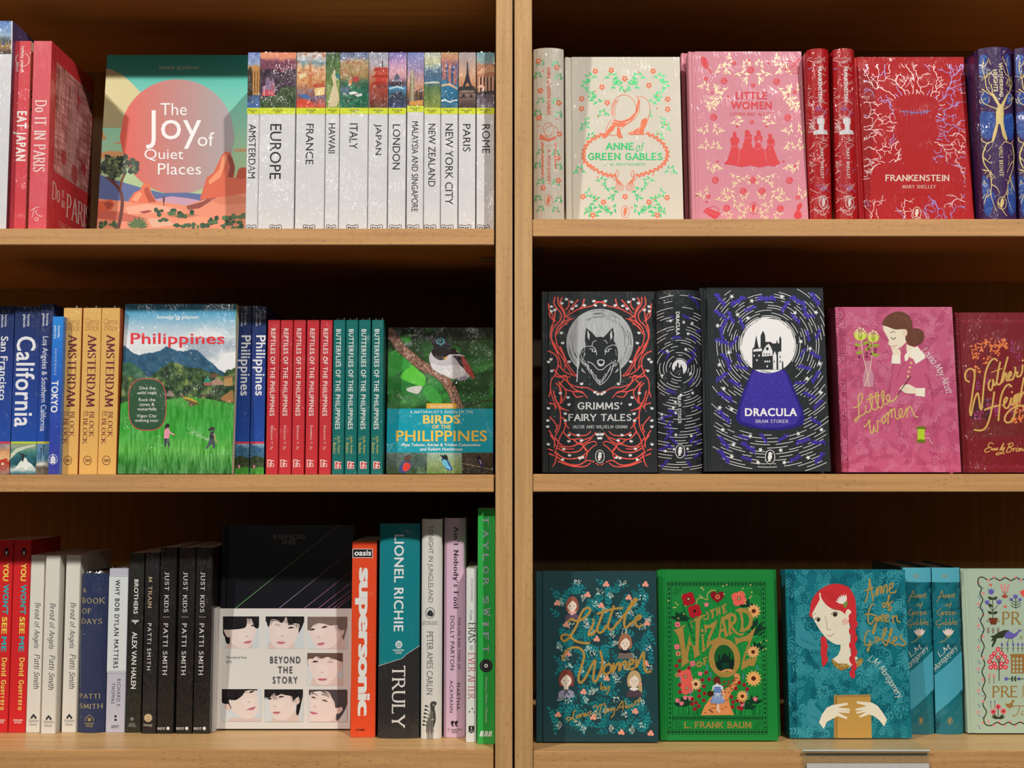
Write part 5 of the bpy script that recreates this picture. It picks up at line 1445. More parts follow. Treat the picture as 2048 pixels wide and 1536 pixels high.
A.text('Maia Tañedo, Adrian & Trinket Constantino', 1138, 1079, 1654, 1101, 'f2f6f6', 'sb', name='author_name'); A.text('and Robert Hutchinson', 1256, 1106, 1536, 1128, 'f2f6f6', 'sb', name='author_name'); A.done()

# ================================================================== MIDDLE RIGHT SHELF
INK, CORAL = '22282c', 'f05a50'
S = book('black cloth hardcover face out with a wolf before a silver moon and coral branches', 1084, 1315.5, 583, Z_MR, .050, INK, face=True, hard=True, T=.030, lean=3, mat='cloth')
fr = (1040, 540, 3.268)
A = Art(S, 'matte', fr)
CX = 522
half = ['228,178 222,220 245,255 270,290 262,330 225,370 205,420 212,480 240,540 262,590 270,640', '248,178 250,220 272,255 290,290 285,330 250,370 232,420 240,480 262,520 285,560 295,610 290,650', '276,180 262,215 285,260 300,300 330,320 300,345 262,385', '420,190 405,240 370,262 320,290 300,310', '380,195 340,240 315,280', '555,205 500,215 470,235 420,245 370,260',
        '186,220 190,260 215,300 218,340', '300,260 320,230 318,200', '345,262 360,230', '190,280 200,310 235,335', '185,530 225,550 250,600 232,680 205,720 200,780 215,840 240,900', '210,360 200,440 235,500 250,560', '205,450 240,520 275,570 300,620 340,680 370,695', '262,500 290,560 310,610 350,670 372,690',
        '228,690 260,700 300,690 320,740 380,765 440,770 480,790 515,800', '270,700 300,720 350,775 400,800 410,800 440,835', '300,780 350,795 400,795 410,805', '345,800 370,830 410,825', '250,730 300,790 290,840 262,870', '235,740 268,780 265,860', '225,830 260,900 300,915', '200,790 188,830', '285,720 258,760 275,860 250,870',
        '218,790 235,850 270,900 320,920', '240,860 262,920 265,990 255,1040 230,1090 225,1160', '190,870 225,880 230,910', '195,960 230,1000 245,1040', '262,960 300,985 290,1040 262,1090 240,1160 225,1200', '290,1000 320,1035', '190,1050 215,1090 232,1150', '200,1080 220,1110',
        '232,1100 280,1150 350,1150 420,1110 470,1090 495,1060', '320,1060 360,1080 430,1080 462,1055', '285,1060 330,1105 400,1100', '240,1160 300,1190 380,1185 430,1140 480,1120 500,1130', '232,1190 290,1230 370,1230 430,1200 470,1160 500,1140', '240,1200 232,1250 215,1284', '235,1215 300,1262 380,1275 440,1245 480,1255 515,1275', '250,1250 330,1280 420,1285 460,1262', '420,1160 440,1190 425,1240', '185,1170 215,1180', '190,1200 225,1215', '230,1060 250,1010', '400,1130 430,1180', '230,250 225,320 208,380', '262,360 300,330 350,318', '240,420 270,370 310,352', '248,620 300,670 360,692', '222,650 260,690 330,700',
        '352,1110 400,1140 470,1100', '255,1150 300,1170 350,1168']
for t in half:
    pts = P(t)
    A.l(CORAL, 8.5, pts, taper=.35); A.l(CORAL, 8.5, [(2 * CX - x, y) for x, y in pts], taper=.35)
A.up()
A.c('b4b8bc', CX, 475, 219, 221, n=48)
rnd = random.Random(2)
A.z += .4
for k in range(90):
    r = 219 - 6 - rnd.random() * 50; a = rnd.random() * 360
    A.ring(rnd.choice((INK, INK, '80868a')), CX, 475, r, 2.2, a0=a, a1=a + 8 + rnd.random() * 16, n=36)
for k in range(30): A.l('d4d8dc', 2, [(CX + jit(rnd, 120), y := 300 + 200 * rnd.random()), (CX + jit(rnd, 120), y)][:1] + [(CX + jit(rnd, 5), 300)] if False else [(x := CX + jit(rnd, 150), y := 290 + 120 * rnd.random()), (x + 2, y + 60)], False)
A.up()
A.p(INK, '432,378 470,408 498,440 522,436 548,438 580,405 606,376 616,420 612,460 630,490 640,530 640,580 652,630 660,740 652,738 640,640 600,700 560,740 522,764 490,740 450,700 404,640 384,740 370,740 384,640 392,600 388,550 405,510 430,490 424,460 426,420')
A.up(); SV = 'c8ccd0'
A.p(SV, '440,392 455,420 452,460 442,440'); A.p(SV, '600,392 588,420 592,460 604,440')
for t, w in (('455,515 475,518 496,530 500,555', 5), ('598,515 580,518 562,530 556,552', 5), ('395,520 430,500 470,500 495,516', 4), ('640,500 610,490 580,500 560,514', 4), ('440,600 470,610 490,630 510,650 540,650 560,632 590,612 612,600', 5), ('470,500 478,470 498,462', 4), ('570,480 560,462 548,462', 4),
             ('430,610 450,640 470,680 500,730 522,752', 4), ('610,620 600,660 580,700 550,735 522,752', 4), ('380,560 378,620 372,730', 6), ('655,640 658,700 655,736', 6)):
    A.l(SV, w, t)
A.c(SV, 484, 528, 16, 10); A.c(SV, 568, 528, 16, 10); A.p(SV, '505,592 525,584 550,590 552,612 538,628 518,628 506,612', True); A.up(); A.c(INK, 482, 526, 7); A.c(INK, 570, 526, 7); A.p(INK, '512,596 528,590 544,596 544,608 530,616 516,608', True)
for k in range(64):
    t = (k % 32) / 31
    if k < 32: x, y = 400 + t * 120 + jit(rnd, 10), 580 + t * 150 + jit(rnd, 14)
    else: x, y = 650 - t * 125 + jit(rnd, 10), 575 + t * 150 + jit(rnd, 14)
    dx = 9 if k < 32 else -9
    A.l(SV, 4, [(x, y), (x + dx * .3, y + 10), (x + dx, y + 20)], taper=.6)
for k in range(26):
    s_ = rnd.choice((-1, 1)); x = CX + s_ * (95 + rnd.random() * 35); y = 480 + rnd.random() * 120
    A.l(SV, 3.5, [(x, y), (x + s_ * 4, y + 16)], taper=.6)
for x, y in ((302, 192), (272, 218), (228, 262), (203, 240), (335, 210), (370, 235), (344, 254), (420, 232), (202, 270), (490, 232), (560, 204), (268, 412), (280, 478), (186, 602), (203, 585), (322, 600), (210, 660), (404, 745), (492, 800), (534, 812), (314, 834), (266, 805), (184, 905), (182, 985), (182, 1025), (322, 880), (296, 940), (296, 985), (322, 1080), (380, 1080), (404, 1115), (184, 1140), (322, 1212), (280, 1240), (410, 1225), (388, 1230), (505, 1075), (534, 1075), (516, 1100), (320, 1120), (290, 1170)):
    for X in (x, 2 * CX - x):
        a = -math.pi / 2 + jit(rnd, .4)
        for d in (-.6, 0, .6): A.leaf('e4e6e8', X, y + 8, a + d, 20, 10)
for k in range(60): A.c('d8dadc', 190 + 670 * rnd.random(), 180 + 1100 * rnd.random(), 2.6, n=6) if k % 2 else None
A.up(); A.text("GRIMMS'", 376, 864, 668, 913, 'd4d6d8', 'slab', name='title', mat='foil', sp=.95); A.text('FAIRY TALES', 316, 940, 728, 988, 'd4d6d8', 'slab', name='title', mat='foil', sp=.9)
A.text('JACOB AND WILHELM GRIMM', 342, 1014, 702, 1036, 'd4d6d8', 'r', name='author_name', mat='foil', sp=1.2)
A.p(INK, '490,1165 555,1165 560,1262 485,1262'); A.up(); puffin(A, 'dcdee0', 522, 1219, 42, 4); A.done()

VIO, WH = '4436a8', 'eceef0'
def night(A, cx, cy, x0, y0, x1, y1, rmin, step, rnd, w, avoid, sq=1.0):
    r = rmin
    while r < 1200:
        a = rnd.random() * 20
        while a < 360:
            ln = (6 + rnd.random() * 30) * 200 / r ** .9 * .6 + 2
            xm, ym = cx + r * math.cos(math.radians(a + ln / 2)), cy + r * sq * math.sin(math.radians(a + ln / 2))
            if x0 < xm < x1 and y0 < ym < y1 and not avoid(xm, ym):
                A.ring(WH, cx, cy, r, w, ry=r * sq, a0=a, a1=a + ln, n=60)
            a += ln + (7 + rnd.random() * 26) * 170 / r
        r += step * (.8 + .4 * rnd.random())
S = book('black cloth spine with a tiny castle before a moon and violet bats', 1316.5, 1405, 582, Z_MR, .048, INK, hard=True, B=.125, mat='wrap', bulge=.010)
A = Art(S, 'wrap', fr, 'spine_art')
rnd = random.Random(31)
night(A, 1034, 645, 902, 170, 1186, 1310, 62, 19, rnd, 3.2, lambda x, y: (985 < x < 1080 and 190 < y < 430) or (1005 < x < 1050 and 820 < y < 1010))
A.up()
for k in range(44):
    x, y = 915 + 255 * rnd.random(), 190 + 1080 * rnd.random()
    if abs(x - 1034) < 36 and (y < 430 or 560 < y < 720 or y > 820): continue
    bat(A, VIO, x, y, 22 + 14 * rnd.random(), jit(rnd, 1.2), 'glitter')
for k in range(22): star(A, WH, 915 + 250 * rnd.random(), 190 + 1080 * rnd.random(), 13, rnd.random())
A.up(); A.c(WH, 1036, 640, 48, 50, n=32); A.up()
A.p(INK, '998,690 998,655 1006,655 1006,640 1012,628 1018,640 1018,620 1024,606 1030,620 1030,645 1040,640 1046,618 1052,640 1058,650 1060,690')
A.p(INK, '998,195 1050,195 1058,435 1000,435'); A.up()
A.text('DRACULA', 1012, 280, 1036, 432, WH, 'sx', 90, name='title'); A.text('BRAM STOKER', 1024, 828, 1046, 1005, WH, 'sb', 90, name='author_name', sp=1.2)
A.c(INK, 1039, 1186, 34, 50); A.up(); puffin(A, WH, 1039, 1186, 44, 4); A.done()

S = book('tallest black cloth hardcover face out, castle on a violet hill before a white moon', 1408, 1662, 575, Z_MR, .042, INK, face=True, hard=True, T=.034, lean=5, mat='cloth')
A = Art(S, 'matte', fr)
rnd = random.Random(77)
cx, cy = 1620, 490
night(A, cx, cy, 1285, 150, 1985, 1290, 192, 20, rnd, 3.4, lambda x, y: 1400 < x < 1870 and 650 < y < 1060 and abs(x - 1635) < 110 + (y - 650) * .32)
A.up()
bats = ((1305, 195, 55, .9), (1425, 205, 58, -.5), (1610, 190, 66, 0), (1815, 205, 62, .5), (1925, 190, 55, 1.0), (1505, 255, 45, -.4), (1735, 240, 48, -1), (1305, 290, 48, .6), (1375, 310, 50, 1.1), (1865, 280, 45, 1.1), (1340, 350, 45, -1), (1800, 320, 45, .8), (1890, 300, 40, .2), (1448, 350, 42, 1.2), (1315, 420, 45, 1.4),
        (1318, 470, 50, .3), (1400, 470, 45, -.9), (1880, 430, 40, 1.3), (1950, 420, 40, -1.2), (1345, 580, 50, .8), (1360, 620, 45, 1.3), (1930, 560, 45, .6), (1320, 700, 50, -.6), (1400, 740, 50, .5), (1860, 640, 48, .2), (1935, 700, 50, -1), (1830, 740, 40, 0), (1340, 830, 60, .5), (1890, 820, 48, .4), (1950, 880, 45, -.8), (1330, 960, 60, .8),
        (1930, 990, 45, .5), (1330, 1130, 55, .9), (1460, 1095, 40, .3), (1590, 1100, 42, 1.0), (1720, 1100, 44, -.6), (1850, 1120, 55, -.3), (1950, 1130, 50, 0), (1490, 1160, 60, .6), (1330, 1220, 60, .9), (1480, 1235, 40, .3), (1800, 1235, 45, -.5), (1960, 1230, 50, -.9), (1450, 640, 45, .2), (1560, 640, 30, 0), (1430, 580, 38, 1.2), (1850, 540, 35, -1))
for x, y, s_, a in bats: bat(A, VIO, x, y, s_, a, 'glitter')
A.up()
for x, y in ((1515, 202), (1422, 292), (1490, 315), (1292, 364), (1797, 280), (1935, 278), (1835, 468), (1896, 514), (1365, 540), (1303, 620), (1958, 612), (1876, 710), (1332, 775), (1964, 800), (1305, 900), (1383, 910), (1326, 1044), (1505, 1086), (1818, 1070), (1970, 1044), (1384, 1218), (1555, 1258), (1704, 1178), (1728, 1258), (1884, 1226), (1572, 1175), (1395, 1140), (1712, 174), (1384, 174)):
    star(A, WH, x, y, 17, rnd.random())
A.p('2c2488', '1520,652 1735,652 1770,720 1810,820 1850,920 1860,970 1850,1010 1790,1035 1700,1048 1600,1045 1500,1030 1430,1005 1408,970 1425,900 1455,800 1490,715', mat='glitter'); A.p(VIO, '1528,660 1725,660 1760,740 1800,840 1840,940 1800,1010 1690,1030 1580,1030 1440,985 1440,910 1475,800 1505,710', mat='glitter', z=A.z + .3)
A.up(); A.c('f4f4f4', cx, cy, 184, 184, n=64); A.up()
A.z += .2
for k in range(26):
    a = rnd.random() * 360; A.ring(INK, cx, cy, 170 + 10 * rnd.random(), 2.4, a0=a, a1=a + 10 + 14 * rnd.random(), n=60)
A.p(INK, '1518,652 1518,515 1530,505 1536,470 1544,425 1552,470 1560,508 1572,508 1572,430 1580,412 1588,396 1596,412 1602,430 1604,470 1640,470 1650,480 1674,480 1678,455 1686,480 1694,480 1694,450 1700,430 1708,450 1708,590 1720,600 1722,652')
A.up()
for c_, t in ((WH, '1582,540 1608,495 1626,482 1640,505 1650,530 1650,560 1582,566'), (INK, '1586,570 1652,570 1652,650 1586,650'), (WH, '1652,560 1666,530 1676,560 1676,650 1654,650'), (WH, '1686,540 1702,530 1712,545 1712,650 1688,650'), (WH, '1524,520 1580,512 1582,530 1524,534'), (INK, '1608,505 1624,505 1624,525 1608,525')):
    A.p(c_, t)
A.up()
for x, y in ((1548, 590), (1602, 598), (1616, 598), (1630, 598), (1530, 560), (1562, 560), (1616, 630)): A.rect(WH, x - 4, y - 6, x + 4, y + 6)
for x, y in ((1595, 552), (1612, 552), (1630, 552), (1662, 600), (1700, 570), (1700, 600)): A.rect(INK, x - 3, y - 8, x + 3, y + 6)
A.text('DRACULA', 1470, 903, 1810, 956, 'f4f4f8', 'sx', name='title', sp=1.05); A.text('BRAM STOKER', 1540, 978, 1754, 1000, 'e4e4f0', 'r', name='author_name', sp=1.2)
A.c(INK, 1634, 1222, 36, 54); A.up(); puffin(A, WH, 1634, 1222, 46, 4); A.done()

# pink novel with the seated writer
RSE = 'c85c82'
S = book('rose pink patterned hardcover face out with a brown-haired woman writing', 1683.5, 1922.5, 614, Z_MR, .064, RSE, face=True, hard=True, T=.030, lean=4, mat='satin')
fr = (1600, 560, 3.413)
A = Art(S, 'satin', fr)
rnd = random.Random(14)
for k in range(340):
    x, y = 215 + 890 * ((k % 17) + rnd.random()) / 17, 190 + 1130 * ((k // 17) + rnd.random()) / 20
    sprig(A, rnd.choice(('b44870', 'b84e76', 'd4789a', 'd07294')), x, y, rnd.random() * 6.28, 80 + 50 * rnd.random(), 5, 2.5, .22, jit(rnd, .2), L=.36)
A.up()
A.l('a02e54', 4, '296,190 306,400 315,700 322,1000 328,1320')
# vase and flowers
A.p('c88aa0', '446,552 486,552 484,600 500,640 504,690 498,730 432,730 428,690 432,640 448,600'); A.up()
for t in ('470,730 460,640 440,560 424,480 418,410', '440,725 470,640 486,560 492,480 496,420'): A.l('e8d8b0', 4, t)
for cx_, cy_, s_ in ((412, 410, 1), (500, 422, .9)):
    for a, c_ in ((-2.3, 'c8d850'), (-.85, 'c8d850'), (-1.95, 'e2e478'), (-1.2, 'e2e478'), (-1.57, 'a8b838')): A.leaf(c_, cx_, cy_ + 4, a, 72 * s_, 34 * s_)
    for dx, dy in ((-22, -66), (-4, -80), (18, -74), (30, -58), (-32, -54)): A.l('e8d8b0', 2, [(cx_, cy_ - 30), (cx_ + dx * s_, cy_ + dy * s_)], False); A.c('e0d0a0', cx_ + dx * s_, cy_ + dy * s_, 9)
for x, y, a in ((420, 450, 3.4), (425, 440, -.4), (430, 490, 2.95), (440, 480, -.4), (490, 450, -.1), (500, 455, 3.6), (480, 490, .5), (490, 512, 0)): A.leaf('9cb030', x, y, a, 56, 22)
for x, y in ((384, 464), (402, 524), (462, 442), (492, 450), (468, 470), (456, 524), (512, 494), (486, 504), (515, 476), (455, 500)): A.c('7a1f48', x, y, 9)
# woman
A.up()
SKN = 'f0e4cc'
A.p(RSE, '690,480 760,450 850,520 880,620 900,700 860,750 800,740 720,720 640,780 620,700 630,600 650,560'); A.p(SKN, '725,440 770,455 808,470 820,500 770,540 730,520')
A.up(); A.p(SKN, '620,455 640,470 680,475 690,500 680,520 634,520 632,495'); A.p('f6f0e0', '628,514 684,512 686,572 624,570'); A.p('f6f0e0', '712,516 742,484 748,500 735,548 716,555'); A.p('f6f0e0', '742,484 800,452 852,516 856,532 790,574 770,535')
A.p(SKN, '566,306 590,300 700,320 730,350 728,420 700,450 660,474 640,468 618,450 604,442 602,432 608,415 585,370 568,340'); A.up()
A.p('6a3c2c', '563,304 580,260 620,228 680,215 740,240 765,290 770,330 800,330 838,350 848,390 830,430 780,452 740,440 718,400 728,350 700,336 650,338 600,320', True)
A.c('e8d4b8', 716, 360, 17, 26); A.c('c88a90', 668, 420, 26, 18) if False else None
for k in range(36): A.c('8a5840', 782 + jit(rnd, 50), 388 + jit(rnd, 44), 3, n=5)
for k in range(8): A.l('7c4c38', 2.5, [(580 + k * 16, 300 - k * 3), (640 + k * 12, 240 + k * 2), (730 + k * 3, 262 + k * 8)])
A.l('4a2c28', 4, '616,362 632,352 648,358'); A.l('3a2420', 5, '622,390 630,402 644,402 652,392'); A.l('c06070', 4, '634,448 648,452 660,446'); A.l('d8bca0', 3, '608,415 602,435 612,445')
for x, y in ((758, 566), (750, 596), (742, 626), (736, 658)): A.c('e0c888', x, y, 8)
for t in ('716,560 690,600 660,680', '860,640 880,680 890,740', '640,580 618,700 610,780', '850,640 900,760 905,830', '700,480 690,500'): A.l('a83460', 4, t)
A.p(SKN, '674,748 700,716 745,712 792,738 790,776 740,776 710,768 690,750'); A.p('f4ecd8', '792,738 854,738 852,798 788,790'); A.l('5a3038', 7, '756,660 710,720 664,790', False)
for y in (735, 748, 760): A.l('cdb8a0', 2.5, [(700, y), (730, y - 6)])
A.l('e0c888', 5, '664,790 650,815 625,822 600,820')
# thread
A.c('6a7a20', 826, 1010, 36, 12); A.rect('b4d42c', 802, 1018, 850, 1092); A.c('6a7a20', 826, 1100, 34, 12); A.l('e8dcc0', 3, '852,1080 880,1078 890,1105 905,1112')
for k in range(7): A.l('8cac20', 2, [(804, 1026 + k * 9), (848, 1024 + k * 9)], False)
A.c('2c3010', 826, 1008, 6, 3)
GOLDT = 'd6b060'
A.text('Little', 375, 745, 605, 985, GOLDT, 'kb', name='title', ang=-12, mat='foil') if False else None
def strokes(A, col, w, L, mat=None):
    for t in L: A.l(col, w, t, n=6, mat=mat)
A.name = 'title'
A.f(1690, 770, 12.047)
strokes(A, 'd8bc70', 30, ['205,548 300,520 350,470 400,380 420,280 400,215 360,215 325,290 320,420 325,560 335,700 310,810 280,870 240,880 235,840 280,790 340,760 430,720 500,655', '500,500 500,600 500,655 560,655 610,600 650,480 655,320 630,220 600,240 590,330 620,480 660,570 720,600 770,560 790,460 800,300 780,190 745,190 735,280 770,440 820,540 870,555 910,480 935,330 930,180 905,140 885,200 895,340 930,450 990,470 1050,400 1075,300 1045,225 1005,270 1000,340 1040,395 1130,400 1180,360 1240,280 1285,215',
                       '525,355 700,290 845,240', '500,405 510,415', '450,975 480,1005 540,930 590,840 590,950 605,1080 645,1180 680,1080 695,965 700,1060 750,1135 790,1060 775,870 820,880 890,840', '940,755 890,800 890,880 930,925 975,870 975,790 945,755 1000,710 1035,660 1035,800 1035,930', '1040,760 1090,600 1120,620 1120,785', '1120,660 1170,570 1205,620 1210,760 1260,820 1310,780 1370,680 1370,590 1335,575 1300,650 1305,740 1350,780 1410,750 1450,640 1490,550', '1490,550 1490,680 1490,785', '1490,640 1550,520 1600,570 1650,700 1710,770 1760,768'], 'foil')
A.f(1600, 560, 3.413)
A.up(); A.name = 'cover_art'
A.done()
def along(A, txt, pts, h, col, font, mat=None, name='author_name'):
    """lettering that follows a path drawn in the current frame"""
    q = catmull(P(pts), 10)
    dist = [0]
    for a, b in zip(q[:-1], q[1:]): dist.append(dist[-1] + math.hypot(b[0] - a[0], b[1] - a[1]))
    v, fcs = FONTS[font](txt, 1.0)
    xa, xb = min(p[0] for p in v), max(p[0] for p in v)
    k = dist[-1] / (xb - xa)
    kv = h / 7.0
    vs = []
    for a, b in v:
        d = (a - xa) * k
        i = min(max(np.searchsorted(dist, d) - 1, 0), len(q) - 2)
        t = (d - dist[i]) / (dist[i + 1] - dist[i])
        x = q[i][0] + t * (q[i + 1][0] - q[i][0]); y = q[i][1] + t * (q[i + 1][1] - q[i][1])
        L_ = dist[i + 1] - dist[i]
        nx, ny = (q[i + 1][1] - q[i][1]) / L_, -(q[i + 1][0] - q[i][0]) / L_
        u, w = A.S.uv(*A.px((x + nx * b * kv, y + ny * b * kv)))
        vs.append((u, w))
    vs, fcs = text_mesh(A.S, vs, fcs, A.z + 1.2)
    link_mesh(name, vs, fcs, M[mat or A.mat], A.S.root, [lin(colr(col))] * len(fcs))
along(A, 'Louisa May Alcott', '828,485 880,545 930,615 970,690 988,740 1000,780', 46, 'f4ecec', 'k')
S2 = book('second rose pink hardcover seen only as a dark red strip at the left', 1668, 1900, 617, Z_MR, .098, '8c1c3c', face=True, hard=True, T=.026, lean=4, mat='satin')  # dark red puts the black book's cast shadow into the pink cover's colour

WINE = '7a1420'
S = book('dark wine red hardcover face out with gold script and orange blossoms', 1926, 2168, 625, Z_MR, .076, WINE, face=True, hard=True, T=.026, lean=3.5, mat='wrap')
A = Art(S, 'wrap', fr)
for y in (275, 1270):
    for k in range(24):
        x = 1090 + k * 40
        A.ring('9c2848', x, y + 6 * (k % 2), 11, 4, a0=0, a1=290, n=12); A.l('9c2848', 4, [(x + 8, y), (x + 20, y + 10), (x + 32, y)])
for k in range(26): A.ring('9c2848', 1084, 300 + k * 37, 8, 3, a0=60 * (k % 3), a1=60 * (k % 3) + 260, n=10)
rnd = random.Random(15)
for k in range(26):
    x = 1160 + 14 * k; A.l('5c3a20', 4, [(x, 1070), (x + 10, 1010), (x + 40 + jit(rnd, 20), 960 - 3 * k)], taper=.4)
for k in range(30): A.c('4a1820', 1230 + jit(rnd, 60), 880 + jit(rnd, 60), 22, 10, rot=rnd.random() * 3)
for t in ('1240,640 1220,560 1205,500', '1250,600 1280,520 1290,460', '1240,700 1215,640 1210,610', '1290,600 1330,520 1370,450', '1200,950 1210,860 1215,700', '1240,950 1260,820 1300,700'): A.l('3a2420', 5, t)
A.up()
for cx_, cy_, r in ((1208, 465, 40), (1283, 425, 32), (1325, 480, 36), (1195, 520, 20), (1275, 545, 26), (1212, 610, 22), (1385, 425, 24), (1395, 450, 20), (1350, 440, 20), (1500, 870, 40), (1460, 955, 20), (1515, 940, 26)):
    for k in range(int(r * .6)): A.c(rnd.choice(('f08848', 'e87840')), cx_ + jit(rnd, r), cy_ + jit(rnd, r), 8, 5, rot=rnd.random() * 3, n=7)
for cx_, cy_, h in ((1450, 450, 90), (1490, 500, 110), (1215, 720, 60), (1290, 850, 90), (1240, 880, 60), (1200, 925, 60), (1225, 925, 60), (1330, 870, 60), (1340, 900, 60), (1280, 700, 60), (1440, 880, 60)):
    for k in range(24): A.c('a03c78', cx_ + jit(rnd, 13) , cy_ + jit(rnd, h / 2), 5, 4, n=5)
A.up(); A.name = 'title'
G2 = 'dcb264'
A.f(1915, 700, 6.677)
strokes(A, G2, 24, ['155,425 115,400 100,340 125,275 175,250 220,280 228,360 210,500 185,680 165,800 178,875 195,800 230,650 268,575 285,640 300,760 318,790 335,650 350,480 375,300 430,165 490,115 530,145', '440,400 415,450 420,520 450,535 470,470 475,395', '475,400 490,470 520,430 545,280 570,160', '525,440 545,465 580,440', '580,440 620,280 670,95', '600,430 640,310 655,340 655,405 690,400', '680,365 715,330 710,290 685,320 690,390 735,390 770,300', '770,230 775,300 800,300 790,350 830,350 860,300 870,200',
                       '490,560 465,740 430,900 380,1030 310,1075 225,1065', '360,800 450,765 560,740', '545,940 560,780 575,650 620,520 680,460 720,490', '600,740 640,700 665,650 645,635 620,690 630,770 680,760 720,640', '720,640 715,700 740,735 790,600', '800,590 760,620 750,700 775,710 805,620', '820,580 785,760 740,920 680,970 630,940 650,860 720,790 800,750 888,745', '885,370 850,560 830,685', '840,640 880,560'], 'foil')
strokes(A, G2, 12, ['450,300 520,275 600,245'], 'foil')
A.c(G2, 728, 562, 15, mat='foil'); A.c(G2, 870, 140, 15, mat='foil')
strokes(A, G2, 12, ['480,1255 440,1240 410,1270 420,1300 450,1300 390,1315 360,1345 380,1365 430,1350', '445,1340 460,1310 470,1340 490,1310 495,1340 515,1310 515,1340', '535,1305 530,1340', '560,1340 620,1240 580,1340', '590,1310 590,1340 625,1300 600,1370 530,1400 515,1385 560,1370 630,1385', '700,1250 650,1360', '670,1260 730,1240 740,1275 690,1300 725,1315 700,1360 650,1365', '745,1310 745,1355', '750,1330 775,1305', '800,1305 780,1340 800,1355 820,1325 800,1305', '835,1310 830,1350 855,1310 865,1350 888,1320'], 'foil')
A.f(1600, 560, 3.413)
A.name = 'cover_art'
A.done()

# ================================================================== BOTTOM LEFT SHELF
fr = (0, 1040, 3.098)
S = book('red spine with large yellow and turquoise western letters, cut by the left edge', -19.5, 14.5, 1080, Z_BL, dep(1468), 'dc2c30', B=.10, mat='satin', group='two red western lettered novels')
A = Art(S, 'satin', fr, 'spine_art')
def western(A, dx):
    A.text('YOU', 112 + dx, 268, 146 + dx, 378, 'f6e060', 'sx', 90, name='title', sp=.95); A.text("WON'T", 110 + dx, 400, 146 + dx, 585, '30b8c0', 'sx', 90, name='title')
    A.text('SEE', 103 + dx, 600, 136 + dx, 705, 'f6e060', 'sx', 90, name='title'); A.text('ME', 100 + dx, 722, 132 + dx, 815, '30b8c0', 'sx', 90, name='title')
    A.text('David Guerrero', 98 + dx, 853, 130 + dx, 1178, 'f2dc70', 'slab', 90, name='author_name')
    A.text('PENGUIN\nBOOKS', 65 + dx, 1234, 122 + dx, 1260, 'f8e8e0', 'sb', name='publisher_name')
    A.name = 'publisher_logo'
    A.c('8a1c20', 132 + dx, 197, 17, 27); A.up(); A.p('20181c', [(132 + dx + a, 197 + b) for a, b in ((-2, -24), (6, -22), (8, -12), (14, 2), (12, 20), (-10, 20), (-12, 0), (-6, -14))], True); A.up(); A.c('f4f0e8', 132 + dx, 204, 7, 13)
western(A, -92); A.done()
dup(S, 16, 'red spine with large yellow and turquoise western letters, beside the cream spines')
S = book('cream spine with slim italic lettering, right beside the red western novels', 51, 80, 1110, Z_BL, dep(1468), 'e6e2d8', B=.115, mat='satin', group='three cream memoirs with italic lettering')
A = Art(S, 'wrap', fr, 'spine_art')
A.text('Bread of Angels', 204, 512, 248, 795, '384048', 'ri', 90, name='title'); A.text('Patti Smith', 210, 832, 246, 1046, '303038', 'ri', 90, name='author_name')
def house(A, x, y, c='30343c'):
    A.name = 'publisher_logo'
    A.p(c, [(x - 17, y + 14), (x - 17, y), (x - 8, y - 6), (x - 6, y - 14), (x + 2, y - 16), (x + 8, y - 10), (x + 10, y - 4), (x + 18, y), (x + 18, y + 14), (x + 8, y + 14), (x + 4, y + 2), (x - 4, y + 2), (x - 8, y + 14)])
    A.name = 'spine_art'
house(A, 208, 1218); A.text('Random\nHouse', 178, 1234, 240, 1274, '6a6c74', 'ri', name='publisher_name'); A.done()
dup(S, 81, 'cream spine with slim italic lettering, middle of the three cream spines', dep(1470.5))
dup(S, 122.5, 'cream spine with slim italic lettering, touching the navy gold-lettered spine')

S = book('navy blue cloth spine with widely spaced gold capitals under crinkled plastic', 155, 210, 1147, Z_BL, dep(1467), '26345c', hard=True, B=.13, mat='heavy', bulge=.005)
A = Art(S, 'heavy', fr, 'spine_art')
for t, x0, y0, x1, y1 in (('A', 516, 420, 540, 448), ('BOOK', 512, 480, 654, 515), ('OF', 512, 545, 574, 578), ('DAYS', 508, 608, 638, 642), ('PATTI', 496, 1072, 626, 1102), ('SMITH', 496, 1134, 640, 1164)):
    A.text(t, x0, y0, x1, y1, 'b8a878', 'r', name='title' if y0 < 1000 else 'author_name', sp=1.5)
A.l('8890a8', 3, '504,680 498,1036', False)
A.name = 'publisher_logo'; A.l('b09858', 4, '535,1240 536,1222 550,1216 556,1204 568,1204 574,1216 586,1222 588,1240', False); A.c('b09858', 562, 1232, 12, 10); A.text('RANDOM\nHOUSE', 532, 1250, 590, 1278, 'a89868', 'sb', name='publisher_name'); A.done(); film(S, 2)

S = book('pale grey and white spine with bold black capitals between navy and black spines', 210.5, 248.5, 1137, Z_BL, dep(1468), 'c8c8d8', B=.14, mat='wrap')
A = Art(S, 'wrap', fr, 'spine_art')
A.rect('e2e8ea', 640, 345, 820, 945); A.up(); A.l('90a8b0', 3, '650,348 810,350', False); A.l('8898a8', 3, '640,937 800,937', False); A.l('8898a8', 2.5, '640,948 800,948', False)
A.text('WHY BOB DYLAN MATTERS', 708, 370, 738, 918, '20242c', 'sb', 90, sp=1.2, name='title'); A.text('RICHARD F.', 724, 984, 746, 1162, '44485c', 's', 90, sp=1.2, name='author_name'); A.text('THOMAS', 690, 1010, 712, 1138, '44485c', 's', 90, sp=1.2, name='author_name')
A.name = 'publisher_logo'; A.c('28282c', 716, 1216, 8); A.c('28282c', 716, 1238, 8); A.text('DEYST.', 690, 1272, 740, 1290, '28282c', 'sb', name='publisher_name'); A.done(); film(S, 3)

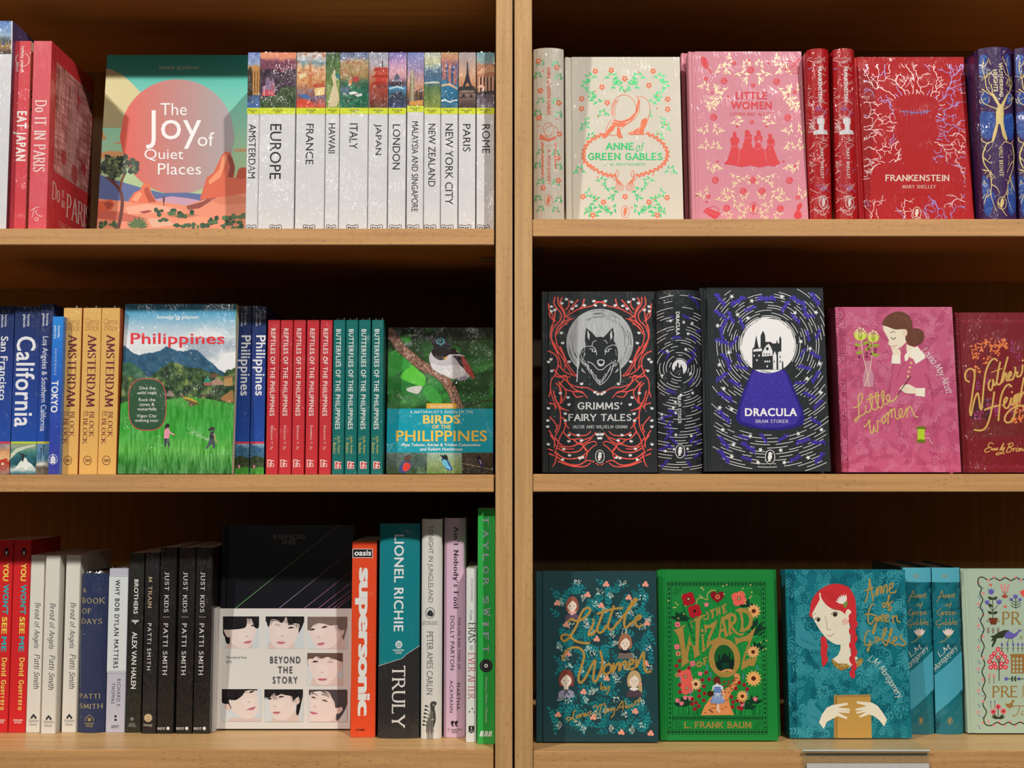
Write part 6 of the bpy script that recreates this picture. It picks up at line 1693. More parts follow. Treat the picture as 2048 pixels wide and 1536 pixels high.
BLK = '1b1d20'
S = book('black spine with white capitals and a small winged emblem', 251, 281.5, 1106, Z_BL, dep(1468), '24261f', B=.14, mat='heavy')
A = Art(S, 'wrap', fr, 'spine_art')
A.text('BROTHERS', 830, 368, 856, 582, 'f0f0f0', 'sb', 90, name='title'); A.text('ALEX VAN HALEN', 815, 694, 846, 1046, 'f0f0f0', 'sb', 90, name='author_name')
A.name = 'wing_emblem'; A.p('c8ccc8', '814,619 862,619 856,632 846,634 838,648 830,634 820,632'); A.name = 'publisher_logo'; A.c('7a7c80', 818, 1232, 12); A.text('HARPER\nPERENNIAL', 792, 1258, 845, 1280, 'a8a8a8', 's', name='publisher_name'); A.done()
S = book('black spine with pale gold and white capitals and a round gold badge', 283, 311.5, 1105, Z_BL, dep(1470), BLK, B=.14, mat='heavy')
A = Art(S, 'wrap', fr, 'spine_art')
A.text('M TRAIN', 918, 352, 942, 545, 'd8c098', 'r', 90, sp=1.5, name='title'); A.text('PATTI SMITH', 912, 640, 936, 930, 'e8e8e4', 's', 90, sp=1.3, name='author_name')
A.name = 'publisher_logo'
for k in range(14): A.leaf('d8c098', 918 + 17 * math.cos(k * .449), 1226 + 17 * math.sin(k * .449), k * .449, 11, 8)
A.c('d8c098', 918, 1226, 19); A.up(); A.c(BLK, 912, 1222, 3); A.c(BLK, 924, 1222, 3); A.l(BLK, 3, '910,1234 918,1238 926,1234'); A.text('Vintage', 888, 1262, 944, 1282, 'd8d0c0', 'r', name='publisher_name'); A.done()

S = book('black memoir spine with spaced white capitals and torn clear wrap at its foot', 313, 346.5, 1095, Z_BL, dep(1470), '101214', B=.145, mat='heavy', group='three black spines with spaced white capitals')
A = Art(S, 'wrap', fr, 'spine_art')
A.text('JUST KIDS', 1019, 322, 1046, 572, 'e8e8e8', 'r', 90, sp=1.5, name='title'); A.text('PATTI SMITH', 1010, 640, 1038, 960, 'f0f0f0', 'r', 90, sp=1.5, name='author_name')
A.l('a8a8a8', 3, '1010,601 1052,601', False); A.name = 'publisher_logo'
for k, x in enumerate((983, 1000, 1017)): A.ring('d8d4d0', x, 1292, 6, 4, a0=0 if k < 1 else 60, a1=330, n=12)
A.c('ece8e4', 1041, 1291, 11); A.done()
dup(S, 350.5, 'black memoir spine with spaced white capitals, middle of three alike'); dup(S, 385.5, 'black memoir spine with spaced white capitals, next to the portrait photo cover')
S = book('white backed book standing in shadow between black spines and the portrait cover', 421, 430, 1217, Z_BL, dep(1466), 'c8c6c4', B=.13, mat='satin')

# album with portraits
S = book('large hardcover face out, black above and a white band of seven portraits below', 431, 700, 1050, Z_BL, dep(1463.5), '14161c', face=True, hard=True, T=.034, lean=3, mat='satin')
fr = (420, 1010, 2.921)
A = Art(S, 'satin', fr)
for x0, y0, x1, y1, c1, c2 in ((148, 604, 760, 112, '80c880', '806878'), (402, 604, 822, 268, 'a898c8', '804858'), (550, 604, 822, 390, 'b088b8', '905080'), (632, 604, 822, 455, 'c878b8', '985080'), (684, 604, 822, 500, 'b878a8', '905070'), (718, 604, 822, 525, 'b878a8', '905070'), (742, 604, 822, 540, 'a87098', '805060')):
    n = 8
    for k in range(n):
        t0, t1 = k / n, (k + 1) / n
        c = tuple(np.array(hx(c1)) * (1 - t0) + np.array(hx(c2)) * t0)
        A.l(c, 2.6 - t0, [(x0 + (x1 - x0) * t0, y0 + (y1 - y0) * t0), (x0 + (x1 - x0) * t1, y0 + (y1 - y0) * t1)], False)
A.text('10-YEAR RECORD\nOF BTS', 370, 172, 555, 230, '8a8680', 's', name='subtitle')
A.name = 'portrait_band'
A.rect('e2e0dc', 0, 604, 900, 1400)
A.up(); A.l('a06890', 2, '20,604 830,604', False)
A.f(440, 1220, 6.4)
def portrait(A, x0, y0, x1, y1, shapes_, hair, hairs):
    """a small printed head photograph: shapes cut off by the picture's edge"""
    A.photo(x0, y0, x1, y1, 12, 10, lambda U, V: stops(U * .5 + V * .5, [(0, 'dde3e7'), (1, 'cfd9de')]))
    A.z += .6
    def cut(c, pts, sm=True):
        q = P(pts) if isinstance(pts, str) else pts
        if sm: q = catmull(q, 4, True)
        q = clip([(x - x0, y - y0) for x, y in q], x1 - x0, y1 - y0)
        if len(q) > 2: A.face([(x + x0, y + y0) for x, y in q], c)
    for it in shapes_:
        if it == '^': A.z += .5
        elif len(it) == 3:
            v_, f_ = [], []
            ribbon(catmull(P(it[2]), 4), lambda t, a, b: it[1] * (1 - .4 * t), v_, f_)
            for q in f_: cut(it[0], [v_[n_] for n_ in q], False)
        else: cut(*it)
    A.z += .5
    r2 = random.Random(int(x0 + y0))
    for t in hairs:
        for k in range(7):
            o = (k - 3) * 9
            v_, f_ = [], []
            q = [(x + o + jit(r2, 5), y + jit(r2, 4)) for x, y in P(t)]
            ribbon(catmull(q, 3), lambda t_, a, b: 7 * (1 - .8 * t_), v_, f_)
            for g in f_: cut(hair if k % 3 else ('6c6058' if hair > '4' else '3c3638'), [v_[n_] for n_ in g], False)
    A.z -= .6
SK1, SK2, SK3, LIP, EYE_ = 'ecdcd6', 'dfc9c1', 'efe1dc', 'c8788a', '2c2428'
def eye(x, y, w, dy=0): return [('cbb0aa', [(x - w, y + 4 + dy), (x, y - 14), (x + w, y + 4 - dy), (x, y + 14)]), (EYE_, [(x - w * .8, y + 4 + dy), (x - w * .2, y - 9), (x + w * .8, y + 2 - dy), (x + w * .1, y + 8)]), (EYE_, 5, '%g,%g %g,%g %g,%g' % (x - w, y + 4 + dy, x, y - 12, x + w, y + 3 - dy))]
def mouth(x, y, w, a=0): return [(LIP, [(x - w, y + w * a), (x - w * .3, y - 12 + w * .3 * a), (x, y - 8), (x + w * .3, y - 12 - w * .3 * a), (x + w, y - w * a), (x + w * .4, y + 18), (x - w * .4, y + 20)]), ('9c4c5c', 4, '%g,%g %g,%g %g,%g' % (x - w, y + w * a, x, y + 1, x + w, y - w * a))]
def nose(x, y, s_=1): return [(SK2, [(x - 22, y), (x - 8, y - 12), (x + 14, y - 12), (x + 26, y), (x + 8, y + 8)]), ('8c5c5c', 4, '%g,%g %g,%g' % (x - 16, y, x - 4, y + 3)), ('8c5c5c', 4, '%g,%g %g,%g' % (x + 8, y + 2, x + 20, y - 2))]
portrait(A, 38, 82, 500, 490, [(SK2, '130,360 300,420 400,430 380,500 60,500 80,460'), '^', ('1c191e', '38,60 500,60 500,200 470,240 440,180 130,240 130,330 120,430 80,420 60,340 38,290'), '^', (SK1, '130,240 150,120 460,120 468,240 445,340 410,430 340,490 240,485 150,420 128,340'), (SK3, '250,260 400,260 420,320 330,400 230,380'), (SK2, '50,250 95,245 118,280 122,350 80,330'), '^'] + eye(240, 225, 32) + eye(420, 200, 26, -4) + nose(340, 338) + mouth(355, 408, 55, .18) + ['^', ('1c191e', '38,60 505,60 495,170 475,230 440,215 400,110 360,90 340,110 345,170 320,225 230,245 130,250 60,250 38,220')], '1c191e', ['120,100 130,180 120,250', '200,100 210,180 190,245', '280,90 300,170 285,235', '360,90 372,130 380,180', '440,90 470,150 465,215'])
portrait(A, 585, 82, 1078, 495, [(SK2, '650,400 920,400 925,510 640,510'), '^', ('1e1b1f', '590,60 1080,60 1075,150 1040,240 1000,300 980,250 640,150 628,220 610,180'), '^', (SK1, '620,200 640,110 1000,110 1005,260 980,360 930,440 850,500 740,500 670,440 630,330'), (SK3, '730,240 850,250 860,320 780,350 720,320'), '^'] + eye(738, 188, 42, -6) + eye(910, 226, 42, 4) + nose(796, 335) + mouth(782, 415, 58, -.05) + [('3a3034', 12, '660,140 720,135 790,165'), ('3a3034', 12, '870,190 930,185 990,200'), '^', ('1e1b1f', '588,60 1080,60 1070,160 1035,190 980,170 880,180 860,110 840,90 800,160 740,130 690,120 650,130 625,220 600,160')], '1e1b1f', ['640,90 640,140 625,200', '770,85 810,120 830,170', '880,90 885,140 875,180', '1000,110 1010,180 990,240'])
portrait(A, 1120, 85, 1630, 498, [(SK2, '1400,460 1540,330 1600,400 1590,510 1380,510'), '^', ('84706a', '1120,60 1630,60 1630,200 1600,330 1580,380 1540,300 1500,200 1130,260'), '^', (SK1, '1130,230 1170,130 1520,130 1540,280 1530,370 1440,470 1340,500 1250,490 1190,400 1150,310'), (SK3, '1200,240 1330,240 1340,320 1250,350'), (SK2, '1545,250 1590,240 1580,310 1550,330'), '^'] + eye(1185, 250, 38, 6) + eye(1340, 218, 40, 6) + nose(1262, 350) + mouth(1292, 430, 52, .16) + ['^', ('84706a', '1118,60 1635,60 1625,180 1600,240 1560,260 1520,240 1500,190 1420,200 1350,180 1250,170 1190,200 1145,260 1120,230')], '84706a', ['1150,100 1160,170 1140,250', '1230,100 1230,150 1210,200', '1330,100 1370,150 1400,200', '1430,100 1490,180 1510,270', '1550,100 1590,170 1580,250'])
portrait(A, 1118, 550, 1570, 965, [(SK2, '1210,850 1500,850 1560,970 1200,970'), '^', ('604c44', '1118,530 1600,530 1575,640 1560,680 1500,620 1150,620 1138,720 1125,680'), '^', (SK1, '1140,690 1150,600 1530,600 1535,720 1510,800 1440,900 1380,955 1280,960 1220,900 1170,810'), (SK3, '1240,700 1370,700 1390,800 1330,850 1250,800'), (SK2, '1530,680 1570,670 1560,740 1525,800'), '^'] + eye(1222, 660, 42, 2) + eye(1415, 664, 42, 0) + nose(1305, 798) + mouth(1312, 885, 62, .02) + ['^', ('6c564c', '1116,530 1600,530 1570,640 1550,660 1500,640 1440,620 1380,600 1300,620 1240,590 1190,620 1150,620 1120,630')], '6c564c', ['1160,560 1170,600 1160,630', '1260,560 1270,600 1300,630', '1380,560 1420,600 1440,640', '1500,560 1540,610 1540,650'])
portrait(A, 25, 1012, 525, 1424, [(SK2, '150,1380 300,1380 520,1390 530,1430 140,1430'), '^', ('1d1a1c', '22,990 450,990 440,1050 300,1040 120,1140 150,1260 100,1230 60,1200 25,1170'), '^', (SK1, '130,1160 160,1080 430,1020 470,1060 490,1160 495,1270 460,1340 400,1385 300,1390 210,1330 150,1260'), (SK3, '270,1160 420,1130 440,1220 340,1260'), (SK2, '55,1210 110,1205 140,1270 110,1290 70,1260'), '^'] + eye(240, 1112, 40, 10) + eye(405, 1048, 36, 8) + nose(372, 1180) + mouth(400, 1260, 58, .35) + ['^', ('1d1a1c', '22,990 450,990 445,1030 340,1020 310,1060 280,1100 210,1150 150,1150 110,1150 60,1190 25,1160')], '1d1a1c', ['60,1030 70,1090 50,1150', '140,1030 150,1100 160,1160', '230,1020 240,1080 220,1130', '300,1010 300,1040 330,1060'])
portrait(A, 570, 1015, 1062, 1428, [(SK2, '690,1380 830,1420 960,1300 1000,1430 680,1430'), '^', ('1f1c1e', '570,990 1064,990 1060,1080 1040,1200 1005,1340 975,1320 980,1200 940,1120 620,1110 570,1120'), '^', (SK1, '625,1150 650,1070 930,1070 950,1180 960,1280 900,1370 820,1410 720,1395 660,1310 630,1230'), (SK3, '680,1170 800,1160 810,1240 720,1270'), (SK2, '960,1130 1010,1110 1020,1180 975,1210'), '^'] + eye(640, 1135, 30, 4) + eye(785, 1110, 40, 4) + nose(700, 1235) + mouth(725, 1310, 50, .02) + ['^', ('1f1c1e', '568,990 1064,990 1055,1080 1000,1110 950,1150 940,1190 925,1110 860,1090 800,1070 720,1100 700,1050 640,1120 590,1110')], '1f1c1e', ['620,1040 610,1090 580,1140', '700,1040 690,1100 720,1150', '780,1030 800,1070 880,1090', '900,1040 930,1100 945,1170', '1010,1040 1040,1100 1020,1150'])
portrait(A, 1140, 1018, 1628, 1430, [(SK2, '1380,1400 1480,1240 1560,1330 1500,1440 1370,1440'), '^', ('4c464a', '1140,990 1630,990 1630,1180 1590,1300 1500,1420 1490,1330 1560,1230 1480,1200 1440,1120 1150,1090'), '^', (SK1, '1150,1140 1180,1050 1430,1050 1480,1180 1500,1260 1480,1360 1380,1440 1200,1440 1140,1400 1160,1260'), (SK3, '1180,1160 1290,1160 1280,1240 1200,1240'), (SK2, '1490,1260 1550,1235 1570,1280 1510,1330'), '^'] + eye(1200, 1118, 38, -6) + eye(1345, 1160, 40, -10) + nose(1215, 1235) + mouth(1205, 1315, 54, -.22) + [('463c40', 11, '1180,1060 1220,1075 1250,1095'), ('463c40', 11, '1300,1080 1350,1090 1410,1120'), '^', ('4c464a', '1138,990 1630,990 1625,1150 1600,1220 1550,1240 1480,1250 1470,1180 1430,1120 1400,1060 1300,1020 1190,1030 1150,1090')], '4c464a', ['1160,1030 1170,1060 1150,1090', '1300,1020 1330,1050 1400,1100', '1420,1040 1470,1120 1490,1220', '1530,1050 1570,1130 1550,1220', '1600,1060 1615,1120 1600,1200'])
A.f(420, 1010, 2.921)
A.name = 'title'
for t, y0, y1 in (('BEYOND', 884, 924), ('THE', 943, 982), ('STORY', 1002, 1042)):
    x0, x1 = {'BEYOND': (352, 528), 'THE': (398, 482), 'STORY': (367, 512)}[t]
    A.text(t, x0, y0, x1, y1, '4a4c54', 'sb', name='title', sp=1.3)
A.text('Myeongseok Kang', 99, 882, 213, 898, '70727a', 's', name='author_name'); A.text('BTS', 99, 908, 128, 922, '70727a', 's', name='author_name'); A.done()

S = book('bright orange spine with huge white rounded lowercase letters', 700.5, 750.5, 1083, Z_BL, dep(1477), 'ee5028', B=.13, mat='wrap')
fr = (690, 1010, 2.921)
A = Art(S, 'wrap', fr, 'spine_art')
A.text('supersonic', 56, 366, 148, 1232, 'f0efec', 'sxx', 90, name='title', sp=.92)
A.name = 'band_logo'; A.rect('f0f0f0', 44, 256, 162, 308); A.up(); A.rect('1a1a1c', 47, 259, 159, 305); A.up(); A.text('oasis', 54, 264, 152, 296, 'f8f8f8', 'sx', name='band_logo', shear=.1)
A.text('crown', 62, 1308, 116, 1320, '5a2018', 'sx', name='publisher_name'); A.done(); film(S, 4)

S = book('thick teal and black spine with white capitals, the lower word in fine serif', 755.5, 838, 1047, Z_BL, dep(1478.5), '12848e', hard=True, B=.14, mat='wrap', bulge=.003)
A = Art(S, 'wrap', fr, 'spine_art')
A.p('302e2e', '170,948 202,940 240,925 300,905 335,895 360,870 440,820 460,1400 170,1400'); A.up(); A.l('e0e0dc', 2.5, '190,942 240,925 300,905 335,895 360,870 436,822', False)
A.text('LIONEL RICHIE', 288, 172, 344, 736, 'f0f2f2', 'sb', 90, name='title'); A.text('TRULY', 274, 936, 354, 1300, 'e8e6e2', 'r', 90, name='title', sp=1.0)
A.name = 'publisher_logo'; A.c('e8f0f0', 316, 813, 20, 22); A.up(); A.l('12848e', 3, '302,808 330,808', False); A.l('12848e', 3, '302,820 330,820', False); A.l('12848e', 3, '310,800 310,828', False); A.l('12848e', 3, '322,800 322,828', False)
A.text('HARPER\nONE', 282, 840, 346, 868, 'e8f0f0', 'sb', name='publisher_name', sp=1.1); A.done()

S = book('off-white spine with thin grey capitals and a guitar headstock at its foot', 841, 882.5, 1038, Z_BL, dep(1480), 'e4e2dc', hard=True, B=.14, mat='wrap', bulge=.003)
A = Art(S, 'wrap', fr, 'spine_art')
A.text('TONIGHT IN JUNGLELAND', 480, 118, 516, 568, '54565a', 'sl', 90, name='title'); A.text('PETER AMES CARLIN', 478, 738, 514, 1104, '54565a', 'sl', 90, name='author_name')
A.text('DOUBLEDAY', 453, 676, 544, 692, '6a6c70', 'sl', name='publisher_name'); A.l('80848a', 2, '453,697 544,697', False)
A.name = 'publisher_logo'; A.ring('34363a', 498, 629, 26, 3, ry=31); A.p('34363a', '480,640 486,620 500,612 512,622 518,640 506,650 490,646', True); A.name = 'guitar_print'
A.p('4c4a48', '478,1330 476,1300 478,1270 492,1230 500,1190 498,1160 510,1145 530,1146 536,1160 524,1180 530,1220 530,1260 518,1300 516,1330', True); A.rect('8c8a86', 478, 1318, 516, 1368)
A.up()
for k in range(6):
    y = 1180 + k * 22; A.l('3a3836', 5, [(462 + k * -2 + 20 - 2 * k, y - 8), (490, y)], False); A.c('3a3836', 474 - 3 * k, y - 8, 8, 6)
for k in range(4): A.l('e0dcd4', 1.5, [(484 + k * 9, 1190 + k * 4), (484 + k * 9, 1368)], False)
A.c('a8a49c', 514, 1250, 8, 5); A.c('a8a49c', 518, 1166, 6); A.done()

S = book('lilac pink spine with heavy black display letters above small capitals', 886.5, 930.5, 1036, Z_BL, dep(1477), 'dcb8d0', hard=True, B=.14, mat='wrap', bulge=.003)
A = Art(S, 'wrap', fr, 'spine_art')
A.text("Ain't Nobody's Fool", 628, 124, 664, 604, '241c24', 'db', 90, name='title'); A.text('DOLLY PARTON', 616, 646, 640, 962, '302630', 's', 90, name='title', sp=1.05); A.text('THE LIFE AND TIMES OF', 660, 654, 676, 958, '302630', 's', 90, name='subtitle', sp=1.2)
A.text('MARTHA', 652, 1038, 672, 1194, '302630', 's', 90, name='author_name', sp=1.15); A.text('ACKMANN', 612, 1022, 632, 1210, '302630', 's', 90, name='author_name', sp=1.15)
A.name = 'publisher_logo'
for x in (628, 650):
    A.p('28202a', [(x - 9, 1262), (x + 6, 1256), (x + 12, 1268), (x + 2, 1278), (x + 10, 1292), (x - 2, 1290), (x - 8, 1276)])
A.text("ST. MARTIN'S\nPRESS", 600, 1304, 684, 1330, '4a3848', 'sb', name='publisher_name', sp=1.1); A.done()

S = book('short white spine in black and rose serif letters beside the bright green spine', 931.5, 953, 1137, Z_BL, dep(1487), 'e8e8e6', B=.12, mat='wrap')
A = Art(S, 'wrap', fr, 'spine_art')
A.text('MONTGOMERY', 735, 430, 747, 568, 'a06078', 's', 90, name='author_name', sp=1.2); A.text('From', 728, 614, 746, 672, '405880', 'ri', 90, name='title'); A.text('ERAS', 720, 686, 764, 803, '3c4438', 'd', 90, name='title'); A.text('to', 730, 822, 748, 846, '405880', 'ri', 90, name='title'); A.text('EVER AFTER', 718, 862, 762, 1134, 'c86870', 'd', 90, name='title')
A.name = 'sparkle_marks'
for x, y, r in ((744, 1190, 8), (727, 1208, 8), (754, 1210, 6)): A.p('3a3a3c', [(x, y - r), (x + r * .25, y - r * .25), (x + r, y), (x + r * .25, y + r * .25), (x, y + r), (x - r * .25, y + r * .25), (x - r, y), (x - r * .25, y - r * .25)])
A.name = 'publisher_logo'; A.p('28282a', '722,1290 756,1290 754,1325 738,1334 722,1325'); A.up(); A.rect('e8e8e6', 736, 1296, 741, 1312); A.l('e8e8e6', 3, '730,1318 738,1324 748,1318'); A.done()

S = book('tall bright green spine with glittery silver capitals and a black record mark', 954.5, 990.5, 1017, Z_BL, dep(1490.5), '30b44e', B=.13, mat='wrap')
A = Art(S, 'wrap', fr, 'spine_art')
for ch, y0, y1 in zip('TAYLORSWIFT', (66, 148, 212, 285, 358, 426, 530, 600, 686, 745, 820), (112, 188, 260, 330, 400, 468, 578, 648, 706, 790, 862)):
    A.text(ch, 806, y0, 840 if ch != 'W' else 850, y1, 'c0c8d8', 'slab', 90, mat='glitter', name='title', merge=True)
A.name = 'record_mark'; A.c('1c1c1e', 824, 939, 38); A.up(); A.ring('5a5c60', 824, 939, 30, 2.5); A.ring('5a5c60', 824, 939, 24, 2); A.c('e8e8e8', 824, 939, 13); A.up(); A.c('1c1c1e', 824, 939, 4)
A.text('McAvoy | Weiss | Wickman', 816, 1004, 832, 1272, 'e0f0e4', 's', 90, name='author_name')
A.name = 'publisher_logo'
for x in (796, 822, 846): A.l('e8f4ec', 9, [(x - 6, 1350), (x + 2, 1322), (x + 10, 1322), (x + 6, 1350)], False)
A.done()

# ================================================================== BOTTOM RIGHT SHELF
TEAL = '1c4248'
S = book('dark teal cloth hardcover face out, gold script among leaves, berries and four small heads', 1072, 1317.5, 1143, Z_BR, dep(1487), TEAL, face=True, hard=True, T=.026, lean=3, mat='cloth')
fr = (1040, 1100, 3.522)
A = Art(S, 'matte', fr)
rnd = random.Random(51)
LF = ('188088', '1a8a90', '147078')
avoid = ((365, 400, 62, 75), (740, 665, 65, 85), (325, 935, 72, 90), (805, 950, 68, 95))
def ok(x, y): return all(abs(x - a) > c or abs(y - b) > d for a, b, c, d in avoid)
for k in range(210):
    x, y = 250 + 670 * ((k % 14) + rnd.random()) / 14, 225 + 1070 * ((k // 14) + rnd.random()) / 15
    if not ok(x, y): continue
    n = rnd.choice((2, 2, 3, 4))
    ln = 44 + 20 * n
    for tr in range(8):
        a = rnd.random() * 6.28
        ex, ey = x + math.cos(a) * ln * 1.15, y + math.sin(a) * ln * 1.15
        if ok(ex, ey) and 228 < ex < 945 and 205 < ey < 1318: break
    else: continue
    sprig(A, rnd.choice(LF), x, y, a, ln, n, 3, .40, jit(rnd, .1), L=.34 if n > 2 else .44, stem='188088')
    if n == 2: A.z += .4; A.l('0e5860', 2.5, [(x, y), (x + math.cos(a) * ln * .8, y + math.sin(a) * ln * .8)], False); A.z -= .4
A.up()
for k in range(64):
    x, y = 250 + 670 * ((k % 8) + rnd.random()) / 8, 225 + 1060 * ((k // 8) + rnd.random()) / 8
    if not ok(x, y): continue
    a = rnd.random() * 6.28
    if k % 2:
        for j in range(16): A.c('dfe8dc', x + jit(rnd, 24), y + jit(rnd, 20), 3.8, n=6)
    else:
        for j in range(5):
            b = a + (j - 2) * .4; L_ = 26 + 14 * rnd.random()
            A.l('cfdcd0', 2.6, [(x, y), (x + L_ * math.cos(b), y + L_ * math.sin(b))], False); A.c('e4ece4', x + L_ * math.cos(b), y + L_ * math.sin(b), 4.5, n=6)
A.up()
for x, y in ((607, 242), (883, 242), (476, 316), (765, 335), (262, 375), (572, 392), (325, 526), (895, 516), (540, 628), (334, 730), (886, 800), (610, 905), (447, 1000), (268, 1160), (515, 1180), (812, 1136), (714, 1285), (920, 1292)):
    for dx, dy in ((-11, 4), (11, 6), (2, -11)): A.c('f4a48c', x + dx, y + dy, 12, n=12)
# little heads
def head(A, x, y, s, hair, dress, long_=False):
    SKN = 'f2e0cc'
    A.p(hair, [(x + a * s, y + b * s) for a, b in ((-46, 20), (-48, -20), (-30, -62), (0, -78), (34, -62), (50, -20), (50, 20), (40, 36), (-36, 38))], True); A.z += .4
    if long_: A.p(hair, [(x + a * s, y + b * s) for a, b in ((30, 10), (50, 10), (58, 60), (50, 100), (44, 130), (34, 100), (32, 60))], True)
    A.p(SKN, [(x + a * s, y + b * s) for a, b in ((-14, 20), (14, 20), (16, 70), (-16, 70))])
    A.p(dress, [(x + a * s, y + b * s) for a, b in ((-20, 58), (0, 70), (20, 58), (50, 72), (58, 112), (-54, 112), (-48, 72))]); A.z += .4
    A.p(SKN, [(x + a * s, y + b * s) for a, b in ((-34, -16), (-20, -34), (0, -46), (22, -34), (36, -14), (34, 12), (18, 34), (0, 42), (-18, 34), (-34, 12))], True); A.z += .4
    A.p(hair, [(x + a * s, y + b * s) for a, b in ((-38, 4), (-36, -30), (0, -62), (38, -30), (40, 4), (30, -24), (6, -44), (-20, -24))], False)
    for d in (-14, 14): A.c('3a2420', x + d * s, y - 2 * s, 3.6, n=7)
    A.c('a83838', x, y + 18 * s, 3.4, n=7); A.l('cfa890', 1.6, [(x, y + 2), (x - 2, y + 10 * s)], False); A.z -= 1.2
head(A, 366, 396, .9, 'a05c48', '6a5468'); head(A, 740, 660, .95, 'a87050', '7a6c64'); head(A, 325, 922, 1.05, '8a4438', '9898b0'); head(A, 803, 925, 1.0, 'c8a878', '54444e', True)
A.up(2)
A.c('f0a898', 352, 440, 18, 10, rot=.5); A.c('f0a898', 384, 440, 18, 10, rot=-.5); A.p('20242c', '705,705 775,705 780,722 740,728 700,722'); A.l('26282c', 7, '326,990 310,1020'); A.l('26282c', 7, '326,990 345,1020'); A.l('26282c', 6, '305,985 345,985', False)
A.c('f4f0ec', 788, 978, 16, 10); A.c('f4f0ec', 818, 978, 16, 10); A.p('f0a0a0', '834,930 860,938 858,950 834,944')
A.up(); A.name = 'title'
G3 = 'c4984a'
strokes(A, G3, 16, ['338,502 360,488 400,500 450,480 492,435 488,410 460,412 430,450 400,530 360,600 320,640 292,625 300,600 340,600 390,640 450,655 490,655', '520,510 500,560 482,590 490,600 520,585 545,550', '512,490 520,494', '590,420 570,480 545,550 555,580 580,575 610,530', '660,395 640,460 620,530 630,560 660,550 685,510', '545,450 600,430 660,415 722,408', '685,520 740,450 800,380 822,350 806,346 770,400 740,470 735,530 750,545 790,510 830,490 850,475 845,462 820,475 812,510 830,540 862,530',
                       '298,772 320,720 360,690 410,688 440,710 452,750 430,830 412,900 425,935 460,900 510,800 530,780 520,860 515,910 535,925 570,850 580,780 565,712', '630,800 598,820 588,860 610,875 640,850 640,815 620,800', '660,800 655,860 680,810 700,795 700,850 720,800 745,785 742,840', '760,815 790,800 800,775 778,775 765,810 775,840 805,830', '820,770 818,825 840,780 870,720 872,760 875,820 890,858 922,855'], 'foil')
strokes(A, G3, 7.5, ['575,930 568,980 590,960 595,985 575,985', '605,960 605,985 630,960 620,1000 605,1018', '395,1130 380,1140 370,1180 340,1200 328,1185 350,1178 400,1205', '405,1160 395,1180 412,1180 418,1160', '425,1155 425,1178 440,1150', '450,1150 448,1172', '462,1145 455,1160 470,1165 455,1172', '485,1140 475,1160 490,1165 500,1140',
                      '515,1110 530,1095 545,1110 530,1170', '545,1110 570,1090 560,1150', '570,1095 600,1085 595,1150 610,1140', '625,1115 610,1130 620,1140 638,1115 640,1138', '650,1112 650,1130 668,1110 660,1160 640,1180', '680,1130 710,1080 722,1065 726,1125', '695,1110 735,1100', '745,1060 745,1115', '765,1090 755,1110 775,1105', '785,1085 778,1100 795,1100 800,1080', '815,1060 812,1095', '838,1048 835,1090', '805,1070 850,1062'], 'foil')
A.name = 'cover_art'; A.done()

EM = '1c8a3c'
S = book('emerald green hardcover face out with a gold title, poppies and a winding orange path', 1320, 1556.5, 1141, Z_BR, dep(1484), EM, face=True, hard=True, T=.024, lean=3, mat='satin')
A = Art(S, 'satin', fr)
rnd = random.Random(61)
DKG = '134628'
for x0, y0, x1, y1 in ((1036, 224, 1728, 254), (1036, 1266, 1744, 1298), (1070, 1172, 1712, 1196)):
    A.l(DKG, 3, [(x0, y0), (x1, y0)], False); A.l(DKG, 3, [(x0, y1), (x1, y1)], False)
    n = int((x1 - x0) / (24 if y1 - y0 > 26 else 17))
    for k in range(n):
        x, y, r = x0 + (k + .5) * (x1 - x0) / n, (y0 + y1) / 2, (y1 - y0) * .36
        A.p(DKG, [(x - r * 1.2, y), (x, y - r), (x + r * 1.2, y), (x, y + r)])
for xa, xb, xc, xd in ((1036, 1066, 1040, 1074), (1698, 1728, 1712, 1744)):
    A.l(DKG, 3, [(xa, 224), (xc, 1298)], False); A.l(DKG, 3, [(xb, 224), (xd, 1298)], False)
    for k in range(30):
        t = (k + .5) / 30; x, y = (xa + xb) / 2 + ((xc + xd) / 2 - (xa + xb) / 2) * t, 258 + t * 1008
        A.p(DKG, [(x - 9, y), (x, y - 13), (x + 9, y), (x, y + 13)])
for cx_, cy_, a0 in ((1078, 262, 0), (1696, 262, 90), (1086, 1262, 270), (1702, 1262, 180)):
    for r in (22, 38, 54): A.ring(DKG, cx_, cy_, r, 4, a0=a0, a1=a0 + 90, n=24)
A.up(); cx_, cy_ = 1440, 740
for k in range(40):
    a = 2 * math.pi * k / 40; r0, r1 = 130, 330 + 60 * rnd.random()
    if math.sin(a) > .6: continue
    A.l('2cc858', 2.6, [(cx_ + r0 * math.cos(a), cy_ + r0 * math.sin(a)), (cx_ + r1 * math.cos(a) * .8, cy_ + r1 * math.sin(a))], False)
for k in range(90):
    x = 1110 + 580 * rnd.random(); A.l(rnd.choice(('0f5a2c', '156a34', '3ab858')), 4, [(x, 1160), (x + jit(rnd, 14), 1110 - 40 * rnd.random())], taper=.7)
for x, y in ((1140, 1100), (1160, 1090), (1650, 1080), (1610, 1120), (1680, 570), (1660, 600), (1120, 490), (1140, 500), (1670, 700), (1590, 400), (1650, 540)):
    for k in range(4): A.leaf('123c28', x, y, -1.57 + (k - 1.5) * .8, 66, 26)
for t in ('1145,380 1160,440 1200,560 1230,640', '1395,280 1396,380', '1560,380 1600,480 1650,560', '1225,470 1190,540'): A.l('123c28', 5, t)
A.up()
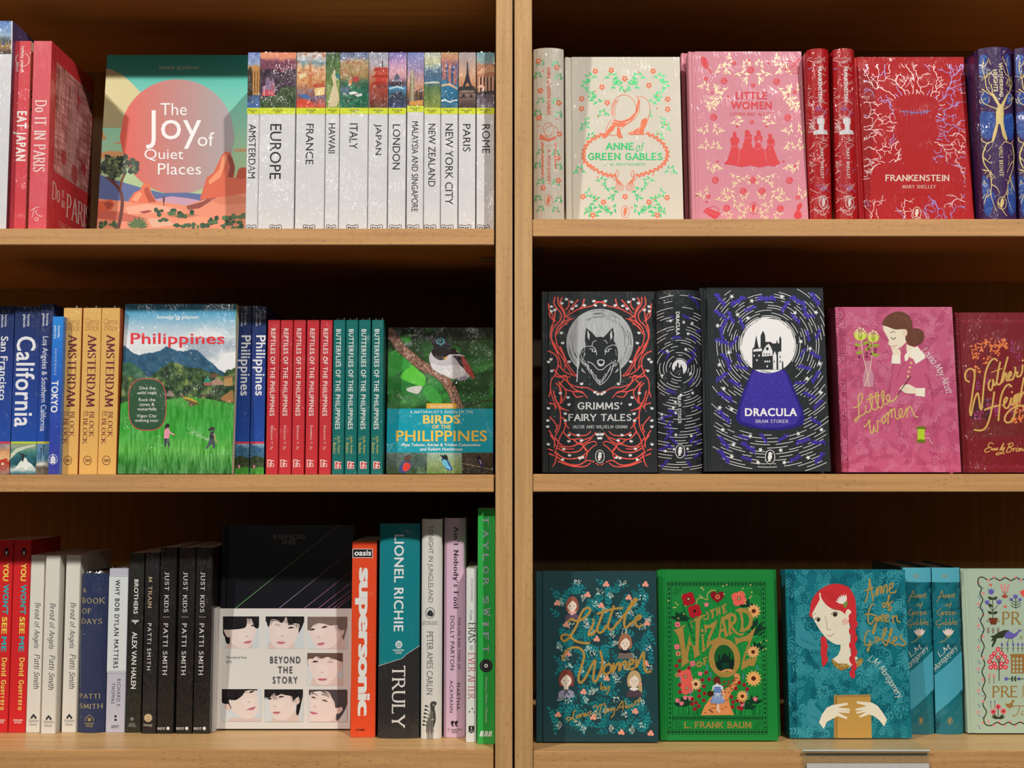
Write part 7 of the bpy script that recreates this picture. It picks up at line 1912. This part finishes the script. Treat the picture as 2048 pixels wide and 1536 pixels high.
# path with bricks
A.p('e8965a', '1274,1164 1300,1100 1340,1040 1400,1000 1460,970 1500,930 1512,890 1500,868 1540,870 1552,900 1530,950 1490,1000 1470,1040 1480,1100 1508,1162'); A.up()
for k in range(46):
    t = rnd.random(); y = 900 + 255 * t
    xa = np.interp(y, [868, 930, 1000, 1040, 1100, 1164], [1502, 1500, 1400, 1345, 1305, 1280]); xb = np.interp(y, [868, 950, 1000, 1040, 1100, 1164], [1540, 1526, 1488, 1468, 1476, 1500])
    x = xa + (xb - xa) * (.08 + .84 * rnd.random()); A.rect('7a4a30', x - 9, y - 2, x + 9, y + 3)
# poppies, daisies and small flowers
def poppy(c, x, y, r, m='c8d890'):
    for k in range(4): A.c(c, x + r * .48 * math.cos(k * 1.57 + .5), y + r * .48 * math.sin(k * 1.57 + .5), r * .6, n=12)
    A.z += .3; A.c('2a2018', x, y, r * .24, n=8); A.c(m, x, y, r * .15, n=6); A.z -= .3
def daisy(c, x, y, r, n=12):
    for k in range(n): A.leaf(c, x + r * .15 * math.cos(k * 6.283 / n), y + r * .15 * math.sin(k * 6.283 / n), k * 6.283 / n, r * .9, r * .36)
    A.z += .3; A.c('5a2818', x, y, r * .3); A.z -= .3
poppy('b01828', 1186, 345, 48); poppy('b81c28', 1230, 430, 48); poppy('f06858', 1542, 342, 52); poppy('ee6458', 1166, 890, 50); poppy('ee6458', 1176, 972, 46)
for x, y, r in ((1110, 525, 20), (1106, 682, 20), (1216, 800, 20)): poppy('f07080', x, y, r)
daisy('f0b070', 1646, 430, 52); daisy('f0b070', 1642, 718, 48); daisy('f4b468', 1645, 905, 58, 14); daisy('f4b068', 1566, 1030, 44); daisy('f0c088', 1238, 945, 44); daisy('f09878', 1114, 730, 22, 8); daisy('f09878', 1584, 522, 14, 8); daisy('f09878', 1108, 880, 18, 8)
for x, y in ((1124, 780), (1102, 815), (1122, 852), (1310, 862), (1190, 830), (1285, 915), (1332, 910), (1296, 960), (1262, 990), (1300, 1010), (1262, 1030), (1214, 1050), (1240, 1075), (1212, 1085), (1260, 1100), (1294, 1058), (1124, 950), (1126, 1000), (1490, 1035), (1530, 1060), (1500, 1070), (1560, 1075), (1496, 1105), (1540, 1110), (1580, 950), (1545, 935), (1600, 980), (1520, 975), (1560, 1118), (1230, 1120)):
    A.c('b02030', x, y, 14, n=10); A.z += .3; A.c('3a1418', x, y, 5, n=6); A.z -= .3
for k in range(26): A.c('b02030', 1440 + jit(rnd, 50), 940 + jit(rnd, 22), 4.5, n=6)
for x, y in ((1312, 386), (1268, 872), (1198, 1042), (1656, 1050), (1564, 1088), (1136, 1080), (1108, 1060), (1162, 1040)): A.p('f08090', [(x - 18, y - 16), (x - 6, y - 8), (x, y - 20), (x + 8, y - 8), (x + 20, y - 14), (x + 10, y + 14), (x - 8, y + 14)])
for x, y in ((1316, 830), (1340, 880), (1570, 890), (1670, 830), (1600, 1010), (1126, 910), (1200, 1000)):
    for k in range(5): A.c('5a8ab0', x + (k % 2) * 5, y + k * 8 - 16, 5, n=6)
for k in range(34):
    x, y = rnd.choice(((1130, 440), (1640, 330), (1580, 290), (1480, 290), (1100, 360), (1250, 300), (1680, 660))); A.c('c8b868', x + jit(rnd, 60), y + jit(rnd, 50), 6, n=8)
A.p('8c1424', '1390,372 1350,340 1338,312 1350,294 1372,292 1390,308 1408,292 1430,294 1442,314 1428,342'); A.up(); A.c('d8a060', 1392, 330, 17); A.c('c82030', 1392, 330, 11)
A.l('c8b868', 6, '1378,285 1350,285 1320,310 1318,350 1290,340 1255,340 1240,380')
# walking girl seen from behind, in a checked dress
A.up()
A.c('6a2c20', 1386, 918, 26, 28); A.l('6a2c20', 9, '1376,935 1372,975', False); A.l('6a2c20', 9, '1402,935 1412,975', False); A.p('f0d0bc', '1382,938 1396,938 1398,952 1380,952')
A.p('e8eef4', '1356,960 1372,948 1408,948 1430,962 1430,980 1414,984 1366,984 1356,978'); A.p('6c8cc8', '1366,962 1414,962 1418,1020 1448,1072 1400,1084 1350,1078 1338,1068 1366,1015'); A.p('f0c8b0', '1388,1082 1402,1084 1404,1120 1414,1142 1396,1144 1384,1130'); A.l('f0d0bc', 7, '1358,978 1348,1000', False); A.l('f0d0bc', 7, '1428,980 1434,1020 1430,1050', False)
A.up()
for k in range(8): A.l('c8d8f0', 1.6, [(1352 + k * 12, 1070), (1372 + k * 6, 1020)], False)
for k in range(5): A.l('c8d8f0', 1.6, [(1352, 1030 + k * 11), (1436, 1030 + k * 11)], False)
A.l('f0f0ec', 6, '1368,1012 1416,1012', False); A.l('f0f0ec', 5, '1392,1012 1380,1032', False); A.l('f0f0ec', 5, '1392,1012 1406,1032', False); A.c('4a2418', 1342, 1012, 22, 20)
# castle inside the round letter
A.up(); A.name = 'title'
G4 = 'b8924a'
def big(t, pts_list, w):
    for p_ in pts_list: A.l(G4, w, p_, False, mat='foil')
def quad(q, t, font='slab'):
    """letters fitted into a tilted four-sided box: tl, tr, br, bl"""
    v, fcs = FONTS[font](t, 1.0)
    xa, xb = min(p[0] for p in v), max(p[0] for p in v); ya, yb = min(p[1] for p in v), max(p[1] for p in v)
    (ax, ay), (bx, by), (cx, cy), (dx, dy) = q
    out = []
    for a, b in v:
        u = (a - xa) / (xb - xa); w = 1 - (b - ya) / (yb - ya)
        X = (ax * (1 - u) + bx * u) * (1 - w) + (dx * (1 - u) + cx * u) * w
        Y = (ay * (1 - u) + by * u) * (1 - w) + (dy * (1 - u) + cy * u) * w
        s_, t_ = A.S.uv(*A.px((X, Y))); out.append(A.S.place(s_, t_, A.z + 1))
    V_, F_, C_ = A.parts.setdefault(('title', 'foil'), ([], [], []))
    n = len(V_); V_ += out; F_ += [[n + i for i in f] for f in fcs]; C_ += [lin(colr(G4))] * len(fcs)
A.f(1330, 1190, 8.535)
for t in ('145,602 240,560 345,505 345,530 310,560 330,760 355,960 395,780 420,660 440,800 490,870 520,860 522,460 490,430 560,400 640,340 720,330 690,355 640,375 600,440 590,600 575,860 580,960 605,1010 495,1085 495,1000 470,890 430,840 400,990 390,1080 415,1140 275,1240 290,1120 270,940 235,740 200,660',
          '600,690 680,655 668,690 650,700 665,800 680,900 700,935 630,985 635,850 625,700', '660,505 760,510 900,415 880,480 850,560 790,700 750,800 800,770 880,750 880,790 800,830 705,925 710,830 740,700 800,560 720,570 700,600 720,630 690,645 675,600',
          '960,375 1000,370 1030,500 1060,640 1085,690 1005,735 1020,690 1000,620 955,630 940,700 960,725 895,740 915,690 940,520', '1050,330 1130,300 1200,330 1230,400 1210,470 1150,530 1200,600 1260,660 1350,650 1330,690 1260,695 1180,640 1120,560 1125,630 1170,650 1080,690 1085,560 1075,400 1010,410 1000,380',
          '1190,260 1280,220 1380,225 1460,290 1500,400 1490,510 1430,590 1340,630 1255,635 1290,590 1300,460 1280,330 1240,290', '760,260 845,230 850,265 820,275 835,350 820,395 790,415 800,370 785,285 760,300', '860,220 890,210 900,280 920,270 915,210 945,195 945,300 960,320 925,340 925,300 900,310 905,350 870,360 880,320', '965,190 1045,140 1050,180 1005,195 1010,225 1035,215 1035,245 1012,250 1018,285 1055,260 1060,290 985,330 990,290',
          '1185,715 1260,740 1400,690 1520,570 1545,565 1480,760 1420,920 1350,1120 1440,1080 1575,1075 1520,1210 1430,1210 1300,1285 1310,1150 1360,980 1430,790 1360,790 1270,810 1210,860', '530,1180 560,1130 600,1125 635,1160 630,1210 580,1240 540,1225', '640,1080 725,1045 720,1080 680,1095 682,1125 720,1110 715,1140 685,1145 690,1190 650,1200 655,1110'):
    A.p(G4, t, mat='foil')
A.c(G4, 632, 608, 26, 32, mat='foil')
A.z += .7
for t in ('968,480 985,480 998,570 958,580', '1118,360 1170,370 1175,430 1130,480', '1315,290 1400,320 1440,400 1425,500 1370,570 1335,560 1340,440', '560,1190 580,1155 605,1160 600,1195 578,1210'): A.p(EM, t)
A.z -= .7
A.l(G4, 24, '700,290 740,330 735,390 690,420 660,390', mat='foil'); A.l(G4, 20, '1060,400 1040,420 1010,400 1020,375', mat='foil'); A.l(G4, 14, '470,560 440,480 500,420 600,360', mat='foil')
A.c(G4, 1015, 1080, 270, 330, rot=-.12, n=48, mat='foil'); A.l(G4, 60, '800,820 900,760 1010,770 1120,810', mat='foil')
A.z += .5; A.c('18602c', 1012, 1080, 172, 232, rot=-.12, n=40); A.z += .5
A.p('0e2c24', '862,1200 860,1150 885,1130 905,1150 910,1030 925,1010 935,1040 935,1110 960,1080 970,1040 1000,1010 1020,985 1045,1020 1090,1060 1090,980 1102,960 1110,1000 1110,1110 1150,1080 1185,1130 1180,1200 1160,1275 1060,1265 960,1300 900,1270')
A.p('f09a60', '955,1300 1030,1265 1110,1262 1165,1285 1150,1310 1060,1290 985,1320')
for x in (985, 1015, 1045, 1075, 1105): A.l('1e7a40', 5, [(x, 1260), (x, 1180), (x + 12, 1160), (x + 24, 1180)], False)
A.l('1e7a40', 4, '965,1115 1020,1010 1085,1115 965,1115', False)
A.z -= 1
A.f(1040, 1100, 3.522)
A.text('L. FRANK BAUM', 1158, 1208, 1630, 1256, 'b8964a', 'slab', name='author_name', mat='foil', sp=.9)
A.name = 'cover_art'; A.done()
S2 = book('second emerald green hardcover, its edge showing behind the poppy cover', 1326, 1561.5, 1139, Z_BR, dep(1484) + .0275, '187434', face=True, hard=True, T=.020, lean=3, mat='satin')

# teal cover with the red-braided girl
TL = '127482'
S = book('teal patterned hardcover face out with a red-braided girl holding a gold book', 1580, 1824, 1140, Z_BR, dep(1479.5), TL, face=True, hard=True, T=.030, lean=3, mat='satin')
fr = (1540, 1100, 3.524)
A = Art(S, 'satin', fr)
rnd = random.Random(71)
for k in range(360):
    x, y = 130 + 870 * ((k % 18) + rnd.random()) / 18, 140 + 1190 * ((k // 18) + rnd.random()) / 20
    sprig(A, rnd.choice(('3496a4', '2c8e9c', '0c5c6a', '409eaa')), x, y, rnd.random() * 6.28, 90 + 50 * rnd.random(), 4, 3, .24, jit(rnd, .24), L=.4)
A.up()
for x, y, s_ in ((250, 640, 1), (690, 610, .8), (900, 620, .8), (330, 1190, 1)):
    A.p('3a94a4', [(x + a * s_, y + b * s_) for a, b in ((-70, -90), (-50, -140), (-20, -130), (-10, -90), (40, -40), (100, 40), (90, 60), (20, 60), (-60, 20))], True); A.z += .3
    for k in range(5): A.l('14606e', 3, [(x + (-40 + k * 22) * s_, y - 30 + k * 12), (x + (-10 + k * 22) * s_, y + 10 + k * 8)], False)
    A.z -= .3
A.l('0c5060', 4, '160,140 172,600 190,1335')
A.up(2)
SK, HR = 'f2ead2', 'd8343a'
A.p(HR, '360,610 392,612 404,660 400,740 404,790 372,828 364,790 358,700'); A.p(HR, '284,420 292,360 330,300 390,256 450,238 510,244 560,270 595,330 606,400 604,500 560,520 300,480', True)
A.p(SK, '498,640 565,560 566,720 620,760 590,800 560,830 520,840 470,800 440,770 480,740 496,700')
A.up(); A.p(SK, '350,300 362,340 400,390 450,420 500,430 540,470 562,540 560,600 530,650 480,668 420,640 370,590 330,530 300,470 298,440 310,400', True); A.c(SK, 552, 455, 22, 38)
A.up(); A.p(HR, '345,300 380,290 440,300 520,340 560,420 585,440 600,400 580,320 500,256 430,250 370,280'); A.p(HR, '345,296 350,350 322,400 296,450 286,420 300,340')
A.p(HR, '352,300 380,360 440,400 500,415 545,410 540,330 440,270 380,270')
for k in range(9): A.l('b82830', 2.5, [(360 + k * 10, 290 - k * 2), (420 + k * 12, 345 - k * 3), (560 + k * 2, 400 - k * 10)])
A.p('a8823c', '432,780 440,768 480,800 540,800 566,820 540,838 500,850 460,826'); A.p('a8823c', '570,830 600,790 640,758 660,780 630,820 590,838')
A.up()
for k in range(24): A.c('e8d8a8', 450 + 100 * rnd.random(), 800 + jit(rnd, 24) + 8, 3, n=5)
for k in range(14): A.c('e8d8a8', 595 + 50 * rnd.random(), 800 + jit(rnd, 16), 3, n=5)
for k in range(9): A.c(HR, 586 + (6 if k % 2 else -6), 475 + k * 50, 26 - k * .8, 32, rot=.3 if k % 2 else -.3)
for k in range(4): A.c(HR, 382 + (4 if k % 2 else -4), 640 + k * 44, 22, 28, rot=.3 if k % 2 else -.3)
for k in range(8): A.l('b02430', 3, [(566, 505 + k * 50), (586, 518 + k * 50), (606, 498 + k * 50)])
for a in (-2.9, -2.6, -2.3, -2.0, -1.7, -1.4): A.leaf('f6efe6', 525, 375, a, 66, 22)
A.p('7a9a48', '505,372 548,362 540,400 528,412')
A.c('3a2c24', 458, 455, 17, 16); A.c('3a2c24', 340, 492, 13, 14); A.l('3a2c24', 4, '430,455 444,440 462,436 482,448'); A.l('3a2c24', 4, '314,492 326,478 344,476 356,488'); A.l('8a7858', 3, '432,420 455,410 480,412'); A.l('8a7858', 3, '300,462 312,450 326,448')
A.l('8a7c68', 3, '388,470 400,520 400,550 415,562 430,556'); A.l('c07868', 4, '402,600 424,606 452,588'); A.l('c89878', 2.5, '415,606 430,610')
for k in range(34): A.c('c8a888', rnd.choice((340, 480)) + jit(rnd, 34), 530 + jit(rnd, 24) - 0, 1.8, n=5)
A.p('f0c4b0', '505,500 530,480 552,500 540,525 515,525', True)
A.p('b08848', '450,1022 708,1018 718,1340 450,1340'); A.up(); A.p('c89c50', '470,1040 708,1036 718,1340 472,1340'); A.l('8a6428', 5, '468,1036 472,1340', False)
A.up()
A.p(SK, '345,1215 365,1160 400,1110 440,1092 480,1086 544,1076 550,1090 500,1102 475,1110 560,1118 566,1132 480,1130 560,1136 558,1150 480,1144 545,1180 540,1192 478,1170 440,1190 400,1210 378,1262')
A.p(SK, '824,1196 790,1140 760,1100 720,1076 690,1072 612,1066 610,1080 660,1092 680,1100 605,1118 600,1132 665,1128 606,1142 612,1154 680,1140 628,1170 632,1182 700,1158 740,1175 770,1200 804,1244')
A.name = 'title'; G5 = 'b8964c'
A.f(1720, 1140, 5.908)
strokes(A, 'bc9c54', 17, ['110,105 105,200 85,310 60,380', '112,105 130,220 155,365', '60,245 110,225 158,205', '160,300 185,285 200,200 200,300 225,210 245,200 240,280', '255,190 270,280 290,190 315,180 320,270', '335,240 380,200 390,155 360,165 345,230 360,270 410,265 425,240',
                         '290,385 268,400 275,440 300,430 300,395', '310,400 340,340 350,300 335,320 330,420 345,480 370,440 340,410 385,370', '165,400 130,420 100,500 95,600 125,640 160,600 175,560', '60,525 110,520 195,545', '185,560 190,640 165,740 150,750 160,690 200,600', '200,560 215,600 240,550', '215,545 225,600', '250,580 285,550 275,525 250,545 255,600 290,595', '300,585 335,555 325,530 300,550 305,610 345,600', '380,540 395,630', '390,570 430,540 440,600 475,615',
                         '115,720 85,730 55,800 55,870 90,890 115,850', '120,830 110,900 95,960 90,930 150,860', '215,790 180,800 180,850 205,850 215,800 235,830 290,760 310,695 285,700 265,800 290,880 320,880 325,840 290,830', '330,840 370,740 380,690 355,720 345,830 375,870', '390,850 430,820 430,790 400,800 390,850 410,890 450,870', '490,770 475,800 520,840 535,880 500,895 460,880'], 'foil')
A.f(1540, 1100, 3.524)
A.name = 'cover_art'
along(A, 'L.M. Montgomery', '690,775 740,810 790,870 830,930 865,985 905,1050', 44, 'f2eee0', 'k')
A.done()

def annespine(A):
    rnd = random.Random(81)
    for k in range(60):
        x, y = 1140 + 230 * rnd.random(), 230 + 1060 * rnd.random()
        sprig(A, rnd.choice(('2c8494', '0c5464', '2c7c8c')), x, y, rnd.random() * 6.28, 80, 4, 3, .24, jit(rnd, .2), L=.4)
    A.up(); A.p('5cb8cc', '1120,120 1340,120 1340,226 1120,226'); A.p('4cacc4', '1150,890 1350,710 1360,975 1160,1160'); A.up()
    A.name = 'title'
    strokes(A, 'b8985c', 5, ['1205,285 1190,330 1172,368', '1205,285 1222,340', '1180,330 1225,325', '1230,310 1232,335 1244,312 1250,335', '1256,312 1258,335 1270,312 1276,335', '1282,325 1298,312 1290,305 1282,325 1300,335',
                            '1240,375 1232,390 1248,392 1246,376', '1256,410 1262,385 1272,365 1262,395', '1200,415 1180,430 1180,455 1205,450 1205,435 1200,480', '1212,432 1214,455 1224,432', '1230,445 1246,435 1234,432 1234,455 1248,452', '1254,445 1268,435 1258,432 1258,455 1272,450', '1280,432 1282,455 1292,432 1302,455',
                            '1200,490 1172,505 1170,530 1196,520 1190,545 1180,548', '1212,508 1204,520 1218,520 1220,508 1222,524', '1236,480 1232,524 1250,515 1238,505', '1262,480 1258,522 1276,515 1262,505', '1284,478 1282,524', '1290,515 1302,508 1292,502 1292,522', '1314,500 1304,508 1314,520 1302,528'], 'foil')
    A.name = 'spine_art'
    for a in (-2.4, -2.0, -1.6, -1.2, -.8): A.leaf('f2dcd4', 1252, 602, a, 58, 22)
    A.p('8ca058', '1232,600 1272,600 1254,618 1240,614'); A.l('b89858', 5, '1244,612 1225,635 1195,650')
    along(A, 'L.M.', '1192,752 1235,715 1270,690', 34, 'f0ece0', 'k'); along(A, 'Montgomery', '1166,852 1220,790 1270,740 1320,688', 34, 'f0ece0', 'k')
    puffin(A, 'c8a050', 1262, 1200, 24, 3, 'foil')
    A.text('ME', 1204, 168, 1252, 196, 'b8985c', 'ri', name='publisher_name', mat='foil')
S = book('teal patterned spine with a pale blue slanted panel, nearest the grey-green cover', 1872, 1928, 1135, Z_BR, dep(1468.5), TL, hard=True, B=.13, mat='wrap', bulge=.003, group='two teal spines with pale blue panels')
A = Art(S, 'wrap', fr, 'spine_art'); annespine(A); A.done()
dup(S, 1814, 'teal patterned spine with a pale blue slanted panel, partly behind the red-braided girl cover')

# grey-green cover cut by the frame
SG = 'b2c8b2'
S = book('grey-green hardcover face out with folk birds and flowers, cut by the right edge', 1936, 2190, 1137, Z_BR, dep(1470), SG, face=True, hard=True, T=.030, lean=3, mat='satin')
A = Art(S, 'satin', fr)
DG, VI, CO, BR_ = '38422c', '6c64b8', 'e86058', 'a07840'
A.l(DG, 8, '1800,195 1770,212 1740,195 1700,215 1660,196 1620,214 1580,196 1540,212 1500,192 1470,200 1468,240 1490,270 1480,310 1500,350 1482,400 1504,450 1484,500 1508,560 1486,620 1510,680 1490,740 1514,800 1494,860 1516,920 1496,980 1520,1030 1500,1090 1526,1140 1506,1190 1520,1230 1560,1236 1600,1215 1640,1232 1680,1214 1720,1232 1760,1214 1800,1230')
rnd = random.Random(91)
for k in range(14):
    y = 230 + k * 76; A.c('f09090', 1503 if k % 2 else 1468, y, 10); A.c(VI, 1478 if k % 2 else 1500, y + 38, 5); A.leaf(VI, 1464, y + 20, .5, 16, 8)
for k in range(8): A.c('f09090', 1540 + k * 38, 190 if k % 2 else 214, 9); A.c('f09090', 1540 + k * 38, 1236 if k % 2 else 1210, 9); A.c(VI, 1560 + k * 38, 205, 5)
def tulip(x, y, s, c): A.p(c, [(x + a * s, y + b * s) for a, b in ((-22, -26), (-8, -10), (0, -30), (8, -10), (22, -26), (18, 10), (0, 20), (-18, 10))])
for x, y, s_ in ((1558, 295, 1), (1530, 370, .8), (1614, 368, .9)): tulip(x, y, s_, VI)
A.l(DG, 5, '1570,480 1568,330', False); A.l(DG, 4, '1568,430 1540,390'); A.l(DG, 4, '1570,430 1605,390')
for a, y in ((-2.6, 350), (-.5, 350), (-2.7, 450), (-.4, 450), (-2.6, 400)): A.leaf(DG, 1569, y, a, 42, 22)
A.p('7a3c24', '1540,478 1606,478 1600,500 1594,526 1556,526 1546,500'); A.l('7a3c24', 4, '1540,490 1528,500 1545,508'); A.l('7a3c24', 4, '1604,490 1616,500 1600,508')
for dx in (-26, 0, 26): A.l('b04838', 5, [(1655, 330), (1655 + dx * .6, 290), (1655 + dx, 255)]); [A.c('f08c90', 1655 + dx * (.6 + .1 * j) , 285 - j * 10, 6) for j in range(5)]
A.p('b04838', '1630,320 1680,320 1668,338 1642,338'); tulip(1730, 330, .8, VI); tulip(1700, 350, .6, VI); tulip(1762, 350, .6, VI); A.l(DG, 5, '1732,410 1732,340', False)
for y in (360, 380, 400): A.l(DG, 5, [(1700, y - 10), (1732, y + 8), (1766, y - 10)])
for x, y in ((1555, 245), (1658, 398)): A.p(CO, [(x, y + 12), (x - 13, y), (x - 8, y - 9), (x, y - 3), (x + 8, y - 9), (x + 13, y)])
A.p(CO, '1760,290 1800,275 1800,345 1765,310')
for x in (1538, 1572, 1608): A.l('7a3c24', 4, [(x, 590), (x, 545)], False); [A.l('7a3c24', 3, [(x - 9, 555 + j * 10), (x, 563 + j * 10), (x + 9, 555 + j * 10)], False) for j in range(3)]
A.p(DG, '1552,608 1580,600 1610,580 1650,564 1685,565 1680,590 1640,620 1600,622 1590,650 1570,685 1560,680 1575,640 1554,640 1570,622'); A.p(VI, '1680,568 1720,590 1745,575 1752,560 1782,566 1756,578 1740,605 1710,625 1660,625 1650,600'); A.l(DG, 4, '1690,620 1670,655'); A.l(DG, 4, '1706,620 1712,655')
for x in (1634, 1674, 1714, 1748, 1778): A.l(DG, 4, [(x, 720), (x, 668)], False); A.c(VI, x, 666, 8, 12); A.l(DG, 3, [(x - 10, 690), (x, 700), (x + 10, 690)], False)
A.l(DG, 6, '1615,920 1612,760', False)
for t in ('1612,850 1560,780', '1612,850 1660,780', '1612,800 1580,730', '1612,800 1640,730'): A.l(DG, 4, t, False)
for x, y in ((1607, 700), (1582, 730), (1632, 728), (1562, 752), (1607, 760), (1656, 752), (1548, 786), (1580, 800), (1632, 800), (1668, 786), (1556, 826), (1590, 826), (1628, 826), (1660, 826)): A.c('e84858', x, y, 17, n=12); A.z += .4; A.c('f8d0c8', x, y, 6, n=6); A.z -= .4
A.rect(BR_, 1698, 748, 1800, 870); A.p(BR_, '1690,748 1696,732 1800,732 1800,748'); A.up()
for i in range(3):
    for j in range(4): A.rect(SG, 1710 + i * 26, 760 + j * 28, 1724 + i * 26, 778 + j * 28)
A.z -= 1
for x in (1546, 1578): A.l('7a3c24', 4, [(x, 940), (x, 890)], False); A.c('f08c80', x, 884, 8, 12)
A.l(DG, 5, '1665,908 1800,908', False); A.c(VI, 1665, 908, 14); A.c(VI, 1754, 908, 12); [A.leaf(DG, 1700, 908, a, 26, 12) for a in (-1, 1)]; [A.leaf(DG, 1722, 908, a, 26, 12) for a in (-1, 1)]
for x, y in ((1608, 1105), (1574, 1140), (1645, 1136)): A.c('f06070', x, y, 20, n=8); A.z += .4; A.c('7a2c24', x, y, 8, n=6); A.z -= .4
A.l(DG, 5, '1608,1190 1608,1120'); A.l(DG, 4, '1608,1185 1578,1155'); A.l(DG, 4, '1608,1185 1642,1155'); [A.leaf(DG, 1608, 1190, a, 52, 18) for a in (-2.8, -2.5, -.6, -.3)]
for x in (1556, 1584): A.l(DG, 3, [(x, 1115), (x, 1075)], False); A.c(VI, x, 1070, 5, 8)
A.p(BR_, '1655,1080 1680,1085 1700,1075 1704,1058 1716,1056 1726,1068 1712,1074 1712,1100 1690,1116 1668,1105'); A.l(BR_, 3, '1690,1112 1688,1128', False)
A.text('PR', 1634, 435, 1770, 528, 'a8803c', 'r', name='title', mat='foil'); A.text('PRE', 1566, 958, 1745, 1040, 'a8803c', 'r', name='title', mat='foil'); A.l('a8803c', 6, '1784,958 1784,1020 1776,1040', False); A.text('A', 1758, 600, 1782, 630, 'a8803c', 'r', name='title', mat='foil')
A.l('a8803c', 6, '1708,1110 1730,1098 1790,1100', mat='foil'); A.l('a8803c', 6, '1760,1100 1745,1150 1720,1172 1708,1160', mat='foil'); A.l('a8803c', 5, '1785,1135 1770,1150 1778,1165 1795,1150', mat='foil')
A.done()

# ================================================================== clear sign holder under the teal cover
t = thing('sign_holder', 'clear acrylic sign holder with a blank white card, hung over the bottom shelf edge', 'sign holder', (at(1728, 1502, 0).x, 0, Z_BR))
yb_ = dep(1478)
xa, xb = at(1603, 1502, 0).x, at(1857, 1502, 0).x
box('base_plate', (xa, -.004, Z_BR + .0002), (xb, yb_ - .004, Z_BR + .0022), M['acrylic'], t, .0005)
box('front_pane', (xa, -.0060, Z_BR - .062), (xb, -.0042, Z_BR + .0022), M['acrylic'], t, .0005)
box('rear_pane', (xa, -.0022, Z_BR - .062), (xb, -.0006, Z_BR - .0005), M['acrylic'], t, .0003)
xc = at(1612, 1528, 0).x
box('sign_card', (xc, -.0038, Z_BR - .061), (xb - .001, -.0026, at(1700, 1527, -.003).z), M['paper'], t, 0)
box('polished_edge', (xa, -.0064, Z_BR + .0010), (xb, -.0042, Z_BR + .0026), plain('acrylic_edge', (205, 222, 226), .15), t, .0004)  # added pale strip, paints the highlight along the acrylic's top front edge
